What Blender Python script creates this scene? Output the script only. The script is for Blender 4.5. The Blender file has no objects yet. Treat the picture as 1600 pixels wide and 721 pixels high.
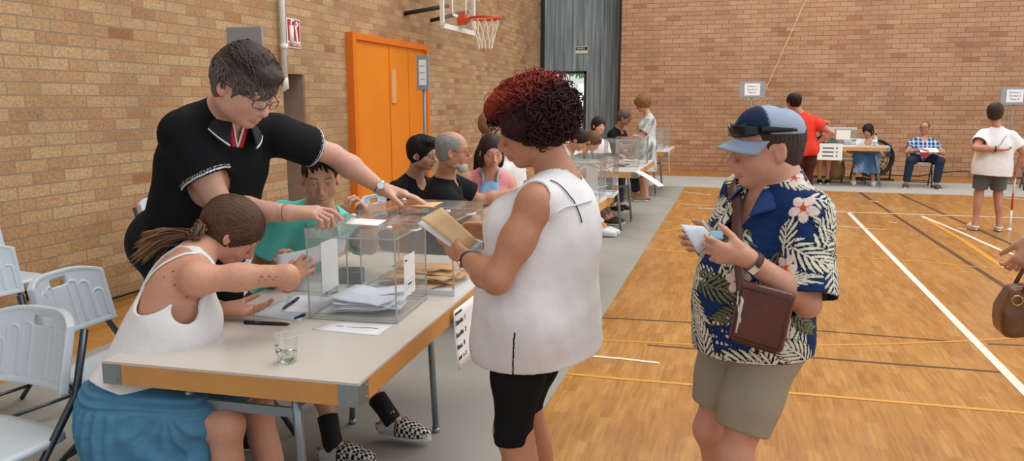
import bpy, bmesh, math, random
import numpy as np
from math import sin, cos, tan, atan, atan2, pi, radians as R, sqrt
S = bpy.context.scene
COL = S.collection
rng = np.random.default_rng(7)
random.seed(7)
V = lambda *a: np.array(a, dtype=float)
def nrm(v):
    v = np.asarray(v, float); return v / (np.linalg.norm(v) + 1e-12)
def lerp(a, b, t): return np.asarray(a, float) * (1 - t) + np.asarray(b, float) * t

# ------------------------------------------------------------------ camera (1600 x 721)
FPX = 1200.0
PHI = atan(201.5 / FPX); PSI = atan(355 * cos(PHI) / FPX); CAMH = 1.55
FW = V(-sin(PSI) * cos(PHI), cos(PSI) * cos(PHI), -sin(PHI))
RT = V(cos(PSI), sin(PSI), 0.0)
UP = V(-sin(PSI) * sin(PHI), cos(PSI) * sin(PHI), cos(PHI))
CP = V(0, 0, CAMH)
def ray(x, y): return FW + (x - 800) / FPX * RT + (360.5 - y) / FPX * UP
def aty(x, y, Y):
    d = ray(x, y); return CP + d * (Y / d[1])
def atz(x, y, z=0.0):
    d = ray(x, y); return CP + d * ((z - CAMH) / d[2])
def atx(x, y, X):
    d = ray(x, y); return CP + d * (X / d[0])

# ------------------------------------------------------------------ materials
MATS = {}
def nodes_of(name):
    m = bpy.data.materials.new(name); m.use_nodes = True
    nt = m.node_tree; b = nt.nodes['Principled BSDF']
    return m, nt, b
def N(nt, kind, **kw):
    n = nt.nodes.new(kind)
    for k, v in kw.items():
        if k in n.inputs.keys(): n.inputs[k].default_value = v
        else: setattr(n, k, v)
    return n
def srgb(h):
    h = h.lstrip('#'); c = [int(h[i:i + 2], 16) / 255 for i in (0, 2, 4)]
    return tuple(x / 12.92 if x <= .04045 else ((x + .055) / 1.055) ** 2.4 for x in c)
def C4(h): return (*srgb(h), 1.0) if isinstance(h, str) else (*h[:3], 1.0)
def ramp(nt, stops, src):
    r = nt.nodes.new('ShaderNodeValToRGB'); el = r.color_ramp.elements
    while len(el) < len(stops): el.new(.5)
    for e, (p, c) in zip(el, stops): e.position = p; e.color = C4(c)
    nt.links.new(src, r.inputs[0]); return r
def bump(nt, b, src, strength=.2, dist=.002):
    bp = N(nt, 'ShaderNodeBump', Strength=strength, Distance=dist)
    nt.links.new(src, bp.inputs['Height']); nt.links.new(bp.outputs[0], b.inputs['Normal'])
def mat(name, color, rough=.5, metal=0.0, noise=0.0, nscale=8.0, bumps=0.0, bscale=200.0, bdist=.001, spec=.5, **kw):
    if name in MATS: return MATS[name]
    m, nt, b = nodes_of(name)
    c = C4(color)
    b.inputs['Base Color'].default_value = c
    b.inputs['Roughness'].default_value = rough; b.inputs['Metallic'].default_value = metal
    b.inputs['Specular IOR Level'].default_value = spec
    for k, v in kw.items(): b.inputs[k.replace('_', ' ')].default_value = v
    tc = nt.nodes.new('ShaderNodeTexCoord')
    if noise:
        n = N(nt, 'ShaderNodeTexNoise', Scale=nscale, Detail=4.0); nt.links.new(tc.outputs['Object'], n.inputs['Vector'])
        r = ramp(nt, [(.3, tuple(x * (1 - noise) for x in c[:3])), (.7, tuple(min(1, x * (1 + noise)) for x in c[:3]))], n.outputs[0])
        nt.links.new(r.outputs[0], b.inputs['Base Color'])
    if bumps:
        n2 = N(nt, 'ShaderNodeTexNoise', Scale=bscale, Detail=3.0); nt.links.new(tc.outputs['Object'], n2.inputs['Vector'])
        bump(nt, b, n2.outputs[0], bumps, bdist)
    MATS[name] = m; return m
def vcmat(name, rough=.5, noise=.06, nscale=30.0, bumps=.15, bscale=250.0, bdist=.0015, sss=0.0, spec=.4, wave=None, streak=None):
    """colours come from the mesh's own colour attribute, broken up by noise"""
    if name in MATS: return MATS[name]
    m, nt, b = nodes_of(name)
    a = N(nt, 'ShaderNodeVertexColor', layer_name='Col')
    tc = nt.nodes.new('ShaderNodeTexCoord')
    n = N(nt, 'ShaderNodeTexNoise', Scale=nscale, Detail=4.0); nt.links.new(tc.outputs['Object'], n.inputs['Vector'])
    if streak:
        mp = N(nt, 'ShaderNodeMapping'); mp.inputs['Scale'].default_value = streak
        nt.links.new(tc.outputs['Object'], mp.inputs[0]); nt.links.new(mp.outputs[0], n.inputs['Vector'])
    r = ramp(nt, [(.3, (1 - noise,) * 3), (.7, (1 + 0 * noise,) * 3)], n.outputs[0])
    mx = nt.nodes.new('ShaderNodeMixRGB'); mx.blend_type = 'MULTIPLY'; mx.inputs[0].default_value = 1
    nt.links.new(a.outputs[0], mx.inputs[1]); nt.links.new(r.outputs[0], mx.inputs[2])
    nt.links.new(mx.outputs[0], b.inputs['Base Color'])
    b.inputs['Roughness'].default_value = rough; b.inputs['Specular IOR Level'].default_value = spec
    if sss:
        b.inputs['Subsurface Weight'].default_value = sss; b.inputs['Subsurface Scale'].default_value = .01
        b.inputs['Subsurface Radius'].default_value = (1, .35, .2)
    if bumps:
        n2 = N(nt, 'ShaderNodeTexNoise', Scale=bscale, Detail=3.0); nt.links.new(tc.outputs['Object'], n2.inputs['Vector'])
        bump(nt, b, n2.outputs[0], bumps, bdist)
    MATS[name] = m; return m

SKIN = lambda: vcmat('skin', rough=.48, noise=.10, nscale=60, bumps=.12, bscale=350, bdist=.001, sss=.0)
CLOTH = lambda: vcmat('cloth', rough=.85, noise=.07, nscale=18, bumps=.3, bscale=60, bdist=.004, spec=.2)
HAIR = lambda: vcmat('hair', rough=.6, noise=.3, nscale=90, bumps=.4, bscale=260, bdist=.002, spec=.22)
GLASS = None
def clear_plastic():
    if 'clear_plastic' in MATS: return MATS['clear_plastic']
    m, nt, b = nodes_of('clear_plastic')
    # thin acrylic sheet: mostly see-through with a sheen
    out = nt.nodes['Material Output']
    tr = N(nt, 'ShaderNodeBsdfTransparent'); tr.inputs[0].default_value = (.975, .98, .975, 1)
    gl = N(nt, 'ShaderNodeBsdfGlossy', Roughness=.06); df = N(nt, 'ShaderNodeBsdfDiffuse'); df.inputs[0].default_value = (.75, .76, .75, 1)
    fr = N(nt, 'ShaderNodeFresnel', IOR=1.45)
    m1 = N(nt, 'ShaderNodeMixShader'); m1.inputs[0].default_value = .045
    nt.links.new(tr.outputs[0], m1.inputs[1]); nt.links.new(df.outputs[0], m1.inputs[2])
    m2 = N(nt, 'ShaderNodeMixShader')
    ge = nt.nodes.new('ShaderNodeNewGeometry'); mu = N(nt, 'ShaderNodeMath', operation='MULTIPLY'); iv = N(nt, 'ShaderNodeMath', operation='SUBTRACT'); iv.inputs[0].default_value = 1.0
    nt.links.new(ge.outputs['Backfacing'], iv.inputs[1]); nt.links.new(fr.outputs[0], mu.inputs[0]); nt.links.new(iv.outputs[0], mu.inputs[1])
    nt.links.new(mu.outputs[0], m2.inputs[0]); nt.links.new(m1.outputs[0], m2.inputs[1]); nt.links.new(gl.outputs[0], m2.inputs[2])
    nt.links.new(m2.outputs[0], out.inputs[0])
    MATS['clear_plastic'] = m; return m

# ------------------------------------------------------------------ objects
def link(name, me, m=None, parent=None, smooth=False):
    o = bpy.data.objects.new(name, me); COL.objects.link(o)
    if m is not None:
        for x in (m if isinstance(m, (list, tuple)) else [m]): me.materials.append(x)
    if parent is not None:
        o.parent = parent; o.matrix_parent_inverse = parent.matrix_world.inverted() if False else o.matrix_parent_inverse
    if smooth: me.shade_smooth()
    return o
def tag(o, label=None, cat=None, group=None, kind=None):
    if label: o['label'] = label
    if cat: o['category'] = cat
    if group: o['group'] = group
    if kind: o['kind'] = kind
    return o
def thing(name, label, cat, loc=(0, 0, 0), rz=0.0, group=None):
    o = bpy.data.objects.new(name, None); COL.objects.link(o)
    o.location = [float(x) for x in loc]; o.rotation_euler = (0, 0, rz); o.empty_display_size = .1
    return tag(o, label, cat, group)
def np_mesh(name, verts, faces, cols=None, mats=None):
    me = bpy.data.meshes.new(name)
    verts = np.asarray(verts, np.float32); faces = np.asarray(faces, np.int32)
    k = faces.shape[1]
    me.vertices.add(len(verts)); me.vertices.foreach_set('co', verts.ravel())
    me.loops.add(faces.size); me.loops.foreach_set('vertex_index', faces.ravel())
    me.polygons.add(len(faces)); me.polygons.foreach_set('loop_start', np.arange(0, faces.size, k, dtype=np.int32))
    if cols is not None:
        a = me.color_attributes.new('Col', 'FLOAT_COLOR', 'POINT')
        a.data.foreach_set('color', np.concatenate([cols, np.ones((len(cols), 1))], 1).astype(np.float32).ravel())
    me.update(calc_edges=True); me.validate()
    return me

class MB:
    """collects simple solids in one mesh"""
    def __init__(s): s.bm = bmesh.new()
    def box(s, c, d, rot=None, bev=0.0, mi=0):
        m = np.eye(3) if rot is None else np.asarray(rot, float)
        c = np.asarray(c, float); h = np.asarray(d, float) / 2
        vs = []
        for z in (-1, 1):
            for y in (-1, 1):
                for x in (-1, 1):
                    vs.append(s.bm.verts.new(c + m @ (h * V(x, y, z))))
        fs = [s.bm.faces.new([vs[i] for i in f]) for f in ((0, 2, 3, 1), (4, 5, 7, 6), (0, 1, 5, 4), (2, 6, 7, 3), (0, 4, 6, 2), (1, 3, 7, 5))]
        for f in fs: f.material_index = mi
        if bev:
            es = list({e for f in fs for e in f.edges})
            r = bmesh.ops.bevel(s.bm, geom=es, offset=bev, segments=2, affect='EDGES', profile=.6)
            for f in r['faces']: f.material_index = mi
        return s
    def tube(s, pts, r, n=10, mi=0, cap=True, squash=None):
        pts = [np.asarray(p, float) for p in pts]; rs = r if isinstance(r, (list, tuple)) else [r] * len(pts)
        rings = []; pn = None
        for i, p in enumerate(pts):
            t = nrm(pts[min(i + 1, len(pts) - 1)] - pts[max(i - 1, 0)])
            if pn is None:
                a = V(0, 0, 1) if abs(t[2]) < .9 else V(1, 0, 0)
                pn = nrm(np.cross(t, a))
            else: pn = nrm(pn - t * (pn @ t))
            q = np.cross(t, pn); sq = squash or 1.0
            rings.append([s.bm.verts.new(p + rs[i] * (cos(2 * pi * k / n) * pn + sq * sin(2 * pi * k / n) * q)) for k in range(n)])
        for a, b in zip(rings, rings[1:]):
            for k in range(n):
                f = s.bm.faces.new((a[k], a[(k + 1) % n], b[(k + 1) % n], b[k])); f.smooth = True; f.material_index = mi
        if cap:
            for rg, rev in ((rings[0], True), (rings[-1], False)):
                f = s.bm.faces.new(rg[::-1] if rev else rg); f.material_index = mi
        return s
    def lathe(s, prof, c=(0, 0, 0), n=24, mi=0):
        c = np.asarray(c, float); rings = []
        for r, z in prof:
            rings.append([s.bm.verts.new(c + V(max(r, 1e-5) * cos(2 * pi * k / n), max(r, 1e-5) * sin(2 * pi * k / n), z)) for k in range(n)])
        for a, b in zip(rings, rings[1:]):
            for k in range(n):
                f = s.bm.faces.new((a[k], a[(k + 1) % n], b[(k + 1) % n], b[k])); f.smooth = True; f.material_index = mi
        return s
    def sheet(s, grid, th=.001, mi=0):
        """grid[i][j] points -> thin solid sheet"""
        g = np.asarray(grid, float); a, b = g.shape[:2]
        du = np.gradient(g, axis=0); dv = np.gradient(g, axis=1)
        nn = np.cross(du, dv); nn /= np.linalg.norm(nn, axis=2, keepdims=True) + 1e-12
        T = [[s.bm.verts.new(g[i, j] + nn[i, j] * th / 2) for j in range(b)] for i in range(a)]
        B = [[s.bm.verts.new(g[i, j] - nn[i, j] * th / 2) for j in range(b)] for i in range(a)]
        def F(*q):
            f = s.bm.faces.new(q); f.material_index = mi; f.smooth = True
        for i in range(a - 1):
            for j in range(b - 1):
                F(T[i][j], T[i + 1][j], T[i + 1][j + 1], T[i][j + 1]); F(B[i][j], B[i][j + 1], B[i + 1][j + 1], B[i + 1][j])
        for i in range(a - 1):
            F(T[i][0], B[i][0], B[i + 1][0], T[i + 1][0]); F(T[i][-1], T[i + 1][-1], B[i + 1][-1], B[i][-1])
        for j in range(b - 1):
            F(T[0][j], T[0][j + 1], B[0][j + 1], B[0][j]); F(T[-1][j], B[-1][j], B[-1][j + 1], T[-1][j + 1])
        return s
    def poly(s, pts, depth, mi=0):
        """flat outline (3-D points) extruded along vector depth"""
        a = [s.bm.verts.new(p) for p in pts]; b = [s.bm.verts.new(np.asarray(p) + depth) for p in pts]; n = len(a)
        for q in (a[::-1], b): s.bm.faces.new(q).material_index = mi
        for k in range(n): s.bm.faces.new((a[k], a[(k + 1) % n], b[(k + 1) % n], b[k])).material_index = mi
        return s
    def build(s, name, m, parent=None, recalc=True):
        if recalc: bmesh.ops.recalc_face_normals(s.bm, faces=s.bm.faces)
        me = bpy.data.meshes.new(name); s.bm.to_mesh(me); s.bm.free()
        return link(name, me, m, parent)
def rotz(a): return np.array([[cos(a), -sin(a), 0], [sin(a), cos(a), 0], [0, 0, 1.]])
def rotx(a): return np.array([[1, 0, 0], [0, cos(a), -sin(a)], [0, sin(a), cos(a)]])
def roty(a): return np.array([[cos(a), 0, sin(a)], [0, 1, 0], [-sin(a), 0, cos(a)]])
def frame(fwd, up):
    """columns right, forward, up"""
    u = nrm(up); f = np.asarray(fwd, float); f = nrm(f - u * (f @ u)); r = np.cross(f, u)
    return np.stack([r, f, u], 1)
def text_mesh(name, body, size, m, mtx, parent=None, ext=.0006, align='CENTER', bold=0.0):
    cu = bpy.data.curves.new(name + '_c', 'FONT'); cu.body = body; cu.size = size; cu.align_x = align; cu.align_y = 'CENTER'; cu.extrude = ext
    cu.offset = bold
    t = bpy.data.objects.new(name + '_t', cu); COL.objects.link(t)
    dg = bpy.context.evaluated_depsgraph_get(); me = bpy.data.meshes.new_from_object(t.evaluated_get(dg))
    bpy.data.objects.remove(t); bpy.data.curves.remove(cu)
    from mathutils import Matrix
    me.transform(Matrix([list(r) for r in mtx]))
    me.materials.clear()
    return link(name, me, m, parent)
def M44(Rm, t):
    M = np.eye(4); M[:3, :3] = Rm; M[:3, 3] = t; return M

# ------------------------------------------------------------------ distance-field surfaces
def _sl(p, shape): return np.asarray(p, np.float32)
class Cone:
    def __init__(s, a, b, ra, rb=None, k=.02, tag='', cuts=None, fl=None):
        s.a = np.asarray(a, np.float32); s.b = np.asarray(b, np.float32); s.ra = ra; s.rb = ra if rb is None else rb; s.k = k; s.tag = tag; s.cuts = cuts or []; s.sub = False
        s.fl = fl      # (axis, factor): flattened along an axis
    def d(s, p):
        ba = s.b - s.a; L2 = float(ba @ ba) + 1e-12
        pa = p - s.a; t = np.clip((pa @ ba) / L2, 0, 1)
        q = pa - t[..., None] * ba
        if s.fl is not None:
            ax = np.asarray(s.fl[0], np.float32); q = q + (q @ ax)[..., None] * ax * (s.fl[1] - 1)
            return (np.sqrt((q * q).sum(-1)) - (s.ra + (s.rb - s.ra) * t)) * (1.0 / max(1.0, s.fl[1]))
        return np.sqrt((q * q).sum(-1)) - (s.ra + (s.rb - s.ra) * t)
    def grown(s, g, cuts=None, k=None):
        return Cone(s.a, s.b, s.ra + g, s.rb + g, s.k if k is None else k, s.tag, cuts, s.fl)
    def lo(s): return np.minimum(s.a, s.b) - max(s.ra, s.rb)
    def hi(s): return np.maximum(s.a, s.b) + max(s.ra, s.rb)
class Ell:
    def __init__(s, c, r, rot=None, k=.03, tag='', cuts=None, sub=False):
        s.c = np.asarray(c, np.float32); s.r = np.asarray(r, np.float32); s.R = np.asarray(np.eye(3) if rot is None else rot, np.float32)
        s.k = k; s.tag = tag; s.cuts = cuts or []; s.sub = sub
    def d(s, p):
        q = (p - s.c) @ s.R
        a = q / s.r; b = a / s.r
        k0 = np.sqrt((a * a).sum(-1)); k1 = np.sqrt((b * b).sum(-1)) + 1e-9
        return np.where(k0 < 1e-3, -float(s.r.min()), k0 * (k0 - 1) / k1)
    def grown(s, g, cuts=None, k=None):
        return Ell(s.c, s.r + g, s.R, s.k if k is None else k, s.tag, cuts, s.sub)
    def lo(s): return s.c - s.r.max()
    def hi(s): return s.c + s.r.max()
def cutd(d, p, cuts):
    for (q, n) in cuts: d = np.maximum(d, (p - np.asarray(q, np.float32)) @ np.asarray(n, np.float32))
    return d
class Field:
    def __init__(s, prims, cuts=(), shell=0.0, disp=None, carve=(), post=None):
        s.p = prims; s.cuts = list(cuts); s.shell = shell; s.disp = disp; s.carve = list(carve); s.post = post
    def bounds(s):
        pp = [q for q in s.p if not q.sub]
        return np.min([q.lo() for q in pp], 0) - .02, np.max([q.hi() for q in pp], 0) + .02
    def full(s, p, keep=None, cut=True):
        """p (n,...,3); keep[i] = boolean over first axis for prim i"""
        d = np.full(p.shape[:-1], 1e2, np.float32)
        for i, q in enumerate(s.p):
            if keep is not None:
                kk = keep[i]
                if not kk.any(): continue
                pp = p[kk]; e = q.d(pp)
                if cut and q.cuts: e = cutd(e, pp, q.cuts)
                dd = d[kk]
            else:
                pp = p; e = q.d(pp); dd = d
                if cut and q.cuts: e = cutd(e, pp, q.cuts)
            if q.sub:
                h = np.maximum(q.k - np.abs(-e - dd), 0) / q.k; r = np.maximum(-e, dd) + h * h * q.k * .25
            else:
                h = np.maximum(q.k - np.abs(e - dd), 0) / q.k; r = np.minimum(e, dd) - h * h * q.k * .25
            if keep is not None: d[kk] = r
            else: d = r
        return d
    def final(s, p, keep=None):
        d = s.full(p, keep)
        if s.disp is not None: dp = s.disp(p); d = d + dp
        if s.shell:
            anyc = any(q.cuts for q in s.p)
            u = (s.full(p, keep, cut=False) + (dp if s.disp is not None else 0)) if anyc else d
            inner = -(u + s.shell)
        if s.cuts: d = cutd(d, p, s.cuts)
        if s.shell: d = np.maximum(d, inner)
        for q in s.carve: d = np.maximum(d, -q.d(p))
        if s.post is not None: d = s.post(p, d)
        return d
def surf(field, h, lo=None, hi=None):
    """surface nets over the active blocks of a distance field"""
    if lo is None: lo, hi = field.bounds()
    B = 8; lo = np.asarray(lo, float) - h * 2; hi = np.asarray(hi, float) + h * 2
    nb = np.ceil((hi - lo) / (h * B)).astype(int)
    ii = np.stack(np.meshgrid(*[np.arange(n) for n in nb], indexing='ij'), -1).reshape(-1, 3)
    cen = (lo + (ii + .5) * B * h).astype(np.float32)
    half = B * h * sqrt(3) / 2
    if isinstance(field, Field):
        pd = np.stack([q.d(cen) if not q.sub else q.d(cen) for q in field.p])       # prim distances at centres
        kmax = max(q.k for q in field.p)
        add = [i for i, q in enumerate(field.p) if not q.sub]
        mind = pd[add].min(0)
        act = (mind < half * 1.35 + kmax * .5 + .012)
        if act.sum() == 0: raise RuntimeError('empty field')
        ii = ii[act]; cen = cen[act]; pd = pd[:, act]; mind = mind[act]
        keep = [(pd[i] - half * 1.2 < np.maximum(mind + half * 1.2, half) + q.k) for i, q in enumerate(field.p)]
        fc = field.full(cen[:, None, :], keep)[:, 0]
        act2 = np.abs(fc) < half * 1.6 + .012 + (.02 if field.shell else 0)
        ii = ii[act2]; keep = [k_[act2] for k_ in keep]
    else: keep = None
    g = np.arange(B + 1)
    loc = np.stack(np.meshgrid(g, g, g, indexing='ij'), -1)
    base = ii * B
    chunks = []
    CH = 1500
    for s0 in range(0, len(ii), CH):
        pts = (lo + (base[s0:s0 + CH, None, None, None, :] + loc) * h).astype(np.float32)
        if keep is not None: chunks.append(field.final(pts, [k_[s0:s0 + CH] for k_ in keep]))
        else: chunks.append(field(pts))
    val = np.concatenate(chunks).astype(np.float32)
    sg = val < 0
    n3 = nb * B + 2
    key = lambda c: (c[..., 0].astype(np.int64) * n3[1] + c[..., 1]) * n3[2] + c[..., 2]
    cnt = sum(sg[:, a:a + B, b:b + B, c:c + B].astype(np.int8) for a in (0, 1) for b in (0, 1) for c in (0, 1))
    cb, cx, cy, cz = np.nonzero((cnt > 0) & (cnt < 8))
    cc = base[cb] + np.stack([cx, cy, cz], 1)
    cv = {(a, b, c): val[cb, cx + a, cy + b, cz + c] for a in (0, 1) for b in (0, 1) for c in (0, 1)}
    acc = np.zeros((len(cb), 3)); num = np.zeros(len(cb))
    for ax in range(3):
        for u in (0, 1):
            for w in (0, 1):
                o0 = [u, w]; o0.insert(ax, 0); o1 = [u, w]; o1.insert(ax, 1)
                v0 = cv[tuple(o0)]; v1 = cv[tuple(o1)]
                m = (v0 < 0) != (v1 < 0)
                t = np.where(m, v0 / np.where(m, v0 - v1, 1), 0)
                pos = np.tile(np.array(o0, float), (len(cb), 1)); pos[:, ax] += t
                acc[m] += pos[m]; num[m] += 1
    vert = lo + (cc + acc / num[:, None]) * h
    ck = key(cc); order = np.argsort(ck); ck = ck[order]; vert = vert[order]
    quads = []
    for ax in range(3):
        sl0 = [slice(0, B)] * 3; sl1 = [slice(0, B)] * 3; sl1[ax] = slice(1, B + 1)
        s0 = sg[(slice(None), *sl0)]; s1 = sg[(slice(None), *sl1)]
        eb, ex, ey, ez = np.nonzero(s0 != s1)
        st = s0[eb, ex, ey, ez]
        gpos = base[eb] + np.stack([ex, ey, ez], 1)
        a1, a2 = [a for a in range(3) if a != ax]
        if ax == 1: a1, a2 = a2, a1
        q = []
        for (o1, o2) in ((-1, -1), (0, -1), (0, 0), (-1, 0)):
            c = gpos.copy(); c[:, a1] += o1; c[:, a2] += o2
            k_ = key(c); ix = np.searchsorted(ck, k_); ix = np.clip(ix, 0, len(ck) - 1)
            ok = ck[ix] == k_
            q.append(np.where(ok, ix, -1))
        q = np.stack(q, 1); good = (q >= 0).all(1)
        q[~st] = q[~st][:, ::-1]
        quads.append(q[good])
    return vert, np.concatenate(quads)
def vnormals(v, f):
    fn = np.cross(v[f[:, 2]] - v[f[:, 0]], v[f[:, 3]] - v[f[:, 1]])
    n = np.zeros_like(v)
    for k in range(4): np.add.at(n, f[:, k], fn)
    return n / (np.linalg.norm(n, axis=1, keepdims=True) + 1e-12)
def main_islands(v, f, frac=.06):
    n = len(v); lab = np.arange(n)
    e = np.concatenate([f[:, [0, 1]], f[:, [1, 2]], f[:, [2, 3]], f[:, [3, 0]]])
    while True:
        m = np.minimum(lab[e[:, 0]], lab[e[:, 1]]); new = lab.copy()
        np.minimum.at(new, e[:, 0], m); np.minimum.at(new, e[:, 1], m); new = new[new]
        if (new == lab).all(): break
        lab = new
    cnt = np.bincount(lab, minlength=n); keep = cnt[lab] >= max(frac * n, 1)
    if keep.all(): return v, f
    ix = np.cumsum(keep) - 1; return v[keep], ix[f[keep[f].all(1)]]
def stick(F, pts, off):
    q = np.array(pts, float); e = .003
    for _ in range(7):
        d0 = F.full(q.astype(np.float32)).astype(float); g = np.stack([F.full((q + np.eye(3)[k] * e).astype(np.float32)) - d0 for k in range(3)], 1); g /= np.linalg.norm(g, axis=1, keepdims=True) + 1e-12
        q = q - g * (d0 - off)[:, None]
    return q, g
def smooth_mesh(v, f, it=1, lam=.5):
    e = np.concatenate([f[:, [i, (i + 1) % 4]] for i in range(4)])
    e = np.concatenate([e, e[:, ::-1]])
    deg = np.bincount(e[:, 0], minlength=len(v)).astype(float)[:, None]
    for _ in range(it):
        s = np.zeros_like(v)
        for k in range(3): s[:, k] = np.bincount(e[:, 0], weights=v[e[:, 1], k], minlength=len(v))
        v = v * (1 - lam) + lam * s / np.maximum(deg, 1)
    return v
def sdf_obj(name, field, h, color, m, parent=None, lo=None, hi=None, paint=None, sm=1, origin=None):
    v, f = surf(field, h, lo, hi)
    v, f = main_islands(v, f)
    if sm: v = smooth_mesh(v, f, sm, .5)
    c0 = np.array(srgb(color) if isinstance(color, str) else color, float)
    cols = np.tile(c0, (len(v), 1))
    if paint is not None: cols = paint(v, cols, f)
    o0 = np.zeros(3) if origin is None else np.asarray(origin, float)
    me = np_mesh(name, v - o0, f, cols)
    me.shade_smooth()
    return link(name, me, m, parent)
# cheap smooth 3-D noise made of sines
_ns = [(rng.normal(size=3) * s, rng.uniform(0, 6.28), 1.0 / (1 + i * .25)) for i, s in enumerate([1, 1, 1.6, 1.6, 2.4, 2.4, 3.6, 3.6])]
def snoise(p, scale, off=0.0):
    r = np.zeros(p.shape[:-1], np.float32)
    for w, ph, a in _ns: r += a * np.sin(p @ (w * scale).astype(np.float32) + ph + off)
    return r / 3.0
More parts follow.
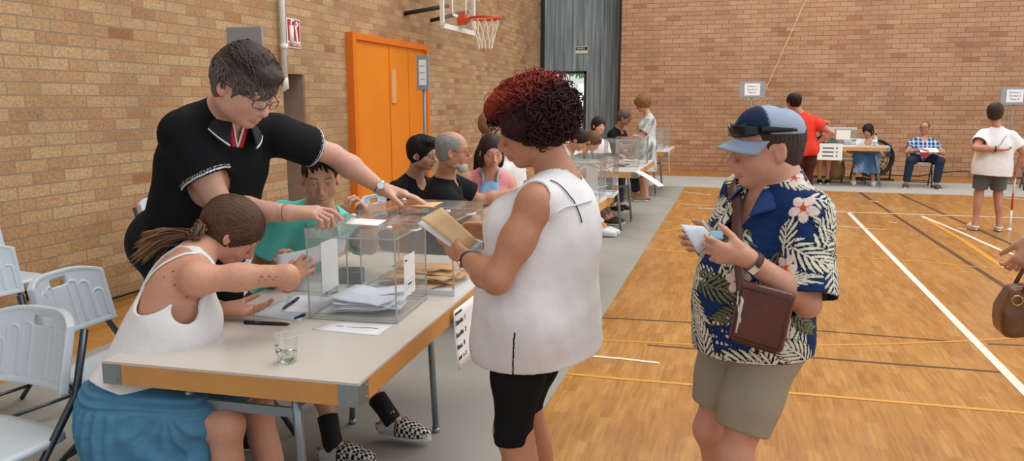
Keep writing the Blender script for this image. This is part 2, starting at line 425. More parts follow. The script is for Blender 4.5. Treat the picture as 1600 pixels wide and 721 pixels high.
# ------------------------------------------------------------------ people
def ik(a, t, l1, l2, hint):
    a = np.asarray(a, float); t = np.asarray(t, float); v = t - a; d = np.linalg.norm(v)
    dm = (l1 + l2) * .995
    if d > dm: t = a + v / d * dm; v = t - a; d = dm
    d = max(d, abs(l1 - l2) * 1.05 + .02)
    x = (l1 * l1 - l2 * l2 + d * d) / (2 * d); y = sqrt(max(l1 * l1 - x * x, 1e-6))
    u = nrm(v); h = np.asarray(hint, float); h = nrm(h - u * (h @ u))
    return a + u * x + h * y, t
class Person:
    def __init__(s, P, C, Ft, Hd, Fh, st=1.0, g=1.0, sex='m', hs=1.0, Fp=None, Hup=None, arms=None, legs=None, belly=0.0, bust=0.0,
                 armg=1.0, legg=1.0, skin='#c08a70', mouth='#a25f55', brow='#3a2c24', eyes='down', sw=None, neckr=1.0, lowdetail=False, skinfn=None, glut=1.0, brk=1.0):
        s.__dict__.update(locals()); del s.__dict__['s']
        s.P = np.asarray(P, float); s.C = np.asarray(C, float); s.Hd = np.asarray(Hd, float)
        s.arms = arms or {}; s.legs = legs or {}
        up = nrm(s.C - s.P)
        s.up = up
        s.Rc = frame(Ft, up)
        s.Rp = frame(Fp if Fp is not None else Ft, V(0, 0, 1) if (Fp is not None) else up)
        if Hup is None: Hup = nrm(nrm(s.Hd - s.C) * .4 + V(0, 0, 1) + nrm(Fh) * 0)
        s.Rh = frame_f(Fh, Hup)
        sw = s.sw or (.178 if sex == 'm' else .158)
        s.swid = sw
        lf = {k_: V(*s.arms[k_].get('lift', (0, 0, 0))) if k_ in s.arms else V(0, 0, 0) for k_ in 'RL'}
        s.sh = {'R': s.C + s.Rc @ (V(sw, -.005, -.042) * s.st) + lf['R'], 'L': s.C + s.Rc @ (V(-sw, -.005, -.042) * s.st) + lf['L']}
        s.hip = {'R': s.P + s.Rp @ (V(.088, 0, -.03) * s.st), 'L': s.P + s.Rp @ (V(-.088, 0, -.03) * s.st)}
        s.el = {}; s.wr = {}; s.kn = {}; s.an = {}
        s.prims = []
        s.build()
    def add(s, q): s.prims.append(q); return q
    def build(s):
        g, st = s.g, s.st; P, C, Rc, Rp = s.P, s.C, s.Rc, s.Rp; m = s.sex == 'm'
        ax = C - P
        def T(t, off=(0, 0, 0)): return P + ax * t + Rc @ (V(*off) * st)
        A = s.add
        A(Ell(P, V(.165 if m else .175, .115, .115) * V(g, g, 1) * st, Rp, .05, 'pelvis'))
        for sd in (-1, 1): A(Ell(P + Rp @ (V(.078 * sd, -.05, -.035) * V(g, g, 1) * st), V(.088, .085, .095) * st * (1 + (g - 1) * .7) * s.glut, Rp, .05, 'pelvis'))
        A(Ell(T(.30, (0, .005, 0)), V(.145 if m else .135, .105, .15) * V(g, g, 1) * st, Rc, .08, 'torso'))
        if s.belly: A(Ell(T(.26, (0, .05 * g, 0)), V(.125 * g, .075 + s.belly, .15) * st, Rc, .08, 'torso'))
        A(Ell(T(.62, (0, .0, 0)), V(.155 if m else .138, .11, .17) * V(g, g, 1) * st, Rc, .07, 'torso'))
        A(Ell(T(.86, (0, -.012, 0)), V(.155 if m else .13, .092, .105) * V(g ** .7, g ** .7, 1) * st, Rc, .06, 'torso'))
        sr = .052 * st * (1 + (s.armg - 1) * .5)
        for sd in 'LR':
            q = lerp(C + Rc @ V(0, 0, -.015), s.sh[sd], .35); A(Cone(q, lerp(C, s.sh[sd], .9) , .058 * st * g ** .3, sr, .04, 'torso'))
        if s.bust:
            for sd in (-1, 1): A(Ell(T(.66, (.07 * sd * g, .085 * g, 0)), V(.068, .055, .07) * s.bust * st, Rc, .04, 'torso'))
        # neck
        hs = s.hs; Rh = s.Rh
        nb = C + Rc @ (V(0, -.012, .01) * st); nh = s.Hd + Rh @ (V(0, -.02, -.055) * hs)
        nr = .056 * s.neckr * (st if m else st * .88)
        A(Cone(nb, nh, nr * 1.12, nr, .04, 'neck'))
        for sd in 'LR': A(Cone(lerp(nb, nh, .25), lerp(C, s.sh[sd], .62), nr * .78, .036 * st, .05, 'trap'))
        s.head_prims()
        for sd, a in s.arms.items():
            l1, l2 = .285 * st * a.get('l', 1), .25 * st * a.get('l', 1); r = s.armg * st
            el, w = ik(s.sh[sd], a['w'], l1, l2, a.get('hint', (0, 0, -1)))
            s.el[sd] = el; s.wr[sd] = w; sh = s.sh[sd]
            A(Ell(sh, V(1, 1, 1) * .050 * r, None, .04, 'uarm' + sd))
            A(Cone(sh, lerp(sh, el, .5), .05 * r, .046 * r, .03, 'uarm' + sd)); A(Cone(lerp(sh, el, .45), el, .046 * r, .037 * r, .03, 'uarm' + sd))
            ff = nrm(w - el)
            A(Cone(el, lerp(el, w, .35), .037 * r, .042 * r, .02, 'farm' + sd)); A(Cone(lerp(el, w, .35), w, .042 * r, .026 * r ** .5, .02, 'farm' + sd))
            s.hand(sd, a, w, ff)
        for sd, a in s.legs.items():
            l1, l2 = .41 * st, .41 * st; r = s.legg * st
            kn, an = ik(s.hip[sd], a['a'], l1, l2, a.get('hint', s.Rp[:, 1])); s.kn[sd] = kn; s.an[sd] = an; hp = s.hip[sd]
            A(Cone(hp, lerp(hp, kn, .5), .088 * r, .074 * r, .05, 'thigh' + sd)); A(Cone(lerp(hp, kn, .5), kn, .074 * r, .052 * r, .04, 'thigh' + sd))
            sh = nrm(an - kn); fw = np.asarray(a.get('toe', s.Rp[:, 1]), float); fw = nrm(fw * V(1, 1, 0))
            bk = -(fw - sh * (fw @ sh)); bk = nrm(bk)
            A(Ell(kn - bk * .008, V(1, 1, 1.1) * .052 * r, None, .03, 'shin' + sd))
            A(Cone(kn, lerp(kn, an, .95), .046 * r, .034 * r ** .5, .03, 'shin' + sd))
            A(Ell(lerp(kn, an, .3) + bk * .018 * r, V(.045, .05, .13) * r, frame_f(-bk, -sh), .04, 'shin' + sd))
            Rf = frame(fw, V(0, 0, 1)); s.__dict__.setdefault('Rf', {})[sd] = Rf; fs = st
            A(Cone(an, an + Rf @ V(0, -.03, -.055) * fs, .034 * fs, .03 * fs, .02, 'foot' + sd))
            A(Cone(an + Rf @ (V(0, -.02, -.05) * fs), an + Rf @ (V(0, .11, -.062) * fs), .03 * fs, .024 * fs, .03, 'foot' + sd, fl=None))
            A(Cone(an + Rf @ (V(0, .01, -.02) * fs), an + Rf @ (V(0, .1, -.06) * fs), .03 * fs, .022 * fs, .03, 'foot' + sd))
            A(Ell(an + Rf @ (V(0, .12, -.066) * fs), V(.044, .055, .017) * fs, Rf, .02, 'foot' + sd))
            if a.get('bare'):
                for k in range(5):
                    A(Cone(an + Rf @ (V((-.03 + .015 * k) * (1 if sd == 'R' else -1), .15, -.068) * fs), an + Rf @ (V((-.032 + .0155 * k) * (1 if sd == 'R' else -1), .178 - .004 * k, -.072) * fs), .009 * fs, .0085 * fs if k else .011 * fs, .006, 'foot' + sd))
    def head_prims(s):
        hs, Rh, H = s.hs, s.Rh, s.Hd; A = s.add
        W = lambda x, y, z: H + Rh @ (V(x, y, z) * hs)
        E = lambda c, r, k=.02, t='head', rot=None, sub=False: A(Ell(W(*c), V(*r) * hs, Rh if rot is None else Rh @ rot, k * hs, t, sub=sub))
        K = lambda a, b, ra, rb, k=.01, t='head': A(Cone(W(*a), W(*b), ra * hs, rb * hs, k * hs, t))
        j = 1.0 if s.sex == 'm' else .9
        E((0, -.014, .036), (.076, .096, .084), .02)
        E((0, .03, .0), (.063, .06, .088), .03)
        E((0, .032, -.058), (.054 * j * s.brk, .05, .046), .03)
        E((0, .068, -.088), (.022 * j, .02, .018), .025)
        for sd in (-1, 1):
            E((.047 * sd * j * s.brk, .0, -.05), (.016, .03, .028), .03)
            E((.04 * sd, .058, -.026), (.022, .022, .024), .025)
        if s.lowdetail:
            K((0, .085, .01), (0, .105, -.026), .008, .013, .012)
            for sd in (-1, 1): E((.079 * sd, -.005, -.004), (.01, .018, .03), .006)
            for sd in (-1, 1): E((.031 * sd, .1, .011), (.018, .016, .012), .01, sub=True)
            return
        K((-.034, .079, .03), (.034, .079, .03), .011, .011, .02)
        for sd in (-1, 1):
            E((.031 * sd, .104, .010), (.019, .02, .0145), .014, sub=True)
            E((.031 * sd, .0745, .010), (.0155, .0155, .0135), .004, 'eye')
            K((.016 * sd, .087, .0185), (.031 * sd, .0905, .0205), .0035, .004, .006); K((.031 * sd, .0905, .0205), (.046 * sd, .082, .0165), .004, .003, .006)
            K((.02 * sd, .086, -.001), (.043 * sd, .082, .0), .0025, .0025, .008)
        K((0, .087, .018), (0, .111, -.024), .007, .0118, .012)
        E((0, .108, -.031), (.012, .013, .0105), .008)
        for sd in (-1, 1): E((.0125 * sd, .096, -.034), (.0075, .011, .0075), .006)
        # mouth and chin crease
        for sd in (-1, 1):
            K((0, .0955, -.0585), (.022 * sd, .0855, -.0615), .006, .003, .008)
            K((0, .0945, -.0695), (.020 * sd, .0855, -.0655), .0068, .003, .006)
        E((0, .092, -.048), (.02, .01, .012), .014)
        # ears
        for sd in (-1, 1):
            rt = roty(-.18 * sd) @ rotz(.35 * sd)
            E((.079 * sd, -.008, -.002), (.0075, .0185, .032), .008, 'ear', rt)
            E((.0865 * sd, -.002, .0), (.006, .009, .018), .004, 'ear', rt, sub=True)
            E((.078 * sd, -.002, -.028), (.006, .009, .01), .006, 'ear')
    def hand(s, sd, a, w, ff):
        st = s.st * a.get('hs', 1); A = s.add
        d = nrm(a.get('dir', ff)); n = np.asarray(a.get('palm', (0, 0, -1)), float); n = nrm(n - d * (n @ d))
        t = np.cross(d, n) if sd == 'R' else np.cross(n, d)      # towards the thumb
        W = lambda x, y, z: w + (t * x + d * y + n * z) * st
        tg = 'hand' + sd
        if s.lowdetail:
            A(Cone(w, W(0, .06, 0), .027 * st, .032 * st, .015, tg, fl=(n, 1.7)))
        else:
            A(Cone(w, W(.02, .088, 0), .023 * st, .0155 * st, .014, tg)); A(Cone(w, W(0, .09, 0), .023 * st, .0155 * st, .014, tg)); A(Cone(w, W(-.024, .083, 0), .022 * st, .014 * st, .014, tg))
            A(Cone(W(.022, .02, .008), W(.03, .05, .012), .018 * st, .014 * st, .014, tg))   # heel of the thumb
        c = a.get('curl', .35)
        cs = c if isinstance(c, (list, tuple)) else [c] * 4
        fl = [(.029, .089, .043, .0088), (.0095, .093, .048, .009), (-.0105, .09, .044, .0086), (-.029, .081, .034, .0076)]
        s.__dict__.setdefault('tips', {})[sd] = []
        sp = a.get('spread', .06)
        for i, (x, y, L, r) in enumerate(fl):
            q = W(x, y, 0); ang = 0; dirn0 = nrm(d + t * sp * (1.5 - i)); cc = cs[i]
            for k, (seg, w_) in enumerate(((1.0, .55), (.62, 1.0), (.5, .8))):
                ang += cc * w_
                dd = dirn0 * cos(ang) + n * sin(ang)
                q2 = q + dd * L * seg * st
                A(Cone(q, q2, r * st * (1 - .07 * k), r * st * (.93 - .07 * k), .0035 if k == 0 else .003, tg)); q = q2
            s.tips[sd].append(q)
        th = a.get('thumb', (.75, .35)); q = W(.028, .028, .006)
        d1 = nrm(t * th[0] + d * .75 + n * th[1]); q1 = q + d1 * .042 * st; d2 = nrm(d1 + d * .35 + n * th[1] * .5); q2 = q1 + d2 * .032 * st; q3 = q2 + nrm(d2 + d * .2 + n * .1) * .022 * st
        A(Cone(q, q1, .0145 * st, .0115 * st, .012, tg)); A(Cone(q1, q2, .0112 * st, .0104 * st, .003, tg)); A(Cone(q2, q3, .0104 * st, .008 * st, .003, tg))
        s.tips[sd].append(q3)
    def by(s, *tags): return [q for q in s.prims if any(q.tag == t or (t.endswith('*') and q.tag.startswith(t[:-1])) for t in tags)]
    def body(s, root, h, name='body', clip=None):
        H, Rh, hs = s.Hd, s.Rh, s.hs
        skin = np.array(srgb(s.skin)) * 1.10; lip = np.array(srgb(s.mouth)); brow = np.array(srgb(s.brow))
        def paint(v, c, f):
            c[:] = skin
            c *= (1 + .05 * snoise(v, 22))[:, None]
            L = (v - H) @ Rh / hs
            near = (np.abs(L) < .16).all(1)
            def spot(cx, cy, cz, rx, ry, rz, col, a=1.0, soft=.35):
                q = np.sqrt(((L - V(cx, cy, cz)) ** 2 / V(rx, ry, rz) ** 2).sum(1)); w = np.clip((1.0 - q) / soft, 0, 1) * a
                w = (w * near)[:, None]; c[:] = c * (1 - w) + np.array(col) * w
            for sd in (-1, 1):
                spot(.04 * sd, .075, -.03, .03, .04, .028, skin * V(1.08, .82, .78), .5, .9)
                spot(.08 * sd, -.005, 0, .02, .03, .04, skin * V(1.05, .78, .74), .5, .9)
            spot(0, .11, -.03, .016, .02, .014, skin * V(1.08, .8, .76), .5, .9)
            for i in range(5):
                x = -.02 + .01 * i
                spot(x, .097 - abs(x) * .4, -.0605, .0075, .02, .0042, lip, .7, .8); spot(x * .9, .095 - abs(x) * .4, -.069, .0075, .02, .0052, lip, .7, .8)
            spot(0, .1, -.0645, .021, .03, .0013, lip * .45, .9, .5)
            if not s.lowdetail or True:
                for sd in (-1, 1):
                    for i in range(6):
                        x = .017 + .0055 * i; z = .0335 + .0045 * sin(i / 5 * pi * .8)
                        spot(x * sd, .09, z, .006, .03, .0042, brow, .8, .6)
                    if s.eyes == 'down':
                        for i in range(5): x = .021 + .005 * i; spot(x * sd, .088, .0035 + .0012 * abs(i - 2), .004, .03, .0017, brow * .6, .9, .5)
                    else:
                        ex = s.eyes[0] if isinstance(s.eyes, tuple) else 0; ez = s.eyes[1] if isinstance(s.eyes, tuple) else 0
                        spot(.031 * sd, .092, .010, .0125, .014, .0058, V(.62, .58, .55), 1, .3)
                        spot(.031 * sd + ex, .094, .0105 + ez, .0055, .02, .0056, V(.05, .03, .02), 1, .3)
                        for i in range(5): x = .02 + .0055 * i; spot(x * sd, .09, .0158 - .001 * abs(i - 2), .0045, .02, .0016, brow * .5, .9, .5)
            if s.skinfn: s.skinfn(v, c, L)
            return c
        f = Field(s.prims, cuts=clip or [])
        return sdf_obj(name, f, h, s.skin, SKIN(), root, paint=paint, sm=0 if h > .006 else 1, origin=root.location)
def frame_f(fwd, up):
    f = nrm(fwd); u = np.asarray(up, float); u = nrm(u - f * (u @ f)); r = np.cross(f, u)
    return np.stack([r, f, u], 1)

def sleeve_prims(p, sd, t, g, flare=0.0, seg='uarm'):
    """sleeve around the upper arm, open at fraction t"""
    sh, el = p.sh[sd], p.el[sd]
    if t <= 1:
        q = lerp(sh, el, t); n = nrm(el - sh); cut = [(q, n)]
        r = .052 * p.armg * p.st
        return [Ell(sh, V(1, 1, 1) * (.049 * p.armg * p.st + g), None, .03, 'sl', cut), Cone(sh, lerp(sh, el, t + .12), r + g, .046 * p.armg * p.st + g + flare, .03, 'sl' + sd, cut)]
    out = [Ell(sh, V(1, 1, 1) * (.054 * p.armg * p.st + g), None, .03, 'sl'), Cone(sh, el, .05 * p.armg * p.st + g, .04 * p.armg * p.st + g, .03, 'sl')]
    w = p.wr[sd]; q = lerp(el, w, t - 1); n = nrm(w - el)
    out.append(Cone(el, lerp(el, w, min(1.0, t - 1 + .1)), .042 * p.armg * p.st + g, .034 * p.st + g + flare, .02, 'sl' + sd, [(q, n)]))
    return out
def folds(amp, scale, dirv=None, sq=.35):
    def f(p):
        q = p
        if dirv is not None:
            d = np.asarray(nrm(dirv), np.float32); q = p - (p @ d)[..., None] * d * (1 - sq)
        return amp * snoise(q, scale)
    return f
def top_garment(p, root, name, color, h, g=.008, sleeves={'L': .5, 'R': .5}, hem=None, hemn=None, neck=None, disp=None, extra=(), paint=None, flare=0.0, shell=.006, m=None, carve=(), mus=1.0, traps=True, pelvis=True, post=None):
    pr = [q.grown(g) for q in p.by('pelvis' if pelvis else 'x', 'torso')]
    if traps: pr += [q.grown(g * .6) for q in p.by('trap')]
    for sd, t in sleeves.items():
        if t: pr += sleeve_prims(p, sd, t, g + .004, flare)
    pr += list(extra)
    if hem is None: hem = -.05
    q = p.P + p.Rp @ V(0, 0, hem) if not isinstance(hem, (tuple, np.ndarray)) else hem
    cuts = [(q, -p.Rp[:, 2] if hemn is None else nrm(hemn))]
    nk = list(carve)
    if neck is not None:
        nk.append(Ell(p.C + p.Rc @ V(*neck[0]), V(*neck[1]), p.Rc, .01))
    f = Field(pr, cuts=cuts, shell=max(shell, 2.6 * h) if shell else 0, disp=disp, carve=nk, post=post)
    return sdf_obj(name, f, h, color, m or CLOTH(), root, paint=paint, sm=1, origin=root.location)
def leg_garment(p, root, name, color, h, g=.01, length=.5, gk=.02, disp=None, paint=None, top=.09, shell=.006, m=None, legs=('L', 'R'), extra=()):
    """shorts (length<1 of the thigh) or trousers (1..2)"""
    pr = [q.grown(g) for q in p.by('pelvis')]; pr.append(Ell(lerp(p.P, p.C, .1), V(.15 * p.g, .11 * p.g, .08) * p.st + g, p.Rp, .05, 'w'))
    for sd in legs:
        hp, kn, an = p.hip[sd], p.kn[sd], p.an[sd]; r = p.legg * p.st
        if length <= 1:
            q = lerp(hp, kn, length); n = nrm(kn - hp); cut = [(q, n)]
            pr += [q_.grown(g, cuts=cut) for q_ in p.by('thigh' + sd)]
            pr.append(Cone(hp, lerp(hp, kn, length + .1), .088 * r + g, lerp(.074, .052, 1)* r * 1.0 + gk + (1 - length) * .04, .04, 'l', cut))
        else:
            q = lerp(kn, an, length - 1); n = nrm(an - kn); cut = [(q, n)]
            pr += [q_.grown(g) for q_ in p.by('thigh' + sd)]
            if length > 1.3: pr += [q_.grown(g, cuts=cut) for q_ in p.by('shin' + sd)]
            pr.append(Cone(kn, lerp(kn, an, length - 1 + .1), .052 * r + g, (.052 - .014 * (length - 1)) * r + gk, .03, 'l', cut))
    pr += list(extra)
    f = Field(pr, cuts=[(p.P + p.Rp @ V(0, 0, top), p.Rp[:, 2])], shell=max(shell, 2.6 * h) if shell else 0, disp=disp)
    return sdf_obj(name, f, h, color, m or CLOTH(), root, paint=paint, sm=1, origin=root.location)
def shoe(p, root, sd, color, h=.005, sole='#d8d5cf', low=False, paint=None, sandal=False, name='shoe', label=None, g=.006):
    an, Rf, st = p.an[sd], p.Rf[sd], p.st
    W = lambda x, y, z: an + Rf @ (V(x, y, z) * st)
    zb = -.088
    sx = 1 if sd == 'R' else -1
    up = [Cone(W(0, -.035, -.045), W(0, .05, -.045), .034 * st + g, .036 * st + g, .02), Ell(W(-.004 * sx, .11, -.055), V(.044, .085, .028) * st + g, Rf, .03), Ell(W(0, .06, -.045), V(.038, .07, .035) * st + g, Rf, .03)]
    f = Field(up, cuts=[(W(0, 0, -.02 if not low else -.035), Rf @ nrm(V(0, -.25, 1))), (W(0, 0, zb + .012), -Rf[:, 2])], shell=0)
    o = sdf_obj(name, f, h, color, CLOTH(), root, paint=paint, sm=1, origin=root.location)
    mb = MB(); n = 28; top = []; bot = []
    pts = []
    for k in range(n):
        a = 2 * pi * k / n; x = sin(a); y = cos(a)
        wdt = (.037 + .008 * max(y, 0)) * st + g * .8; ln = .128 * st + g
        pts.append((wdt * x * (1 - .12 * (y > .6)) - .004 * sx * max(y, 0), .068 * st + ln * y))
    A = [mb.bm.verts.new(an + Rf @ V(x, y, zb * st + .024)) for x, y in pts]; B = [mb.bm.verts.new(an + Rf @ V(x, y, zb * st - .0)) for x, y in pts]
    mb.bm.faces.new(A); mb.bm.faces.new(B[::-1])
    for k in range(n): mb.bm.faces.new((A[k], B[k], B[(k + 1) % n], A[(k + 1) % n]))
    for q in mb.bm.verts: q.co -= root.location
    s_ = mb.build('sole', mat('sole_' + sole, sole, .6), o)
    if label: o['label'] = label
    return o

# hair: a cap on the skull plus tapering locks
def hair_cap(p, root, color, h=.004, t=.012, front=(0, .115, -.03), fr=(.082, .075, .092), low=-.045, extra=(), name='hair', disp=None, paint=None, carve=(), back=None, k=.02):
    H, Rh, hs = p.Hd, p.Rh, p.hs
    W = lambda c: H + Rh @ (V(*c) * hs)
    pr = [Ell(W((0, -.014, .036)), (V(.076, .096, .084) + t) * hs, Rh, .02), Ell(W((0, -.02, -.01)), (V(.07, .08, .075) + t * .6) * hs, Rh, .02)]
    for e in extra: pr.append(Ell(W(e[0]), V(*e[1]) * hs, Rh, e[2] if len(e) > 2 else k))
    cv = [Ell(W(front), V(*fr) * hs, Rh, .01)] + [Ell(W(c), V(*r) * hs, Rh, .01) for c, r in carve]
    for sd in (-1, 1): cv.append(Ell(W((.085 * sd, .008, -.01)), V(.03, .02, .033) * hs, Rh, .01))
    base_ = disp if disp else (lambda q: .0022 * snoise(q, 90)); Hf = np.asarray(H + Rh @ V(0, -.03, 0), np.float32); Rf_ = Rh.astype(np.float32); nl = 46 if h < .006 else 24; al = .0016 if h < .006 else .0028
    def dz(q):
        L = (q - Hf) @ Rf_; a = np.arctan2(L[..., 0], L[..., 1]); return base_(q) + al * np.sin(a * nl + 2.5 * np.sin(L[..., 2] * 45) + 3 * np.sin(a * 5))
    if paint is None:
        c_b = np.array(srgb(color))
        def paint(v, c, f):
            L = (v - H) @ Rh; a = np.arctan2(L[:, 0], L[:, 1] + .03); s_ = .5 + .5 * np.sin(a * nl * 1.3 + 2.5 * np.sin(L[:, 2] * 45) + 3 * np.sin(a * 7)); c[:] = c_b * (.75 + .6 * s_[:, None]); return c
    f = Field(pr, cuts=[(W((0, 0, low)), -Rh @ nrm(V(0, -.35, 1)))], carve=cv, disp=dz)
    return sdf_obj(name, f, h, color, HAIR(), root, paint=paint, sm=1, origin=root.location)
def locks(p, root, starts, dirs, L, r, colfn, surf_r=None, n=10, sides=5, grav=0.0, curl=0.0, curln=2.0, name='locks', parent=None, flow=None, hug=.5, seed=1):
    """starts (m,3) in head frame; each lock follows the skull, tapering"""
    g = np.random.default_rng(seed); m_ = len(starts); H, Rh, hs = p.Hd, p.Rh, p.hs
    c = V(0, -.014, .03); rad = V(.076, .096, .084) + (surf_r if surf_r is not None else .014)
    P = np.array(starts, float); D = np.array(dirs, float); D /= np.linalg.norm(D, axis=1, keepdims=True) + 1e-9
    L = np.asarray(L) * np.ones(m_); r = np.asarray(r) * np.ones(m_)
    path = [P.copy()]; gl = Rh.T @ V(0, 0, -1)
    for k in range(n - 1):
        if flow is not None: D = D + flow(P, k / n)
        D = D + grav * gl
        D /= np.linalg.norm(D, axis=1, keepdims=True) + 1e-9
        P = P + D * (L / (n - 1))[:, None]
        q = (P - c) / rad; l = np.linalg.norm(q, axis=1, keepdims=True)
        inside = l < 1
        P = np.where(inside, c + (q / np.maximum(l, 1e-6)) * rad, P)
        ln_ = np.maximum(l, 1); P = np.where(inside, P, c + q / ln_ * (1 + (ln_ - 1) * (1 - hug)) * rad)
        D = P - path[-1]; D /= np.linalg.norm(D, axis=1, keepdims=True) + 1e-9
        path.append(P.copy())
    path = np.stack(path, 1)
    T = np.gradient(path, axis=1); T /= np.linalg.norm(T, axis=2, keepdims=True) + 1e-9
    ref = path - c; ref /= np.linalg.norm(ref, axis=2, keepdims=True) + 1e-9
    U = np.cross(T, ref); U /= np.linalg.norm(U, axis=2, keepdims=True) + 1e-9
    W_ = np.cross(U, T)
    tt = np.linspace(0, 1, n)
    if curl:
        ph = g.uniform(0, 6.28, m_)[:, None] + tt[None] * 2 * pi * (curln * g.uniform(.7, 1.3, m_))[:, None]
        amp = (curl * g.uniform(.6, 1.3, m_))[:, None] * np.minimum(1, tt * 3)[None]
        path = path + U * (np.cos(ph) * amp)[..., None] + W_ * (np.sin(ph) * amp)[..., None]
        T = np.gradient(path, axis=1); T /= np.linalg.norm(T, axis=2, keepdims=True) + 1e-9
        U = np.cross(T, ref); U /= np.linalg.norm(U, axis=2, keepdims=True) + 1e-9; W_ = np.cross(U, T)
    prof = np.clip(np.minimum(1, .55 + tt * 2.5) * (1 - tt ** 3 * .85), .1, 1)
    an = np.arange(sides) * 2 * pi / sides
    rr = r[:, None, None] * prof[None, :, None]
    V_ = path[:, :, None, :] + (np.cos(an)[None, None, :] * rr)[..., None] * U[:, :, None, :] + (np.sin(an)[None, None, :] * rr * .7)[..., None] * W_[:, :, None, :]
    verts = V_.reshape(-1, 3)
    idx = np.arange(m_ * n * sides).reshape(m_, n, sides)
    a = idx[:, :-1]; b = idx[:, 1:]
    f = np.stack([a, np.roll(a, -1, 2), np.roll(b, -1, 2), b], -1).reshape(-1, 4)
    cols = colfn(path.reshape(-1, 3), np.tile(tt, m_), np.repeat(g.uniform(0, 1, m_), n)); cols = np.repeat(cols, sides, 0)
    wv = H + (verts * hs) @ Rh.T - np.asarray(root.location)
    me = np_mesh(name, wv, f, cols); me.shade_smooth()
    return link(name, me, HAIR(), root if parent is None else parent)
def scalp(n, seed, cond):
    g = np.random.default_rng(seed); out = []
    c = V(0, -.014, .03); rad = V(.076, .096, .084) + .008
    while len(out) < n:
        d = g.normal(size=3); d /= np.linalg.norm(d); q = c + d * rad
        if cond(q): out.append(q)
    return np.array(out)
def glasses(p, root, color='#1c1a1a', rim=.0012, w=.0225, hh=.0155, z=.006, y=.104, name='glasses', tint=None, tilt=0, full=True):
    H, Rh, hs = p.Hd, p.Rh, p.hs; o0 = np.array(root.location)
    W = lambda x, yy, zz: H + Rh @ (V(x, yy, zz) * hs) - o0
    mb = MB()
    for sd in (-1, 1):
        pts = []
        for k in range(21):
            a = 2 * pi * k / 20; ca, sa = cos(a), sin(a)
            ex = np.sign(ca) * abs(ca) ** .7; ez = np.sign(sa) * abs(sa) ** .7
            pts.append(W(sd * .033 + w * ex, y - .012 * ((sd * .033 + w * ex) / .055) ** 2, z + hh * ez))
        rr = rim if full else rim
        mb.tube(pts, rr * hs, 5, cap=False)
        mb.tube([W(sd * .055, y - .012, z + .008), W(sd * .07, .07, z + .01), W(sd * .083, .0, z + .008), W(sd * .083, -.02, z - .008)], rim * 1.1 * hs, 5)
    mb.tube([W(-.011, y, z + .004), W(0, y + .003, z + .006), W(.011, y, z + .004)], rim * hs, 5)
    o = mb.build(name, mat('glass_frame_' + color, color, .3), root)
    if tint:
        m2 = MB()
        for sd in (-1, 1):
            pts = []
            for k in range(16):
                a = 2 * pi * k / 16; ca, sa = cos(a), sin(a); ex = np.sign(ca) * abs(ca) ** .7; ez = np.sign(sa) * abs(sa) ** .7
                pts.append(W(sd * .033 + w * ex, y - .012 * ((sd * .033 + w * ex) / .055) ** 2, z + hh * ez))
            m2.poly(pts, Rh @ V(0, .0006, 0))
        m2.build('lens', lens_mat(tint), o)
    return o
def lens_mat(tint):
    nm = 'lens_%.2f' % tint
    if nm in MATS: return MATS[nm]
    m, nt, b = nodes_of(nm); out = nt.nodes['Material Output']
    tr = N(nt, 'ShaderNodeBsdfTransparent'); tr.inputs[0].default_value = (1 - tint, 1 - tint, 1 - tint, 1)
    gl = N(nt, 'ShaderNodeBsdfGlossy', Roughness=.05); mx = N(nt, 'ShaderNodeMixShader'); mx.inputs[0].default_value = .08
    nt.links.new(tr.outputs[0], mx.inputs[1]); nt.links.new(gl.outputs[0], mx.inputs[2]); nt.links.new(mx.outputs[0], out.inputs[0])
    MATS[nm] = m; return m
def collar(p, root, color, inner=.062, h1=.055, drop=.05, gap=.5, th=.003, stripe=None, y0=-.005, tipd=.03, name='collar', spread=.03, z0=-.01, lean=.03):
    """turned-down collar round the neck, open at the front"""
    C, Rc, st = p.C, p.Rc, p.st; o0 = np.array(root.location); g1 = []; n = 40
    rows = 7
    for i in range(n + 1):
        a = gap + (2 * pi - 2 * gap) * i / n        # 0 = front
        f = (1 + cos(a)) / 2; row = []
        for j in range(rows):
            t = j / (rows - 1)
            r0 = inner + .004; z = z0 + h1 * (1 - .55 * f)
            edge = min(i, n - i) / n; tip = max(0, 1 - edge * 8)
            rr = r0 + (spread + .012 * f) * t + .004 * sin(t * pi)
            zz = z - (drop + tipd * tip) * t ** 1.1
            row.append(C + Rc @ (V(rr * sin(a) * 1.08, y0 + lean * f + rr * cos(a) * 1.0 + .02 * tip * t, zz) * st) - o0)
        g1.append(row)
    mb = MB(); mb.sheet(g1, th)
    o = mb.build(name, mat('cl_' + color, color, .85, bumps=.2), root)
    if stripe:
        for tlo, thi in stripe[1]:
            g2 = []
            for row in g1:
                row = np.array(row); s_ = []
                for t in (tlo, (tlo + thi) / 2, thi):
                    x = t * (rows - 1); i0 = min(int(x), rows - 2); s_.append(row[i0] * (1 - (x - i0)) + row[i0 + 1] * (x - i0))
                g2.append(s_)
            mb = MB(); mb.sheet(g2, th * 1.6); mb.build('collar_stripe', mat('cl_' + stripe[0], stripe[0], .8), o)
    return o
def band(p, root, sd, t, r, w, color, name='wristband', rough=.5, metal=0.0):
    """ring round the forearm; t along elbow-wrist"""
    a, b = p.el[sd], p.wr[sd]; c = lerp(a, b, t); n = nrm(b - a); o0 = np.array(root.location)
    u = nrm(np.cross(n, V(0, 0, 1))); q = np.cross(n, u); pts = [c + r * (cos(k * pi / 10) * u + sin(k * pi / 10) * q) - o0 for k in range(21)]
    mb = MB(); mb.tube(pts, w, 6, cap=False); return mb.build(name, mat('band_' + color, color, rough, metal), root)
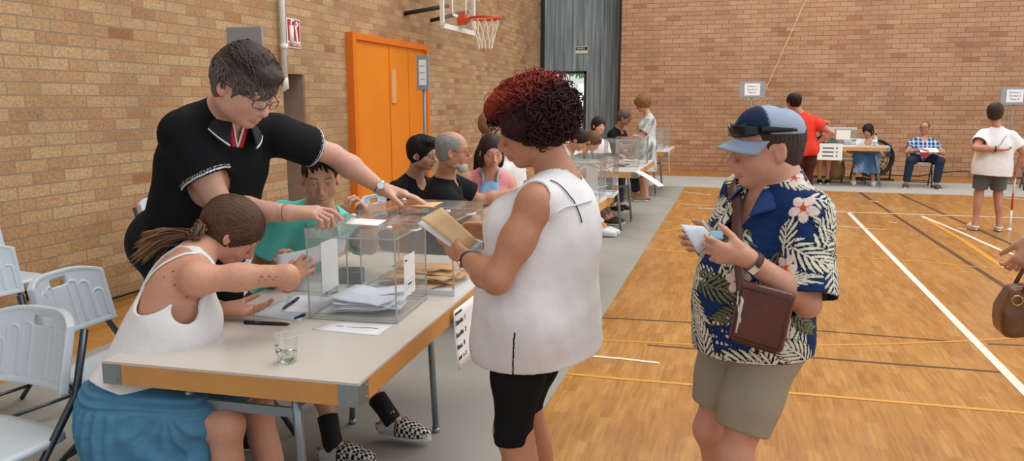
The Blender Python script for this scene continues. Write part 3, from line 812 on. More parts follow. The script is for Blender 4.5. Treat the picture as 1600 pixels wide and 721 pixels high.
def watch(p, root, sd, t, r, strap, face, facedir, case='#b9b4a8', shape='round', fs=.015, wd=.008, metal=0.0):
    a, b = p.el[sd], p.wr[sd]; c = lerp(a, b, t); n = nrm(b - a); o0 = np.array(root.location)
    fd = np.asarray(facedir, float); fd = nrm(fd - n * (fd @ n)); q = np.cross(n, fd)
    grid = []
    for k in range(29):
        an = 2 * pi * k / 28; dirv = cos(an) * fd + sin(an) * q
        grid.append([c + dirv * r + n * x - o0 for x in (-wd, 0, wd)])
    mb = MB(); mb.sheet(grid, .003)
    o = mb.build('wristwatch', mat('strap_' + strap, strap, .35 if metal else .6, metal), root)
    mb = MB(); cc = c + fd * (r + .003) - o0; Rm = np.stack([n, q, fd], 1)
    if shape == 'round':
        pts = [cc + Rm @ V(fs * cos(k * pi / 10), fs * sin(k * pi / 10), 0) for k in range(20)]; mb.poly(pts, fd * .006)
    else: mb.box(cc + fd * .003, (fs * 1.7, fs * 2, .006), Rm, .001)
    cs = mb.build('watch_case', mat('case_' + case, case, .25, .9), o)
    mb = MB(); cc = cc + fd * .0062
    if shape == 'round':
        pts = [cc + Rm @ V(fs * .8 * cos(k * pi / 10), fs * .8 * sin(k * pi / 10), 0) for k in range(20)]; mb.poly(pts, fd * .0006)
    else: mb.box(cc, (fs * 1.4, fs * 1.6, .0008), Rm)
    mb.build('watch_dial', mat('dial_' + face, face, .3), cs)
    return o
# ------------------------------------------------------------------ the sports hall
XL, YB, YC = -4.7, 18.0, 18.6
def area(name, loc, rot, sx, sy, e, col=(1, 1, 1)):
    l = bpy.data.lights.new(name, 'AREA'); l.shape = 'RECTANGLE'; l.size = sx; l.size_y = sy; l.energy = e; l.color = col
    o = bpy.data.objects.new(name, l); COL.objects.link(o); o.location = loc; o.rotation_euler = rot; return o
def brick_mat(name, rot, c1, c2, mortar, bw, bh, seedscale=1.0):
    m, nt, b = nodes_of(name); g = nt.nodes.new('ShaderNodeNewGeometry')
    sp = nt.nodes.new('ShaderNodeSeparateXYZ'); nt.links.new(g.outputs['Position'], sp.inputs[0])
    cb = nt.nodes.new('ShaderNodeCombineXYZ'); nt.links.new(sp.outputs[1 if rot else 0], cb.inputs[0]); nt.links.new(sp.outputs[2], cb.inputs[1])
    br = N(nt, 'ShaderNodeTexBrick', Scale=1.0); br.inputs['Brick Width'].default_value = bw; br.inputs['Row Height'].default_value = bh
    br.inputs['Mortar Size'].default_value = .0055; br.inputs['Mortar Smooth'].default_value = .25; br.inputs['Bias'].default_value = 0
    br.inputs['Color1'].default_value = (0, 0, 0, 1); br.inputs['Color2'].default_value = (1, 1, 1, 1); br.inputs['Mortar'].default_value = (.5, .5, .5, 1)
    nt.links.new(cb.outputs[0], br.inputs['Vector'])
    r = ramp(nt, [(0, c1[0]), (.25, c1[1]), (.5, c1[2]), (.75, c1[3]), (.93, c1[4]), (1, c1[5])], br.outputs['Color'])
    # coloured patches running over several bricks
    n1 = N(nt, 'ShaderNodeTexNoise', Scale=.9, Detail=5.0); nt.links.new(cb.outputs[0], n1.inputs['Vector'])
    r1 = ramp(nt, [(.3, '#b9aca4'), (.5, '#e6ddd0'), (.72, '#ffffff')], n1.outputs[0])
    n2 = N(nt, 'ShaderNodeTexNoise', Scale=45.0, Detail=6.0); nt.links.new(cb.outputs[0], n2.inputs['Vector'])
    r2 = ramp(nt, [(.3, '#d5cfc8'), (.65, '#ffffff')], n2.outputs[0])
    m1 = nt.nodes.new('ShaderNodeMixRGB'); m1.blend_type = 'MULTIPLY'; m1.inputs[0].default_value = c2; nt.links.new(r.outputs[0], m1.inputs[1]); nt.links.new(r1.outputs[0], m1.inputs[2])
    m2 = nt.nodes.new('ShaderNodeMixRGB'); m2.blend_type = 'MULTIPLY'; m2.inputs[0].default_value = 1; nt.links.new(m1.outputs[0], m2.inputs[1]); nt.links.new(r2.outputs[0], m2.inputs[2])
    m3 = nt.nodes.new('ShaderNodeMixRGB'); nt.links.new(br.outputs['Fac'], m3.inputs[0]); nt.links.new(m2.outputs[0], m3.inputs[1]); m3.inputs[2].default_value = C4(mortar)
    nt.links.new(m3.outputs[0], b.inputs['Base Color']); b.inputs['Roughness'].default_value = .75; b.inputs['Specular IOR Level'].default_value = .3
    ad = N(nt, 'ShaderNodeMath', operation='MULTIPLY_ADD'); nt.links.new(br.outputs['Fac'], ad.inputs[0]); ad.inputs[1].default_value = -1.0; nt.links.new(n2.outputs[0], ad.inputs[2])
    bump(nt, b, ad.outputs[0], .6, .006)
    MATS[name] = m; return m
wl = brick_mat('brick_left', True, ['#b38c66', '#bd976e', '#c4a278', '#caaa80', '#ba8f67', '#a6734f'], .5, '#8d7a66', .262, .0885)
wb = brick_mat('brick_back', False, ['#bd9270', '#c29877', '#c79e7d', '#cca585', '#bb8d6b', '#ad7d5c'], .45, '#7a5f4c', .30, .098)
def struct(o): o['kind'] = 'structure'; return o

# left wall with a niche (opening) in it
NY0, NY1, NZ = 7.35, 7.78, 1.85
mb = MB()
def wallbox(mb, x0, x1, y0, y1, z0, z1, mi=0): mb.box(((x0 + x1) / 2, (y0 + y1) / 2, (z0 + z1) / 2), (x1 - x0, y1 - y0, z1 - z0), mi=mi)
wallbox(mb, XL - .5, XL, -1, NY0, 0, 8); wallbox(mb, XL - .5, XL, NY1, YC + .1, 0, 8); wallbox(mb, XL - .5, XL, NY0, NY1, NZ, 8); wallbox(mb, XL - .6, XL - .35, NY0 - .1, NY1 + .1, 0, NZ + .1)
struct(mb.build('wall_left', wl))
mb = MB(); wallbox(mb, XL - .34, XL - .01, NY1 - .012, NY1 + .01, 0, NZ); wallbox(mb, XL - .352, XL - .34, NY0, NY1, 0, NZ); struct(mb.build('trim_2', mat('niche_plaster', '#9c8675', .85, noise=.12, nscale=5)))
XC = (970 - 800) / FPX; d_ = ray(970, 100); XCB = d_[0] / d_[1] * YB
mb = MB(); wallbox(mb, XCB, 9.5, YB, YB + .45, 0, 8); struct(mb.build('wall_back', wb))
# board-marked concrete bay in the corner, with a doorway to the outside
m, nt, b = nodes_of('board_marked_concrete'); g = nt.nodes.new('ShaderNodeNewGeometry'); mp = N(nt, 'ShaderNodeMapping'); mp.inputs['Scale'].default_value = (9, 1, .35)
nt.links.new(g.outputs['Position'], mp.inputs[0]); n1 = N(nt, 'ShaderNodeTexNoise', Scale=2.0, Detail=6.0); nt.links.new(mp.outputs[0], n1.inputs[0])
rr = ramp(nt, [(.3, '#5f6a6e'), (.5, '#7b888c'), (.7, '#98a5a8')], n1.outputs[0])
br = N(nt, 'ShaderNodeTexBrick'); sp = nt.nodes.new('ShaderNodeSeparateXYZ'); cb = nt.nodes.new('ShaderNodeCombineXYZ'); nt.links.new(g.outputs['Position'], sp.inputs[0]); nt.links.new(sp.outputs[2], cb.inputs[0]); nt.links.new(sp.outputs[0], cb.inputs[1]); nt.links.new(cb.outputs[0], br.inputs[0])
br.inputs['Scale'].default_value = 1; br.inputs['Brick Width'].default_value = 30; br.inputs['Row Height'].default_value = .14; br.inputs['Mortar Size'].default_value = .004
mx = nt.nodes.new('ShaderNodeMixRGB'); nt.links.new(br.outputs['Fac'], mx.inputs[0]); nt.links.new(rr.outputs[0], mx.inputs[1]); mx.inputs[2].default_value = C4('#555f64')
nt.links.new(mx.outputs[0], b.inputs['Base Color']); b.inputs['Roughness'].default_value = .8; bump(nt, b, n1.outputs[0], .4, .01); concrete = m
dl, dr = ray(845, 100), ray(916, 140); XD1 = dr[0] / dr[1] * YC; XD0 = XD1 - 1.25; DZ = aty(916, 111, YC)[2]
mb = MB(); wallbox(mb, XL - .1, XD0, YC, YC + .3, 0, 8); wallbox(mb, XD1, XCB + .05, YC, YC + .3, 0, 8); wallbox(mb, XD0, XD1, YC, YC + .3, DZ, 8)
struct(mb.build('wall_corner', concrete))
dk = mat('dark_joint', '#1b1d1f', .7)
mb = MB(); wallbox(mb, XCB - .06, XCB, YB + .02, YC, 0, 8); wallbox(mb, XL, XL + .1, YC - .03, YC, 0, 8); struct(mb.build('trim_1', dk))
mb = MB(); f_ = .06
mb.box(((XD0 + XD1) / 2, YC + .1, .01), (XD1 - XD0, .2, .02)); wallbox(mb, XD0, XD0 + f_, YC + .02, YC + .14, 0, DZ); wallbox(mb, XD1 - f_, XD1, YC + .02, YC + .14, 0, DZ); wallbox(mb, XD0, XD1, YC + .02, YC + .14, DZ - f_, DZ)
dr_ = struct(mb.build('door_1', mat('door_metal', '#23282b', .5, .3)))
# outside: paving, a pale house front and trees seen through the doorway
mb = MB(); wallbox(mb, -12, 4, YC + .3, 40, -.12, -.02); struct(mb.build('pavement_outside', mat('paving', '#b8b4aa', .9, noise=.1)))
mb = MB(); wallbox(mb, -14, 4, 33, 33.4, -.1, 2.3)
tag(mb.build('garden_wall', mat('garden_wall', '#d8dcd4', .8, noise=.05)), 'pale low wall outside beyond the open doorway', 'wall', kind='structure')
r_ = np.random.default_rng(5)
def leafy(name, label, c, rad, n, col, gr=None):
    t = thing(name, label, 'tree', (c[0], c[1], 0), group=gr)
    mb = MB(); mb.tube([V(0, 0, 0), V(.05, 0, c[2] * .5), V(0, .1, c[2])], [.14, .1, .06]); mb.build('trunk', mat('bark', '#54463a', .9), t)
    q = r_.normal(size=(n, 3)); q /= np.linalg.norm(q, axis=1, keepdims=True); q = q * (r_.uniform(.3, 1, n) ** .4)[:, None] * V(*rad) + V(0, 0, c[2])
    a = r_.normal(size=(n, 3)); a /= np.linalg.norm(a, axis=1, keepdims=True); b_ = np.cross(a, r_.normal(size=(n, 3))); b_ /= np.linalg.norm(b_, axis=1, keepdims=True)
    s_ = .14; v = np.stack([q - a * s_, q + b_ * s_ * .45, q + a * s_, q - b_ * s_ * .45], 1).reshape(-1, 3)
    me = np_mesh('foliage', v, np.arange(4 * n).reshape(-1, 4), np.tile(srgb(col), (4 * n, 1)) * r_.uniform(.6, 1.3, (n, 1)).repeat(4, 0)); link('foliage', me, CLOTH(), t)
area('outdoor_fill_light', (-4, 27, 7.5), (0, 0, 0), 8, 8, 3200, (1, .99, .95))  # unseen lamp added beyond the back wall, stands in for bright open sky
leafy('street_tree', 'green leafy tree outside the open doorway, upper part', (-5.4, 28, 3.6), (1.9, 1.4, 1.2), 1500, '#4f7a45')

# floor: strip parquet under clear varnish
m, nt, b = nodes_of('parquet'); g = nt.nodes.new('ShaderNodeNewGeometry')
sp = nt.nodes.new('ShaderNodeSeparateXYZ'); nt.links.new(g.outputs['Position'], sp.inputs[0]); cb = nt.nodes.new('ShaderNodeCombineXYZ'); nt.links.new(sp.outputs[1], cb.inputs[0]); nt.links.new(sp.outputs[0], cb.inputs[1])
br = N(nt, 'ShaderNodeTexBrick', Scale=1.0); br.inputs['Brick Width'].default_value = .30; br.inputs['Row Height'].default_value = .06; br.inputs['Mortar Size'].default_value = .0006; br.inputs['Mortar Smooth'].default_value = .1
br.inputs['Color1'].default_value = (0, 0, 0, 1); br.inputs['Color2'].default_value = (1, 1, 1, 1); br.inputs['Mortar'].default_value = (.2, .2, .2, 1); br.offset_frequency = 3; br.offset = .37
nt.links.new(cb.outputs[0], br.inputs['Vector'])
r = ramp(nt, [(0, '#b07c3c'), (.3, '#b88341'), (.6, '#be8a48'), (.85, '#c4934f'), (1, '#b57f3e')], br.outputs['Color'])
mp = N(nt, 'ShaderNodeMapping'); mp.inputs['Scale'].default_value = (2.0, 30, 1); nt.links.new(cb.outputs[0], mp.inputs[0]); mp.inputs['Scale'].default_value = (3, 40, 1)
n1 = N(nt, 'ShaderNodeTexNoise', Scale=1.5, Detail=6.0); nt.links.new(mp.outputs[0], n1.inputs[0]); r1 = ramp(nt, [(.3, '#d9cdbd'), (.65, '#ffffff')], n1.outputs[0])
n3 = N(nt, 'ShaderNodeTexNoise', Scale=.7, Detail=3.0); nt.links.new(cb.outputs[0], n3.inputs[0]); r3 = ramp(nt, [(.35, '#efe8df'), (.65, '#ffffff')], n3.outputs[0])
x1 = nt.nodes.new('ShaderNodeMixRGB'); x1.blend_type = 'MULTIPLY'; x1.inputs[0].default_value = 1; nt.links.new(r.outputs[0], x1.inputs[1]); nt.links.new(r1.outputs[0], x1.inputs[2])
x2 = nt.nodes.new('ShaderNodeMixRGB'); x2.blend_type = 'MULTIPLY'; x2.inputs[0].default_value = 1; nt.links.new(x1.outputs[0], x2.inputs[1]); nt.links.new(r3.outputs[0], x2.inputs[2])
nt.links.new(x2.outputs[0], b.inputs['Base Color'])
n4 = N(nt, 'ShaderNodeTexNoise', Scale=6.0, Detail=3.0); nt.links.new(cb.outputs[0], n4.inputs[0]); mr = N(nt, 'ShaderNodeMapRange'); nt.links.new(n4.outputs[0], mr.inputs[0]); mr.inputs[3].default_value = .2; mr.inputs[4].default_value = .34
nt.links.new(mr.outputs[0], b.inputs['Roughness']); b.inputs['Specular IOR Level'].default_value = .5
PARQ = m
mb = MB(); wallbox(mb, XL - .6, 9.5, -1, YC + .3, -.1, 0); struct(mb.build('floor', PARQ))
# grey protective flooring rolled out along the left wall and the back wall
gm = mat('grey_matting', '#918d84', .8, noise=.07, nscale=2.2, bumps=.2, bscale=120)
mb = MB(); wallbox(mb, -3.85, -.885, -.5, 14.4, .0, .004); o = mb.build('protective_matting', gm)
tag(o, 'long grey protective floor matting beneath the tables beside the left brick wall', 'floor mat')
mb = MB(); wallbox(mb, -3.9, 9.4, 14.42, 16.5, .0, .004); o = mb.build('protective_matting', mat('grey_matting_back', '#a9a59d', .8, noise=.06, nscale=2.2, bumps=.2, bscale=120))
tag(o, 'grey protective floor matting laid across the hall in front of the back wall', 'floor mat')
# court lines
cols = {'w': mat('line_white', '#dcd6c6', .4), 'y': mat('line_yellow', '#d0912f', .4), 'd': mat('line_dark', '#4b3626', .4)}
def line(px, col, w, closed=False, world=None):
    p = [atz(x, y, 0)[:2] for x, y in px] if world is None else [np.array(q, float) for q in world]
    mb = MB(); L = []; Rr = []
    for i, q in enumerate(p):
        t = nrm(p[min(i + 1, len(p) - 1)] - p[max(i - 1, 0)]); nn = V(-t[1], t[0]) * w / 2
        L.append(mb.bm.verts.new((*(q + nn), .0016 + .0003 * 'dyw'.index(col)))); Rr.append(mb.bm.verts.new((*(q - nn), .0016 + .0003 * 'dyw'.index(col))))
    for i in range(len(p) - 1): mb.bm.faces.new((L[i], Rr[i], Rr[i + 1], L[i + 1]))
    return struct(mb.build('floor_marking', cols[col]))
line(None, 'w', .055, world=[(1.556, 1), (1.556, 11.75)])
line([(1440, 338), (1500, 363), (1560, 390), (1583, 398), (1620, 405), (1700, 415)], 'w', .05)
line([(1443, 340), (1500, 373), (1571, 420)], 'y', .06)
line([(1343, 301), (1600, 468), (1700, 533)], 'd', .05)
line([(1404, 303), (1600, 391)], 'd', .045)
line([(1240, 296), (1340, 296), (1450, 301), (1600, 312)], 'w', .05)
line([(1090, 326), (1295, 331), (1600, 341)], 'w', .05)
line([(940, 497), (1200, 511), (1487, 534)], 'd', .022); line([(1544, 538), (1640, 542)], 'd', .022)
line([(936, 532), (1100, 540), (1250, 541), (1400, 538), (1520, 533), (1600, 528)], 'y', .024)
line([(1012, 540), (1200, 554), (1562, 582)], 'd', .026)
line([(900, 555), (970, 561), (1030, 568)], 'w', .03)
line([(860, 582), (940, 590), (1250, 616), (1600, 646), (1700, 655)], 'y', .032)
line([(1010, 390), (1100, 396)], 'y', .05); line([(1285, 400), (1420, 408), (1554, 420)], 'y', .03)
line([(1068, 300), (1110, 305)], 'w', .04); line([(1062, 319), (1112, 322)], 'w', .03); line([(1300, 353), (1385, 360)], 'w', .03)
arc = [(1046, 338), (1068, 342), (1082, 348), (1080, 354), (1060, 359), (1032, 362)]; line(arc, 'y', .04)
line([(1360, 314), (1372, 316)], 'w', .04); line([(1388, 347), (1402, 349)], 'w', .04); line([(1496, 357), (1510, 359)], 'w', .04)

# orange steel double door
OD = atx(539, 50, XL), atx(661, 85, XL)
y0, y1 = OD[0][1], OD[1][1]; zt = OD[0][2]
mb = MB(); wallbox(mb, XL - .02, XL + .10, y0, y0 + .1, 0, zt); wallbox(mb, XL - .02, XL + .10, y1 - .1, y1, 0, zt); wallbox(mb, XL - .02, XL + .10, y0 + .1, y1 - .1, zt - .08, zt)
om = mat('orange_paint', '#dd7f16', .38, noise=.05, nscale=1.5, bumps=.12, bscale=14, bdist=.01)
dr2 = struct(mb.build('door_2', mat('orange_frame', '#d86f18', .4, bumps=.2, bscale=40)))
ym = (y0 + y1) / 2 - .1
mb = MB(); wallbox(mb, XL, XL + .06, y0 + .1, ym - .01, 0, zt - .08); mb.build('door_leaf', om, dr2)
mb = MB(); wallbox(mb, XL, XL + .06, ym + .01, y1 - .1, 0, zt - .08); mb.build('door_leaf', om, dr2)
mb = MB(); wallbox(mb, XL + .06, XL + .075, ym - .03, ym + .03, 0, zt - .1); wallbox(mb, XL + .06, XL + .07, ym + .62, ym + .64, 0, zt - .1); mb.build('door_strip', om, dr2)
q = atx(613, 135, XL + .06); mb = MB(); mb.box((XL + .075, q[1], q[2]), (.03, .15, .46), bev=.004)
tag(mb.build('door_plate', mat('plate', '#d79a63', .5)), None)
bpy.data.objects['door_plate'].parent = dr2
# dirt-darkened brick patch beside the door, above the sign post
# white pipe
pz = atx(446, 118, XL + .06)
mb = MB(); py = pz[1]; mb.tube([(XL + .05, py, pz[2] - .02), (XL + .06, py, 3.0), (XL + .06, py, 8)], .032, 12); mb.tube([(XL + .05, py, pz[2] + .02), (XL + .05, py + .02, pz[2] - .12), (XL - .1, py + .06, pz[2] - .18)], .032, 12)
for z in (2.1, 3.2): mb.tube([(XL + .06, py, z), (XL + .06, py, z + .05)], .042, 12)
tag(mb.build('wall_pipe', mat('pipe_white', '#e2e0da', .45)), 'white vertical pipe running up the brick wall beside the red extinguisher sign', 'pipe')
# fire extinguisher sign (Spanish), with symbol
def sign_text(name, body, size, color, origin, Rm, parent, ext=.0008, bold=0.0, align='CENTER'):
    return text_mesh(name, body, size, mat('ink_' + color, color, .7), M44(Rm, origin), parent, ext, align, bold)
a = atx(450, 28, XL); b2 = atx(465, 76, XL); sy, sz = (a[1] + b2[1]) / 2, (a[2] + b2[2]) / 2; sh_, sw_ = a[2] - b2[2], .26
t = thing('extinguisher_sign', 'red and white fire extinguisher sign high on the brick wall', 'sign', (XL, sy, sz))
RW = np.array([[0, 0, 1.], [1, 0, 0], [0, 1, 0]])   # text plane facing +X : x->Y, y->Z
mb = MB(); mb.box((.006, 0, 0), (.008, sw_, sh_)); mb.build('panel', mat('sign_white', '#e7e2dd', .5), t)
mb = MB(); mb.box((.012, 0, sh_ * .1), (.004, sw_ * .88, sh_ * .72)); mb.box((.012, 0, -sh_ * .39), (.004, sw_ * .88, sh_ * .14)); mb.build('red_field', mat('sign_red', '#a02822', .5), t)
mb = MB(); mb.tube([(.016, -.06, -.12), (.016, -.06, .08)], .028, 10); mb.tube([(.016, -.06, .08), (.016, -.05, .13), (.016, .0, .13)], .01, 6); mb.box((.015, .05, .0), (.003, .03, .22), rotx(.15)); mb.box((.015, .06, .1), (.003, .05, .05), rotx(.7)); mb.build('symbol', mat('sign_white2', '#eee6e2', .5), t)
sign_text('lettering', 'EXTINTOR', .05, '#efe6e2', V(.0145, 0, -sh_ * .39), RW, t)
# exit sign on the concrete, white conduit beside it
q = aty(909, 78, YC); t = thing('exit_sign', 'small dark SALIDA exit sign on the grey concrete above the doorway', 'sign', (q[0], YC, q[2]))
mb = MB(); mb.box((0, -.01, 0), (.30, .014, .17)); mb.build('panel', mat('exit_white', '#cfd0bb', .5), t)
mb = MB(); mb.box((0, -.019, .03), (.28, .004, .08)); mb.build('dark_field', mat('exit_dark', '#20251f', .5), t)
RWB = np.array([[1., 0, 0], [0, 0, -1], [0, 1, 0]])  # text facing -Y
sign_text('lettering', 'SALIDA', .06, '#e8ebd8', V(-.02, -.0225, .03), RWB, t)
mb = MB(); q2 = aty(921, 50, YC); mb.tube([(q2[0], YC - .02, q[2] - .1), (q2[0], YC - .02, 8)], .012, 6); tag(mb.build('cable_conduit', mat('conduit', '#c5cccd', .5)), 'thin white conduit running up the grey concrete wall', 'conduit')
# trailing cables at the foot of the left wall
mb = MB()
for k in range(3):
    mb.tube([(XL + .05 + .03 * k, y, .012 + .02 * k + .01 * sin(y * 3 + k)) for y in np.linspace(2.2, 6.2, 30)], .008, 6)
tag(mb.build('floor_cable', mat('cable', '#1d1a18', .6)), 'black cables lying along the foot of the left brick wall', 'cable')
mb = MB(); mb.tube([(x, YB - .12 - .05 * sin(x * 2), .012 + .12 * max(0, sin(x * 1.7)) * (3.8 < x < 5.5)) for x in np.linspace(3.0, 9, 60)], .012, 6)
tag(mb.build('floor_cable', mat('cable', '#1d1a18', .6)), 'black cable running along the floor below the back wall behind the seated man', 'cable')
# thin diagonal rope in front of the back wall
pa, pb = aty(1259, 0, YB - .3), aty(1185, 165, YB - .3); e = pb + (pb - pa) * 1.0
mb = MB(); mb.tube([pa + (pa - pb), pb, (e[0], e[1], max(.05, e[2]))], .012, 6)
tag(mb.build('hanging_rope', mat('rope', '#c9a277', .8)), 'thin pale rope hanging slantwise before the back brick wall', 'rope')

# basketball backboard and hoop
BX = -3.55
hq = atx(762, 37, BX)
t = thing('basketball_hoop', 'basketball backboard with an orange ring and white net high by the left wall', 'basketball hoop', (0, 0, 0))
# the board stands across the end of a short bracket: its plane faces +X, seen edge on from the room
bx = -4.05
bl, brr = atx(691, 30, bx), atx(740, 45, bx); zb = atx(715, 46, bx)[2]
by0, by1 = bl[1], brr[1]; rimr = .225; byc = (by0 + by1) / 2
t.location = (bx, byc, zb)
bw_ = (by1 - by0) / 2; bh_ = 1.1
wt = mat('board_white', '#dcd9d0', .5)
mb = MB(); fr_ = .05
mb.box((0, -bw_, bh_ / 2), (.05, fr_, bh_)); mb.box((0, bw_, bh_ / 2), (.05, fr_, bh_)); mb.box((0, 0, 0), (.05, bw_ * 2, fr_ * 1.4)); mb.box((0, 0, bh_), (.05, bw_ * 2, fr_)); mb.build('board_frame', wt, t)
mb = MB(); mb.box((0, 0, bh_ / 2), (.012, bw_ * 2 - .05, bh_ - .05)); mb.build('board', clear_plastic(), t)
mb = MB(); mb.box((.012, -.29, .42), (.006, .04, .5)); mb.box((.012, .29, .42), (.006, .04, .5)); mb.box((.012, 0, .65), (.006, .6, .04)); mb.box((.012, 0, .19), (.006, .6, .04)); mb.build('target_lines', wt, t)
mb = MB()
for sgn in (-1, 1):
    for z_, z2 in ((.3, .2), (.9, 1.2)):
        mb = MB(); mb.tube([(0, sgn * .4, z_), (XL - bx, sgn * .5, z2)], .03, 8); mb.build('bracket_arm', mat('bracket', '#3b3b3c', .5, .6), t)
orr = mat('ring_orange', '#c8461e', .4)
rc = V(.05 + .14 + rimr, 0, .16)
mb = MB(); mb.box((.05, 0, .15), (.1, .14, .16)); mb.box((.12, 0, .155), (.14, .09, .02)); mb.poly([(.08, -.06, .08), (.1, -.06, .15), (.24, -.06, .15)], V(0, .12, 0)); mb.build('ring_plate', orr, t)
mb = MB(); mb.tube([rc + rimr * V(cos(k * pi / 16), sin(k * pi / 16), 0) for k in range(33)], .012, 8, cap=False); mb.tube([rc + V(0, 0, -.02) + (rimr + .01) * V(cos(k * pi / 16), sin(k * pi / 16), 0) for k in range(33)], .008, 8, cap=False); mb.build('ring', orr, t)
mb = MB()
for k in range(12):
    for sg in (-1, 1):
        pts = []
        for j in range(13):
            u = j / 12; r0 = rimr * (1 - .55 * u ** .7); a_ = 2 * pi * (k + sg * .5 * (2.2 * u) + .5) / 12
            pts.append(rc + V(r0 * cos(a_), r0 * sin(a_), -.02 - .42 * u))
        mb.tube(pts, .005, 4, cap=False)
mb.build('net', mat('net_cord', '#e4ddcc', .8), t)

# light : high side windows and roof lights throw soft daylight; nothing of them is in view
area('roof_light', (1.5, 4, 8), (0, 0, 0), 7, 5, 420, (1, .98, .95)); area('roof_light', (1.5, 12.5, 8), (0, 0, 0), 7, 5, 560, (1, .98, .95))
area('side_window_light', (9.3, 6, 4.5), (0, R(72), 0), 3.5, 14, 420, (.96, .98, 1.0))
w = bpy.data.worlds.new('daylight'); S.world = w; w.use_nodes = True
bg = w.node_tree.nodes['Background']; bg.inputs[0].default_value = (.93, .96, 1.0, 1); bg.inputs[1].default_value = .75
cam = bpy.data.cameras.new('camera'); co = bpy.data.objects.new('camera', cam); COL.objects.link(co); S.camera = co
cam.sensor_fit = 'HORIZONTAL'; cam.sensor_width = 36; cam.lens = FPX / 1600 * 36; cam.clip_start = .05; cam.clip_end = 200
from mathutils import Matrix
co.matrix_world = Matrix([[RT[0], UP[0], -FW[0], CP[0]], [RT[1], UP[1], -FW[1], CP[1]], [RT[2], UP[2], -FW[2], CP[2]], [0, 0, 0, 1]])
vs_ = S.view_settings; vs_.view_transform = 'Standard'; vs_.look = 'None'; vs_.gamma = 1; vs_.exposure = 0; vs_.use_curve_mapping = False
try: S.cycles.use_denoising = True; S.cycles.max_bounces = 8; S.cycles.transparent_max_bounces = 24
except Exception: pass
# ------------------------------------------------------------------ furniture
STEEL = mat('grey_steel_tube', '#8e9aa2', .32, .75)
DARKSTEEL = mat('dark_steel_tube', '#4b5158', .3, .8)
WOOD = mat('beech_edge', '#c98f4c', .5, noise=.10, nscale=6, bumps=.06, bscale=30)
TOPM = mat('laminate', '#c9c0b6', .32, noise=.02, nscale=3)
BRK = mat('corner_metal', '#90999c', .35, .7, noise=.08, nscale=30)
def table(label, loc, rz, w=.88, L=1.8, legy=(.16, 1.15), group=None, apron=.066, th=.745, splay=.07, lean=0.0):
    """near-left corner at loc, long side along local +y"""
    t = thing('trestle_table', label, 'table', loc, rz, group)
    h = th
    mb = MB(); mb.box((w / 2, L / 2, h - .004), (w, L, .008)); mb.box((w / 2, L / 2, h - .014), (w - .03, L - .03, .012)); mb.build('tabletop', TOPM, t)
    mb = MB(); a = apron; z = h - .008 - a / 2
    mb.box((w / 2, .0125, z), (w, .025, a)); mb.box((w / 2, L - .0125, z), (w, .025, a)); mb.box((.0125, L / 2, z), (.025, L - .05, a)); mb.box((w - .0125, L / 2, z), (.025, L - .05, a)); mb.build('wooden_edge', WOOD, t)
    for sx, sy in ((0, 0), (1, 0), (0, 1), (1, 1)):
        mb = MB(); x = w * sx; y = L * sy; dx = 1 - 2 * sx; dy = 1 - 2 * sy; b = .065
        mb.box((x + dx * b / 2 - dx * .001, y - dy * .001, z), (b, .004, a)); mb.box((x - dx * .001, y + dy * b / 2 - dy * .001, z), (.004, b, a))
        for k in (-.018, .018):
            mb.tube([(x + dx * .048, y - dy * .002, z + k), (x + dx * .048, y - dy * .006, z + k)], .005, 8); mb.tube([(x - dx * .002, y + dy * .048, z + k), (x - dx * .006, y + dy * .048, z + k)], .005, 8)
        mb.build('corner_bracket', BRK, t)
    for i, yy in enumerate(legy):
        dy = (-lean if i == 0 else lean)
        xl, xr = .25, w - .25
        for x, sg in ((xl, -1), (xr, 1)):
            mb = MB(); mb.tube([(x, yy, h - .03), (x + sg * splay * .3, yy + dy * .3, h * .7), (x + sg * splay, yy + dy, .012)], .015, 12); mb.tube([(x + sg * splay, yy + dy, .03), (x + sg * splay, yy + dy, .0)], .018, 12); mb.build('leg', STEEL, t)
        mb = MB(); zc = .60 if i == 0 else .46
        zf = (h - zc) / h
        mb.box((w / 2, yy + dy * zf, zc), (xr - xl + 2 * splay * zf, .012, .03)); mb.build('crossbar', STEEL, t)
        mb = MB(); c = (w / 2, yy + dy * zf, zc); e = (w / 2, yy + (.42 if i == 0 else -.42), h - .04)
        mb.tube([c, e], .007, 8); mb.build('folding_strut', STEEL, t)
    return t
# the voting table in front
TA = atan2(1.937 - 1.854, -1.022 + 1.886) * .55
T0 = V(-1.886, 1.862, 0)
front_table = table('beige voting table with wooden edge and metal corners, nearest and largest', T0, TA, w=.868, L=1.85, legy=(.08, 1.30), splay=.03, lean=0.0)
def TL(x, y, z=.745): return T0 + rotz(TA) @ V(x, y, z)

def backrest_field(y0=0.0):
    def f(p):
        x, y, z = p[..., 0], p[..., 1], p[..., 2]
        # curved slab with an arched top edge: local origin at bottom centre
        yy = y - (x * x) * 1.5 + .01
        hx = .205; ztop = .275 - .9 * np.maximum(np.abs(x) - .06, 0) ** 2 * 2.2
        d = np.maximum(np.abs(yy) - .008, np.maximum(np.abs(x) - hx, np.maximum(z - ztop, -z)))
        rim = np.maximum(np.abs(x) - hx, np.maximum(z - ztop, -z))
        d = np.minimum(d, np.maximum(np.abs(yy + .006) - .017, np.maximum(rim, -(rim + .018))))
        # raised arches on both faces
        for cx, top in ((-.16, .15), (-.112, .20), (-.064, .215), (.064, .215), (.112, .20), (.16, .15)):
            q = np.sqrt((x - cx) ** 2 + np.maximum(z - (top - .02), 0) ** 2) - .02
            q = np.maximum(np.abs(q) - .003, .03 - z)
            d = np.minimum(d, np.maximum(q, np.abs(yy) - .0125))
        hole = np.maximum(np.abs(x) - .045, np.abs(z - .225) - .016)
        return np.maximum(d, -hole) * .8
    return f
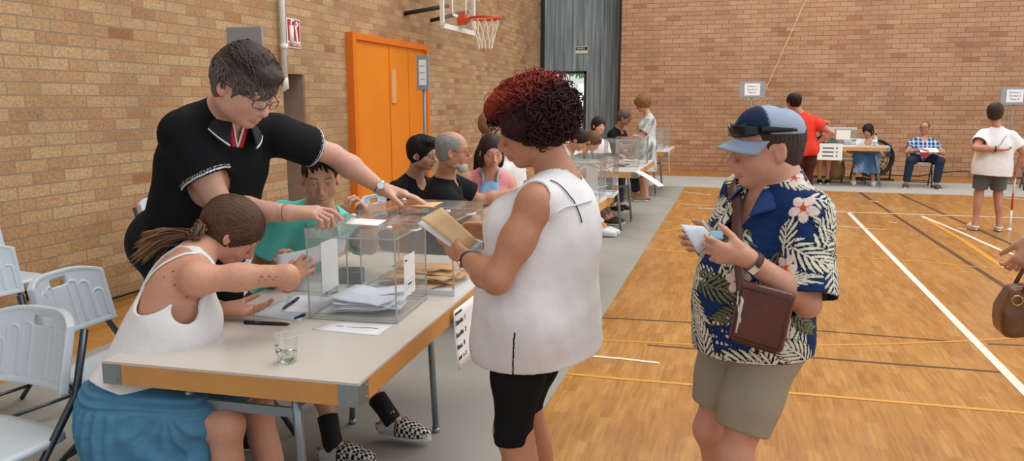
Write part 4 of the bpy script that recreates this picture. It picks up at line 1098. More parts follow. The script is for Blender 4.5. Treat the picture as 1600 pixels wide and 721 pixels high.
_bv, _bf = surf(backrest_field(), .0042, (-.24, -.06, -.02), (.24, .08, .31))
_bv = smooth_mesh(_bv, _bf, 1)
PLAST = mat('white_plastic', '#c4ced4', .38, noise=.03, nscale=4)
def chair(label, loc, rz, group='white plastic folding chairs', seat=True, detail=True):
    """sitter looks along local +y"""
    t = thing('folding_chair', label, 'chair', loc, rz, group)
    Bk = rotx(.22); o0 = V(0, -.215, .575)
    me = np_mesh('backrest', (_bv @ Bk.T) + o0, _bf); me.shade_smooth(); link('backrest', me, PLAST, t)
    mb = MB(); g = []
    for i in range(15):
        u = -1 + 2 * i / 14; row = []
        for j in range(15):
            v = -1 + 2 * j / 14
            k = (1 - .12 * abs(u) ** 4) * (1 if v < 0 else 1 - .05 * abs(u) ** 3)
            row.append(V(.215 * u * (1 - .10 * abs(v) ** 5), .01 + .205 * v * k, .445 - .012 * (1 - u * u) * (1 - v * v) - .02 * max(0, v - .7)))
        g.append(row)
    mb.sheet(g, .022); mb.build('seat', PLAST, t)
    for sx in (-1, 1):
        x = .208 * sx
        mb = MB(); mb.tube([(x, -.27, .80), (x, -.215, .575), (x, -.19, .46), (x * .98, .26, .01)] if False else [(x, -.265, .79), (x, -.21, .575), (x, .0, .30), (x, .235, .008)], .0125, 10); mb.build('front_leg', DARKSTEEL, t)
        xi = .185 * sx
        mb = MB(); mb.tube([(xi, .16, .43), (xi, .0, .26), (xi, -.25, .008)], .0125, 10); mb.build('rear_leg', DARKSTEEL, t)
    mb = MB(); mb.tube([(-.208, .16, .09), (.208, .16, .09)], .009, 8); mb.build('crossbar', DARKSTEEL, t)
    mb = MB(); mb.tube([(-.185, -.17, .09), (.185, -.17, .09)], .009, 8); mb.build('crossbar', DARKSTEEL, t)
    return t
def sheet_paper(name, label, cat, pts, color='#e4e4e6', th=.0006, group=None, kind=None):
    """pts: 4 world corners"""
    a, b_, c, d = [np.asarray(p, float) for p in pts]; o0 = (a + b_ + c + d) / 4
    mb = MB(); g = [[lerp(lerp(a, b_, i / 6), lerp(d, c, i / 6), j / 4) - o0 for j in range(5)] for i in range(7)]
    mb.sheet(g, th); o = mb.build(name, mat('paper_' + color, color, .7), None); o.location = o0
    return tag(o, label, cat, group)
CLR = clear_plastic()
def ballot_box(label, loc, rz, w=.345, d=.37, h=.345, env='#e6e8ee', nenv=14, env_group=None, lab=True, small=False, envlab=None, fill=.07, seed=3, tray='#d9dde0'):
    """base centre at loc"""
    t = thing('ballot_box', label, 'ballot box', loc, rz)
    s = .005; mb = MB()
    mb.box((0, -d / 2, h / 2), (w, s, h)); mb.box((0, d / 2, h / 2), (w, s, h)); mb.box((-w / 2, 0, h / 2), (s, d, h)); mb.box((w / 2, 0, h / 2), (s, d, h)); mb.build('clear_walls', CLR, t)
    mb = MB(); e = .0048
    for sx in (-1, 1):
        for sy in (-1, 1): mb.box((sx * w / 2, sy * d / 2, h / 2), (e, e, h))
    for z in ((.012, h - .03) if not small else (.012, h - .03)):
        for sy in (-1, 1): mb.box((0, sy * d / 2, z), (w, .0065, .004))
        for sx in (-1, 1): mb.box((sx * w / 2, 0, z), (.0065, d, .004))
    mb.build('edge_strips', mat('acrylic_edge', '#a3a7a4', .3, spec=.4), t)
    mb = MB(); mb.box((0, 0, h + .003), (w + .012, d + .012, .006)); mb.box((0, -d / 2 - .004, h - .012), (w + .012, .004, .03)); mb.box((0, d / 2 + .004, h - .012), (w + .012, .004, .03)); mb.box((w / 2 + .004, 0, h - .012), (.004, d, .03)); mb.box((-w / 2 - .004, 0, h - .012), (.004, d, .03)); lid = mb.build('lid', CLR, t)
    mb = MB(); mb.box((0, 0, .004), (w + .01, d + .01, .008)); mb.box((0, -d / 2 - .004, .012), (w + .012, .005, .024)); mb.box((0, d / 2 + .004, .012), (w + .012, .005, .024)); mb.box((w / 2 + .004, 0, .012), (.005, d, .024)); mb.box((-w / 2 - .004, 0, .012), (.005, d, .024)); mb.build('base_tray', mat('tray_' + tray, tray, .4) if not lab == 'clear' else CLR, t)
    if not small:
        for x, y in ((w / 2 - .03, -d / 2 + .03), (-w / 2 + .06, d / 2 - .06)):
            mb = MB(); mb.lathe([(0, 0), (.010, 0), (.012, .003), (.010, .008), (.005, .010), (0, .010)], (x, y, h + .006), 14); mb.build('lid_seal', mat('seal', '#d5d5d2', .3), lid)
        mb = MB(); mb.tube([(w / 2 + .008, -d / 2 + .14, h - .018), (w / 2 + .03, -d / 2 + .15, h - .02), (w / 2 + .045, -d / 2 + .17, h - .015), (w / 2 + .025, -d / 2 + .19, h - .025), (w / 2 + .008, -d / 2 + .18, h - .02)], .0035, 6); mb.build('lid_tie', mat('seal', '#d5d5d2', .3), lid)
    r = np.random.default_rng(seed); Rz = rotz(rz)
    for k in range(nenv):
        L, W_ = .225 * (.9 if small else 1), .12
        x, y = r.uniform(-1, 1) * (w / 2 - .135), r.uniform(-1, 1) * (d / 2 - .1)
        a = r.uniform(-.35, .35); z = .012 + (k + 1) * (fill - .01) / nenv
        lo = Rz @ V(x, y, 0) + V(loc[0], loc[1], loc[2] + z)
        mb = MB(); tl = rotz(a) @ rotx(r.uniform(-.06, .06)) @ roty(r.uniform(-.08, .08))
        gg = [[tl @ V(L * (i / 5 - .5), W_ * (j / 3 - .5), .004 * sin(i * 1.3 + k)) for j in range(4)] for i in range(6)]
        mb.sheet(gg, .0012)
        o = mb.build('envelope', mat('env_' + env, env, .7), None); o.location = lo; o.rotation_euler = (0, 0, rz)
        tag(o, envlab or 'envelope inside the ballot box', 'envelope', env_group)
    return t
# ------------------------------------------------------------------ boxes, papers and small things on the front table
bA = V((-1.52 - 1.164) / 2 - .015, (2.45 + 2.846) / 2 + .015, .745)
RA = R(5)
boxA = ballot_box('clear ballot box with white envelopes, front of the nearest table', bA, RA, w=.343, d=.36, h=.342, env='#dfe4f0', nenv=16, env_group='white envelopes inside the nearest ballot box', envlab='white envelope lying inside the nearest clear ballot box', lab='clear', fill=.055)
bB = V(-1.325, 3.13, .745)
boxB = ballot_box('clear ballot box with tan envelopes and white base, behind the front one', bB, R(1), w=.42, d=.40, h=.345, env='#cf9f6a', nenv=16, env_group='tan envelopes inside the ballot box behind', envlab='tan envelope lying inside the second ballot box on the nearest table', fill=.06, seed=9)
# label on the side of box A
RAz = rotz(RA)
def on(boxloc, a, v): return boxloc + rotz(a) @ V(*v)
RT_side = RAz @ np.array([[0, 0, 1.], [1, 0, 0], [0, 1, 0]])
t = thing('box_label', 'white printed label taped to the right side of the front ballot box', 'label', on(bA, RA, (.343 / 2 + .004, -.035, .155)), RA)
mb = MB(); mb.box((0, 0, 0), (.001, .125, .155)); mb.build('sheet', mat('paper_label', '#e6e6e4', .7), t)
Rl = np.array([[0, 0, 1.], [1, 0, 0], [0, 1, 0]])
sign_text('lettering', 'Mesa', .012, '#40403f', V(.001, -.04, .06), Rl, t); sign_text('lettering', 'Congreso', .012, '#40403f', V(.001, .0, -.035), Rl, t)
mb = MB(); 
for yy, zz, a_, b2 in ((0, -.02, .09, .001), (0, -.05, .09, .001), (-.045, -.035, .001, .03), (.045, -.035, .001, .03)): mb.box((.0008, yy, zz), (.0006, a_, b2))
mb.build('printed_frame', mat('ink_grey', '#8b8b8a', .7), t)
# sheet taped to the inside of the left side of box A
t = thing('paper_sheet', 'white sheet taped inside the left wall of the front ballot box', 'paper', on(bA, RA, (-.343 / 2 + .006, .0, .17)), RA)
mb = MB(); mb.box((0, 0, 0), (.0008, .15, .20)); mb.build('sheet', mat('paper_label', '#e6e6e4', .7), t)
# slip on the lid of box A
q = [atz(x, y, .745 + .342 + .008) for x, y in ((538, 350), (548, 341), (604, 344), (590, 353))]
sheet_paper('paper_slip', 'white printed slip lying on the lid of the front ballot box', 'paper', q, '#e6e4e0')
sign_text('lettering', 'Congreso', .013, '#55524e', atz(588, 347, .745 + .342 + .0095) + V(-.02, 0, 0), rotz(RA), None).parent = None
bpy.data.objects.remove(bpy.data.objects['lettering'] if False else [o for o in bpy.data.objects if o.name.startswith('lettering') and o.parent is None][0])
# papers
zt_ = .7455
def paper_on_table(label, px, color='#dfe0e4', z=zt_, name='paper_sheet'):
    return sheet_paper(name, label, 'paper', [atz(x, y, z) for x, y in px], color)
pf = paper_on_table('white printed form with coloured lines lying before the front ballot box', [(486, 515), (515, 503), (614, 508), (590, 525)], '#e2e2e6', zt_ + .0005)
Rp_ = rotz(RA)
for (x, y, txt, sz_, c_) in ((531, 510, 'ACTA', .012, '#c4923a'), (556, 512, 'DATOS DE LA MESA', .007, '#8a8680'), (580, 513, 'CONSTITUCION', .007, '#a3564a')):
    o = sign_text('lettering', txt, sz_, c_, atz(x, y, zt_ + .0015) - np.array(pf.location), Rp_ @ rotz(pi / 2 * 0), pf)
paper_on_table('blue-grey paper sheet lying under the writing woman\'s elbow', [(383, 493), (440, 470), (486, 478), (470, 502)], '#c9d2da', zt_ + .0005)
paper_on_table('white sheet with printed rows behind the black pen, left of the ballot box', [(440, 488), (452, 462), (520, 462), (520, 490)], '#dde0e8', zt_ + .0014)
paper_on_table('small folded white paper at the left foot of the front ballot box', [(438, 487), (452, 478), (480, 482), (478, 489)], '#f0f2f6', zt_ + .0022)
paper_on_table('sheet of paper lying behind the front ballot box near the seated man', [(455, 455), (470, 440), (545, 440), (540, 458)], '#cfd2d2', zt_ + .0009)
def pen(label, a, b_, col, r=.0055, cap=None):
    t = thing('pen', label, 'pen', (a + b_) / 2)
    m_ = (a + b_) / 2; mb = MB(); d_ = nrm(b_ - a); mb.tube([a - m_, lerp(a, b_, .75) - m_, lerp(a, b_, .93) - m_, b_ - m_], [r, r, r * .8, r * .2], 10); mb.build('barrel', mat('pen_' + col, col, .35), t)
    mb = MB(); mb.tube([a - m_, lerp(a, b_, .4) - m_], r * 1.12, 10); mb.box(lerp(a, b_, .2) - m_ + V(0, 0, r * 1.2), (.003, .003, .002)); mb.build('cap', mat('pen_cap_' + (cap or col), cap or col, .35), t)
pen('black felt pen lying alone on the table behind the glass', atz(382, 504, zt_ + .006), atz(453, 507, zt_ + .006), '#16161a', .0065)
pen('dark blue pen touching the left corner of the front ballot box', atz(476, 492, zt_ + .007), atz(459, 498, zt_ + .007), '#1b2350', .005)
pen('dark pen lying on papers beside the woman\'s forearm', atz(466, 466, zt_ + .009), atz(441, 483, zt_ + .009), '#20242c', .005)
# printed tumbler of water
gq = atz(449, 566, zt_); t = thing('drinking_glass', 'clear plastic tumbler of water with green swirls near the table edge', 'glass', gq)
mb = MB(); gh, r1, r0 = .088, .037, .029
mb.lathe([(0, .002), (r0, .002), (r1, gh), (r1 + .001, gh + .001), (r1 - .001, gh), (r0 - .002, .004), (0, .005)], n=32); mb.build('cup', CLR, t)
def water_mat():
    m, nt, b = nodes_of('water'); b.inputs['Base Color'].default_value = (.95, .97, .97, 1); b.inputs['Transmission Weight'].default_value = 1; b.inputs['Roughness'].default_value = .0; b.inputs['IOR'].default_value = 1.33; return m
mb = MB(); mb.lathe([(0, .006), (r0 - .002, .006), (r0 + .001, .032), (0, .032)], n=32); mb.build('water', water_mat(), t)
mb = MB(); mb.tube([V(cos(k * pi / 16), sin(k * pi / 16), 0) * r1 + V(0, 0, gh) for k in range(33)], .0009, 5, cap=False); mb.build('rim', mat('rim_clear', '#d8d6d2', .2), t)
mb = MB()
for c_, z0, rad_ in ((-1.9, .062, .006), (-2.2, .04, .007), (-1.1, .045, .006), (-1.5, .05, .004), (-2.6, .055, .005)):
    for turn in range(2):
        pts = []
        for k in range(15):
            u = k / 14 * 2 * pi * 1.2; rr_ = rad_ * (1 - .35 * turn) * (1 - u / 16); zz = z0 + rr_ * sin(u); aa = c_ + rr_ * cos(u) / .033; rw = r0 + (r1 - r0) * zz / gh + .0008
            pts.append(V(rw * cos(aa), rw * sin(aa), zz))
        mb.tube(pts, .0006, 4)
    pts = [V((r0 + (r1 - r0) * z_ / gh + .0008) * cos(c_ + s_), (r0 + (r1 - r0) * z_ / gh + .0008) * sin(c_ + s_), z_) for s_, z_ in [(.1 * j, z0 - .012 + .004 * sin(j * .9)) for j in range(9)]]
    mb.tube(pts, .0007, 4)
mb.build('green_swirls', mat('swirl', '#5f8c3f', .5), t)
# a second cup and a dark phone holder behind the ballot box
gq = atz(517, 462, zt_); t = thing('drinking_glass', 'clear tumbler of water standing behind the front ballot box', 'glass', gq)
mb = MB(); mb.lathe([(0, .002), (r0, .002), (r1, gh), (r1 + .001, gh + .001), (r1 - .001, gh), (r0 - .002, .004), (0, .005)], n=24); mb.build('cup', CLR, t)
mb = MB(); mb.lathe([(0, .006), (r0 - .002, .006), (r0 + .001, .035), (0, .035)], n=24); mb.build('water', water_mat(), t)
gq = atz(545, 445, zt_); t = thing('pencil_case', 'dark grey case lying behind the front ballot box', 'case', gq + V(0, .03, 0), .3)
mb = MB(); mb.box((0, 0, .035), (.11, .05, .07), bev=.008); mb.build('case_body', mat('case_dark', '#3c3d42', .6), t); mb = MB(); mb.tube([(-.05, -.026, .055), (.05, -.026, .055)], .002, 6); mb.build('zip', mat('zip', '#77797d', .4, .5), t)
# sepia ballot on the lid of box B (under the man's hand)
q = [atz(x, y, .745 + .345 + .0085) for x, y in ((640, 322), (655, 317), (692, 316), (676, 324))]
sheet_paper('envelope', 'tan envelope on the lid of the rear ballot box under the man\'s hand', 'envelope', q, '#d9a874', .002)
# paper sign hanging from the table's long edge
sy_ = 2.98; e0 = TL(.868 + .004, .93, .735)
p_ = [atx(712, 487, e0[0] + .012), atx(700, 583, e0[0] + .03)]
t = thing('paper_sign', 'white paper sign hanging from the right edge of the nearest table', 'sign', (e0[0] + .006, 2.90, .70), TA * .3)
gg = [[V(.006 + .02 * (j / 6) ** 2, -.13 + .26 * i / 8, .03 - .25 * j / 6) for j in range(7)] for i in range(9)]
mb = MB(); mb.sheet(gg, .0006); mb.build('sheet', mat('paper_label', '#e6e6e4', .7), t)
Rs = rotz(0) @ np.array([[0, 0, 1.], [1, 0, 0], [0, 1, 0]])
for txt, z_, s_ in (('ELECCIONES', .01, .014), ('Distrito:  1', -.03, .028), ('Sección:  2', -.08, .028), ('Mesa:  B', -.13, .028), ('ANT.  A - Z', -.175, .02)):
    sign_text('lettering', txt, s_, '#3a3836', V(.0075 + .02 * ((.03 - z_) / .25) ** 2, -.115, z_), Rs, t, align='LEFT', bold=.0005)

# ------------------------------------------------------------------ chairs
def chair_at(label, bx_, by_, seatx, seaty, **k):
    """back centre and seat centre on the floor plan"""
    b_ = V(bx_, by_); s_ = V(seatx, seaty); d = nrm(s_ - b_); rz = atan2(-d[0], d[1])
    c = s_ - d * .0
    return chair(label, (c[0], c[1], .004 if c[0] > -3.8 else 0), rz, **k)
c1 = chair('white folding chair under the woman in the blue skirt, cut off at the left edge', (-2.33, 1.765, 0.0), pi - .12)
c2 = chair_at('empty white folding chair behind the white-topped woman, before the brick wall', -2.69, 2.50, -2.46, 2.53)
c3 = chair_at('white folding chair at the far left edge, behind the one under the woman', -3.56, 2.78, -3.34, 2.74)
c0 = chair_at('white folding chair near the wall at the left edge, only its back corner in view', -4.66, 3.62, -4.43, 3.6)
c4 = chair_at('white folding chair by the brick wall behind the standing man in black', -4.15, 4.75, -3.92, 4.75)
c5 = chair_at('white folding chair under the young man with black hair and glasses', -2.62, 5.32, -2.40, 5.28)
c6 = chair_at('white folding chair under the young man in the turquoise polo shirt', -2.36, 3.22, -2.14, 3.2)

# ------------------------------------------------------------------ other tables
tb2 = table('second voting table from the camera along the left wall, behind the red-haired woman', (-1.93, 4.95, 0), R(-.5), w=.88, L=1.85)
q = atz(997, 269, .745); tb3 = table('voting table with paper tape hanging from its corner, third along the left wall', (-2.0, 8.95, 0), R(0), w=.9, L=1.9, legy=(.06, 1.0))
tb4 = table('farthest voting table of the left row, near the back wall', (-1.98, 12.75, 0), R(0), w=.9, L=1.6, legy=(.08, 1.2))
tb5 = table('long voting table before the back brick wall, with a sign on its front', (1.25, 15.62, 0), R(-12), w=.75, L=1.4) if False else None
for o_ in []: pass
# right-hand table by the back wall: long side faces the camera
tb5 = table('voting table before the back brick wall with a white sign taped on its front', (2.62, 15.05, 0), R(83), w=.75, L=1.9, legy=(.25, 1.4), splay=.04, lean=.14)
bx2 = ballot_box('grey ballot box on the second table, half hidden behind the red-haired woman', (-1.22, 6.25, .745), R(2), env='#d2a878', nenv=3, small=True, env_group='tan envelopes in the ballot box on the second table', envlab='tan envelope in the ballot box on the second table')
bx2b = ballot_box('ballot box with a label, on the second table just right of the red-haired woman', (-1.17, 6.62, .745), R(2), env='#dfe4f0', nenv=2, small=True, env_group='white envelopes in the labelled box on the second table', envlab='white envelope in the labelled ballot box on the second table')
p = aty(983, 235, 9.35)
bx3 = ballot_box('clear ballot box in front on the third table along the left wall', (-1.33, 9.35, .745), R(3), w=.40, d=.34, h=.36, env='#c99a6a', nenv=4, small=True, env_group='envelopes in the front box on the third table', envlab='tan envelope in the front ballot box on the third table')
bx3b = ballot_box('clear ballot box behind the first one on the third table along the left wall', (-1.28, 9.85, .745), R(3), w=.38, d=.34, h=.36, env='#dfe4f0', nenv=3, small=True, env_group='envelopes in the rear box on the third table', envlab='white envelope in the rear ballot box on the third table')
bx4 = ballot_box('front ballot box on the farthest table of the left row', (-1.36, 13.0, .745), R(0), w=.40, d=.36, h=.38, env='#cf8f66', nenv=4, small=True, env_group='envelopes in the farthest box of the left row', envlab='tan envelope in the ballot box on the farthest left table')
bx4b = ballot_box('rear clear ballot box on the farthest table of the left row', (-1.30, 13.5, .745), R(0), w=.40, d=.34, h=.38, env='#dfe4f0', nenv=2, small=True, env_group='envelopes in the rear box of the farthest left table', envlab='white envelope in the rear ballot box of the farthest left table')
bx5 = ballot_box('ballot box with grey lid on the back table, before the dark-haired woman', (1.84, 15.5, .745), R(-6), w=.52, d=.36, h=.32, env='#dfe4f0', nenv=6, small=True, env_group='envelopes in the right box on the back table', envlab='white envelope in the right ballot box on the back table')
bx6 = ballot_box('ballot box with orange rim on the back table, before the blonde woman', (1.17, 15.6, .745), R(-6), w=.52, d=.36, h=.32, env='#c9855a', nenv=6, small=True, env_group='envelopes in the left box on the back table', envlab='tan envelope in the left ballot box on the back table')
def small_label(label, loc, rz, w, h, lines=3, face='front', m_='paper_label', lab=True):
    t = thing('paper_label', label, 'label', loc, rz)
    mb = MB(); mb.box((0, 0, 0), (w, .002, h)); mb.build('sheet', mat('paper_label', '#e6e6e4', .7), t)
    mb = MB()
    for k in range(lines):
        z = h * (.22 - .24 * k); mb.box((-.08 * w, -.002, z), (w * .45, .002, h * .07)); mb.box((.27 * w, -.002, z), (w * .06, .002, h * .09))
    mb.build('printed_lines', mat('ink_dark', '#3b3b3c', .7), t)
    return t
small_label('white label on the front of the right ballot box on the back table', (1.86, 15.30, .95), R(-6), .24, .17, 0)
small_label('pale label on the front of the orange-rimmed ballot box on the back table', (1.25, 15.40, .93), R(-6), .15, .2, 0)
small_label('white sign with three lines taped on the front of the back table', (1.63, 15.085, .65), R(-7), .42, .30, 3)
small_label('white label on the ballot box beside the red-haired woman, second table', (-1.17, 6.44, .90), R(2), .10, .2, 0)
mb = MB(); mb.box((0, 0, 0), (.53, .37, .02)); o = mb.build('box_rim', mat('orange_rim', '#d88b5e', .5), bx6); o.location = (0, 0, .325)
mb = MB(); mb.box((0, 0, 0), (.53, .37, .03)); o = mb.build('box_rim', mat('grey_rim', '#b8bcbd', .5), bx5); o.location = (0, 0, .315)
# tape of paper hanging from the third table's corner
a_ = atz(996, 262, .75); mb = MB(); g_ = [[V(-1.12 + .30 * u + w_ * .03, 9.0 + w_ * .06, .75 - .17 * u ** 1.3) for w_ in (-1, 0, 1)] for u in np.linspace(0, 1, 9)]
mb.sheet(g_, .001); o = mb.build('paper_strip', mat('paper_label', '#e6e6e4', .7)); tag(o, 'white paper strip hanging off the corner of the third table along the wall', 'paper strip')
mb = MB(); g_ = [[V(-1.074 + .02 * u, 12.9 + w_ * .04, .745 - .4 * u) for w_ in (-1, 0, 1)] for u in np.linspace(0, 1, 7)]
mb.sheet(g_, .001); o = mb.build('paper_strip', mat('paper_label', '#e6e6e4', .7)); tag(o, 'white paper strip hanging off the farthest table of the left row', 'paper strip')
sheet_paper('paper_sheet', 'white papers lying on the near end of the third table along the wall', 'paper', [V(-1.75, 9.05, .7465), V(-1.45, 9.02, .7465), V(-1.43, 9.2, .7465), V(-1.72, 9.22, .7465)], '#e8e8ea')
sheet_paper('paper_sheet', 'white form on the second table under the bearded man\'s hand', 'paper', [atz(735, 326, .7465), atz(760, 322, .7465), atz(800, 328, .7465), atz(780, 338, .7465)], '#e8e8ea')
# chairs and sitters' chairs at the back wall
chair_at('white folding chair under the blonde woman in black', 1.58, 16.35, 1.56, 16.1); chair_at('white folding chair under the dark-haired woman in a white top', 2.2, 16.3, 2.18, 16.08)
chair_at('white folding chair under the man in the plaid shirt', 3.28, 15.95, 3.25, 15.72)
chair_at('white folding chair at the right edge beside the sign stand', 5.15, 15.9, 5.12, 15.66)
# sign stands
def sign_stand(label, px0, px1, Y, zpole=0.0, lines=3, tilt=0.0, tall=False, papers=True, text=True, yawto=None):
    (x0, ya), (x1, yb) = px0, px1; a = aty(x0, ya, Y); b_ = aty(x1, yb, Y); c = (a + b_) / 2; w = abs(b_[0] - a[0]); h = abs(a[2] - b_[2])
    t = thing('sign_stand', label, 'sign stand', (c[0], Y, 0), tilt)
    k = 1 / max(.3, cos(tilt)) if abs(tilt) < 1 else 1
    mb = MB(); mb.tube([(0, 0.02, .02), (0, .02, c[2])], .018, 8); mb.build('pole', mat('stand_grey', '#7d8184', .5, .4), t)
    mb = MB(); mb.lathe([(0, 0), (.2, 0), (.2, .02), (.03, .035), (0, .035)], (0, .02, 0.004), 20); mb.build('base', mat('stand_grey', '#7d8184', .5, .4), t)
    mb = MB(); mb.box((0, 0, c[2]), (w, .02, h), bev=.005); mb.build('board', mat('board_grey', '#8f9194', .6), t)
    mb = MB(); pw, ph = w * .60, h * .72; mb.box((0, -.013, c[2]), (pw, .003, ph)); pp = mb.build('paper', mat('paper_label', '#e6e6e4', .7), t)
    if not papers: bpy.data.objects.remove(pp)
    if text and papers:
        n = 3
        for i, s_ in enumerate(('Distrito: 1', 'Sección: 2', 'Mesa: B')):
            text_mesh('lettering', s_, min(ph * .2, pw * .18), mat('ink_dark', '#3b3b3c', .7), M44(RWB, V(0, -.0155, c[2] + ph * (.26 - .26 * i))), pp)
    return t
sign_stand('grey sign board on a stand left of the woman in red, before the back wall', (1156, 127), (1195, 153), 16.9)
sign_stand('grey sign board on a stand at the right edge of the hall', (1565, 136), (1606, 164), 16.9)
t = sign_stand('tall grey upright sign board on a pole in front of the orange door', (651, 86), (671, 141), 7.6)
t = sign_stand('grey sign board on a stand behind the head of the man in the black polo', (354, 43), (412, 90), 5.2, papers=False)
# water bottle, fan, hanging bag, box
t = thing('water_bottle', 'small clear water bottle at the right end of the back table', 'bottle', (2.42, 15.4, .745))
mb = MB(); mb.lathe([(0, 0), (.035, 0), (.037, .02), (.034, .06), (.037, .1), (.036, .15), (.014, .195), (.014, .21)], n=16); mb.build('bottle_body', mat('bottle_clear', '#dfe6e8', .1, Transmission_Weight=.6), t); mb = MB(); mb.lathe([(0, .208), (.017, .208), (.017, .23), (0, .23)], n=12); mb.build('cap', mat('cap_dark', '#333537', .5), t)
mb = MB(); mb.lathe([(.0375, .07), (.0385, .07), (.0385, .12), (.0375, .12)], n=16); mb.build('bottle_label', mat('paper_label', '#e6e6e4', .7), t)
t = thing('floor_fan', 'large black round floor fan behind the right end of the back table', 'fan', (2.62, 16.75, .0), R(10))
fk = mat('fan_black', '#221f1d', .5); mb = MB(); rr_ = .36; cz = .44
for yo in (-.09, .09): mb.tube([(rr_ * cos(k * pi / 20), yo, cz + rr_ * sin(k * pi / 20)) for k in range(41)], .018, 6, cap=False)
mb.tube([((rr_ + .0) * cos(k * pi / 20), 0, cz + rr_ * sin(k * pi / 20)) for k in range(41)], .03, 6, cap=False); mb.build('drum', fk, t)
mb = MB()
for yo in (-.1, .1):
    for r2 in (.08, .16, .24, .32): mb.tube([(r2 * cos(k * pi / 14), yo, cz + r2 * sin(k * pi / 14)) for k in range(29)], .004, 4, cap=False)
    for k in range(16): mb.tube([(0, yo, cz), (rr_ * cos(k * pi / 8), yo * .9, cz + rr_ * sin(k * pi / 8))], .004, 4)
mb.build('wire_grille', fk, t)
mb = MB(); mb.tube([(0, -.05, cz), (0, .07, cz)], .07, 14)
mb.build('motor', fk, t)
for k in range(4):
    a = k * pi / 2 + .4; mb = MB(); g_ = [[V((.06 + .29 * u) * cos(a + w_ * .5), .05 * w_, cz + (.06 + .29 * u) * sin(a + w_ * .5)) for w_ in (-.6, 0, .6)] for u in (0, .3, .6, 1)]; mb.sheet(g_, .004); mb.build('fan_blade', mat('fan_blade', '#4a4642', .5), t)
mb = MB(); mb.tube([(-.38, .12, .03), (-.36, 0, .46 - .1), (-.36, 0, cz)], .015, 6); mb.tube([(.38, .12, .03), (.36, 0, .36), (.36, 0, cz)], .015, 6); mb.tube([(-.38, .12, .02), (.38, .12, .02)], .015, 6); mb.tube([(-.38, -.12, .02), (.38, -.12, .02)], .015, 6); mb.tube([(-.38, -.12, .02), (-.38, .12, .02)], .015, 6); mb.tube([(.38, -.12, .02), (.38, .12, .02)], .015, 6); mb.build('fan_stand', fk, t)
t = thing('straw_bag', 'straw coloured bag hanging between the two women at the back table', 'bag', (1.87, 16.12, .02))
mb = MB(); mb.lathe([(0, .03), (.10, .03), (.17, .12), (.17, .26), (.12, .36), (.11, .36), (.16, .25), (0, .1)], n=20); mb.build('bag_body', mat('straw', '#a9895a', .9, noise=.15, nscale=40, bumps=.5, bscale=80), t)
mb = MB(); mb.tube([(-.11, 0, .35), (-.08, 0, .5), (.08, 0, .5), (.11, 0, .35)], .012, 6); mb.build('handle', mat('straw', '#a9895a', .9), t)
t = thing('cardboard_box', 'open cardboard box on the floor between the women at the back table', 'box', (1.75, 17.2, 0))
mb = MB(); mb.box((0, 0, .18), (.55, .35, .34), bev=.005); mb.build('box_body', mat('cardboard', '#b58a55', .9), t); mb = MB(); mb.box((0, -.22, .35), (.55, .12, .006), rotx(-.3)); mb.box((0, 0, .352), (.5, .05, .004)); mb.build('flap', mat('cardboard_l', '#c59c68', .9), t)
# ------------------------------------------------------------------ the people
import time as _t
_T0 = _t.time()
def say(n): print('PEOPLE', n, round(_t.time() - _T0, 1))
def root_at(label, x, y, z=0.004): return thing('person', label, 'person', (x, y, z))
FH = 1.0
def hc(base, dark=.6, light=1.5):
    b_ = np.array(srgb(base))
    return lambda P, t, u: b_[None] * (dark + (light - dark) * u[:, None]) * (1 + .25 * t[:, None])
def strip_obj(parent, name, m, pts, w, up, root, th=.002):
    """flat strap along points"""
    o0 = np.array(root.location); g = []
    for i, q in enumerate(pts):
        t_ = nrm(np.asarray(pts[min(i + 1, len(pts) - 1)]) - np.asarray(pts[max(i - 1, 0)])); u = up[i] if isinstance(up, list) else up; s_ = nrm(np.cross(t_, u))
        g.append([np.asarray(q) + s_ * x - o0 for x in (-w / 2, 0, w / 2)])
    mb = MB(); mb.sheet(g, th); return mb.build(name, m, parent)

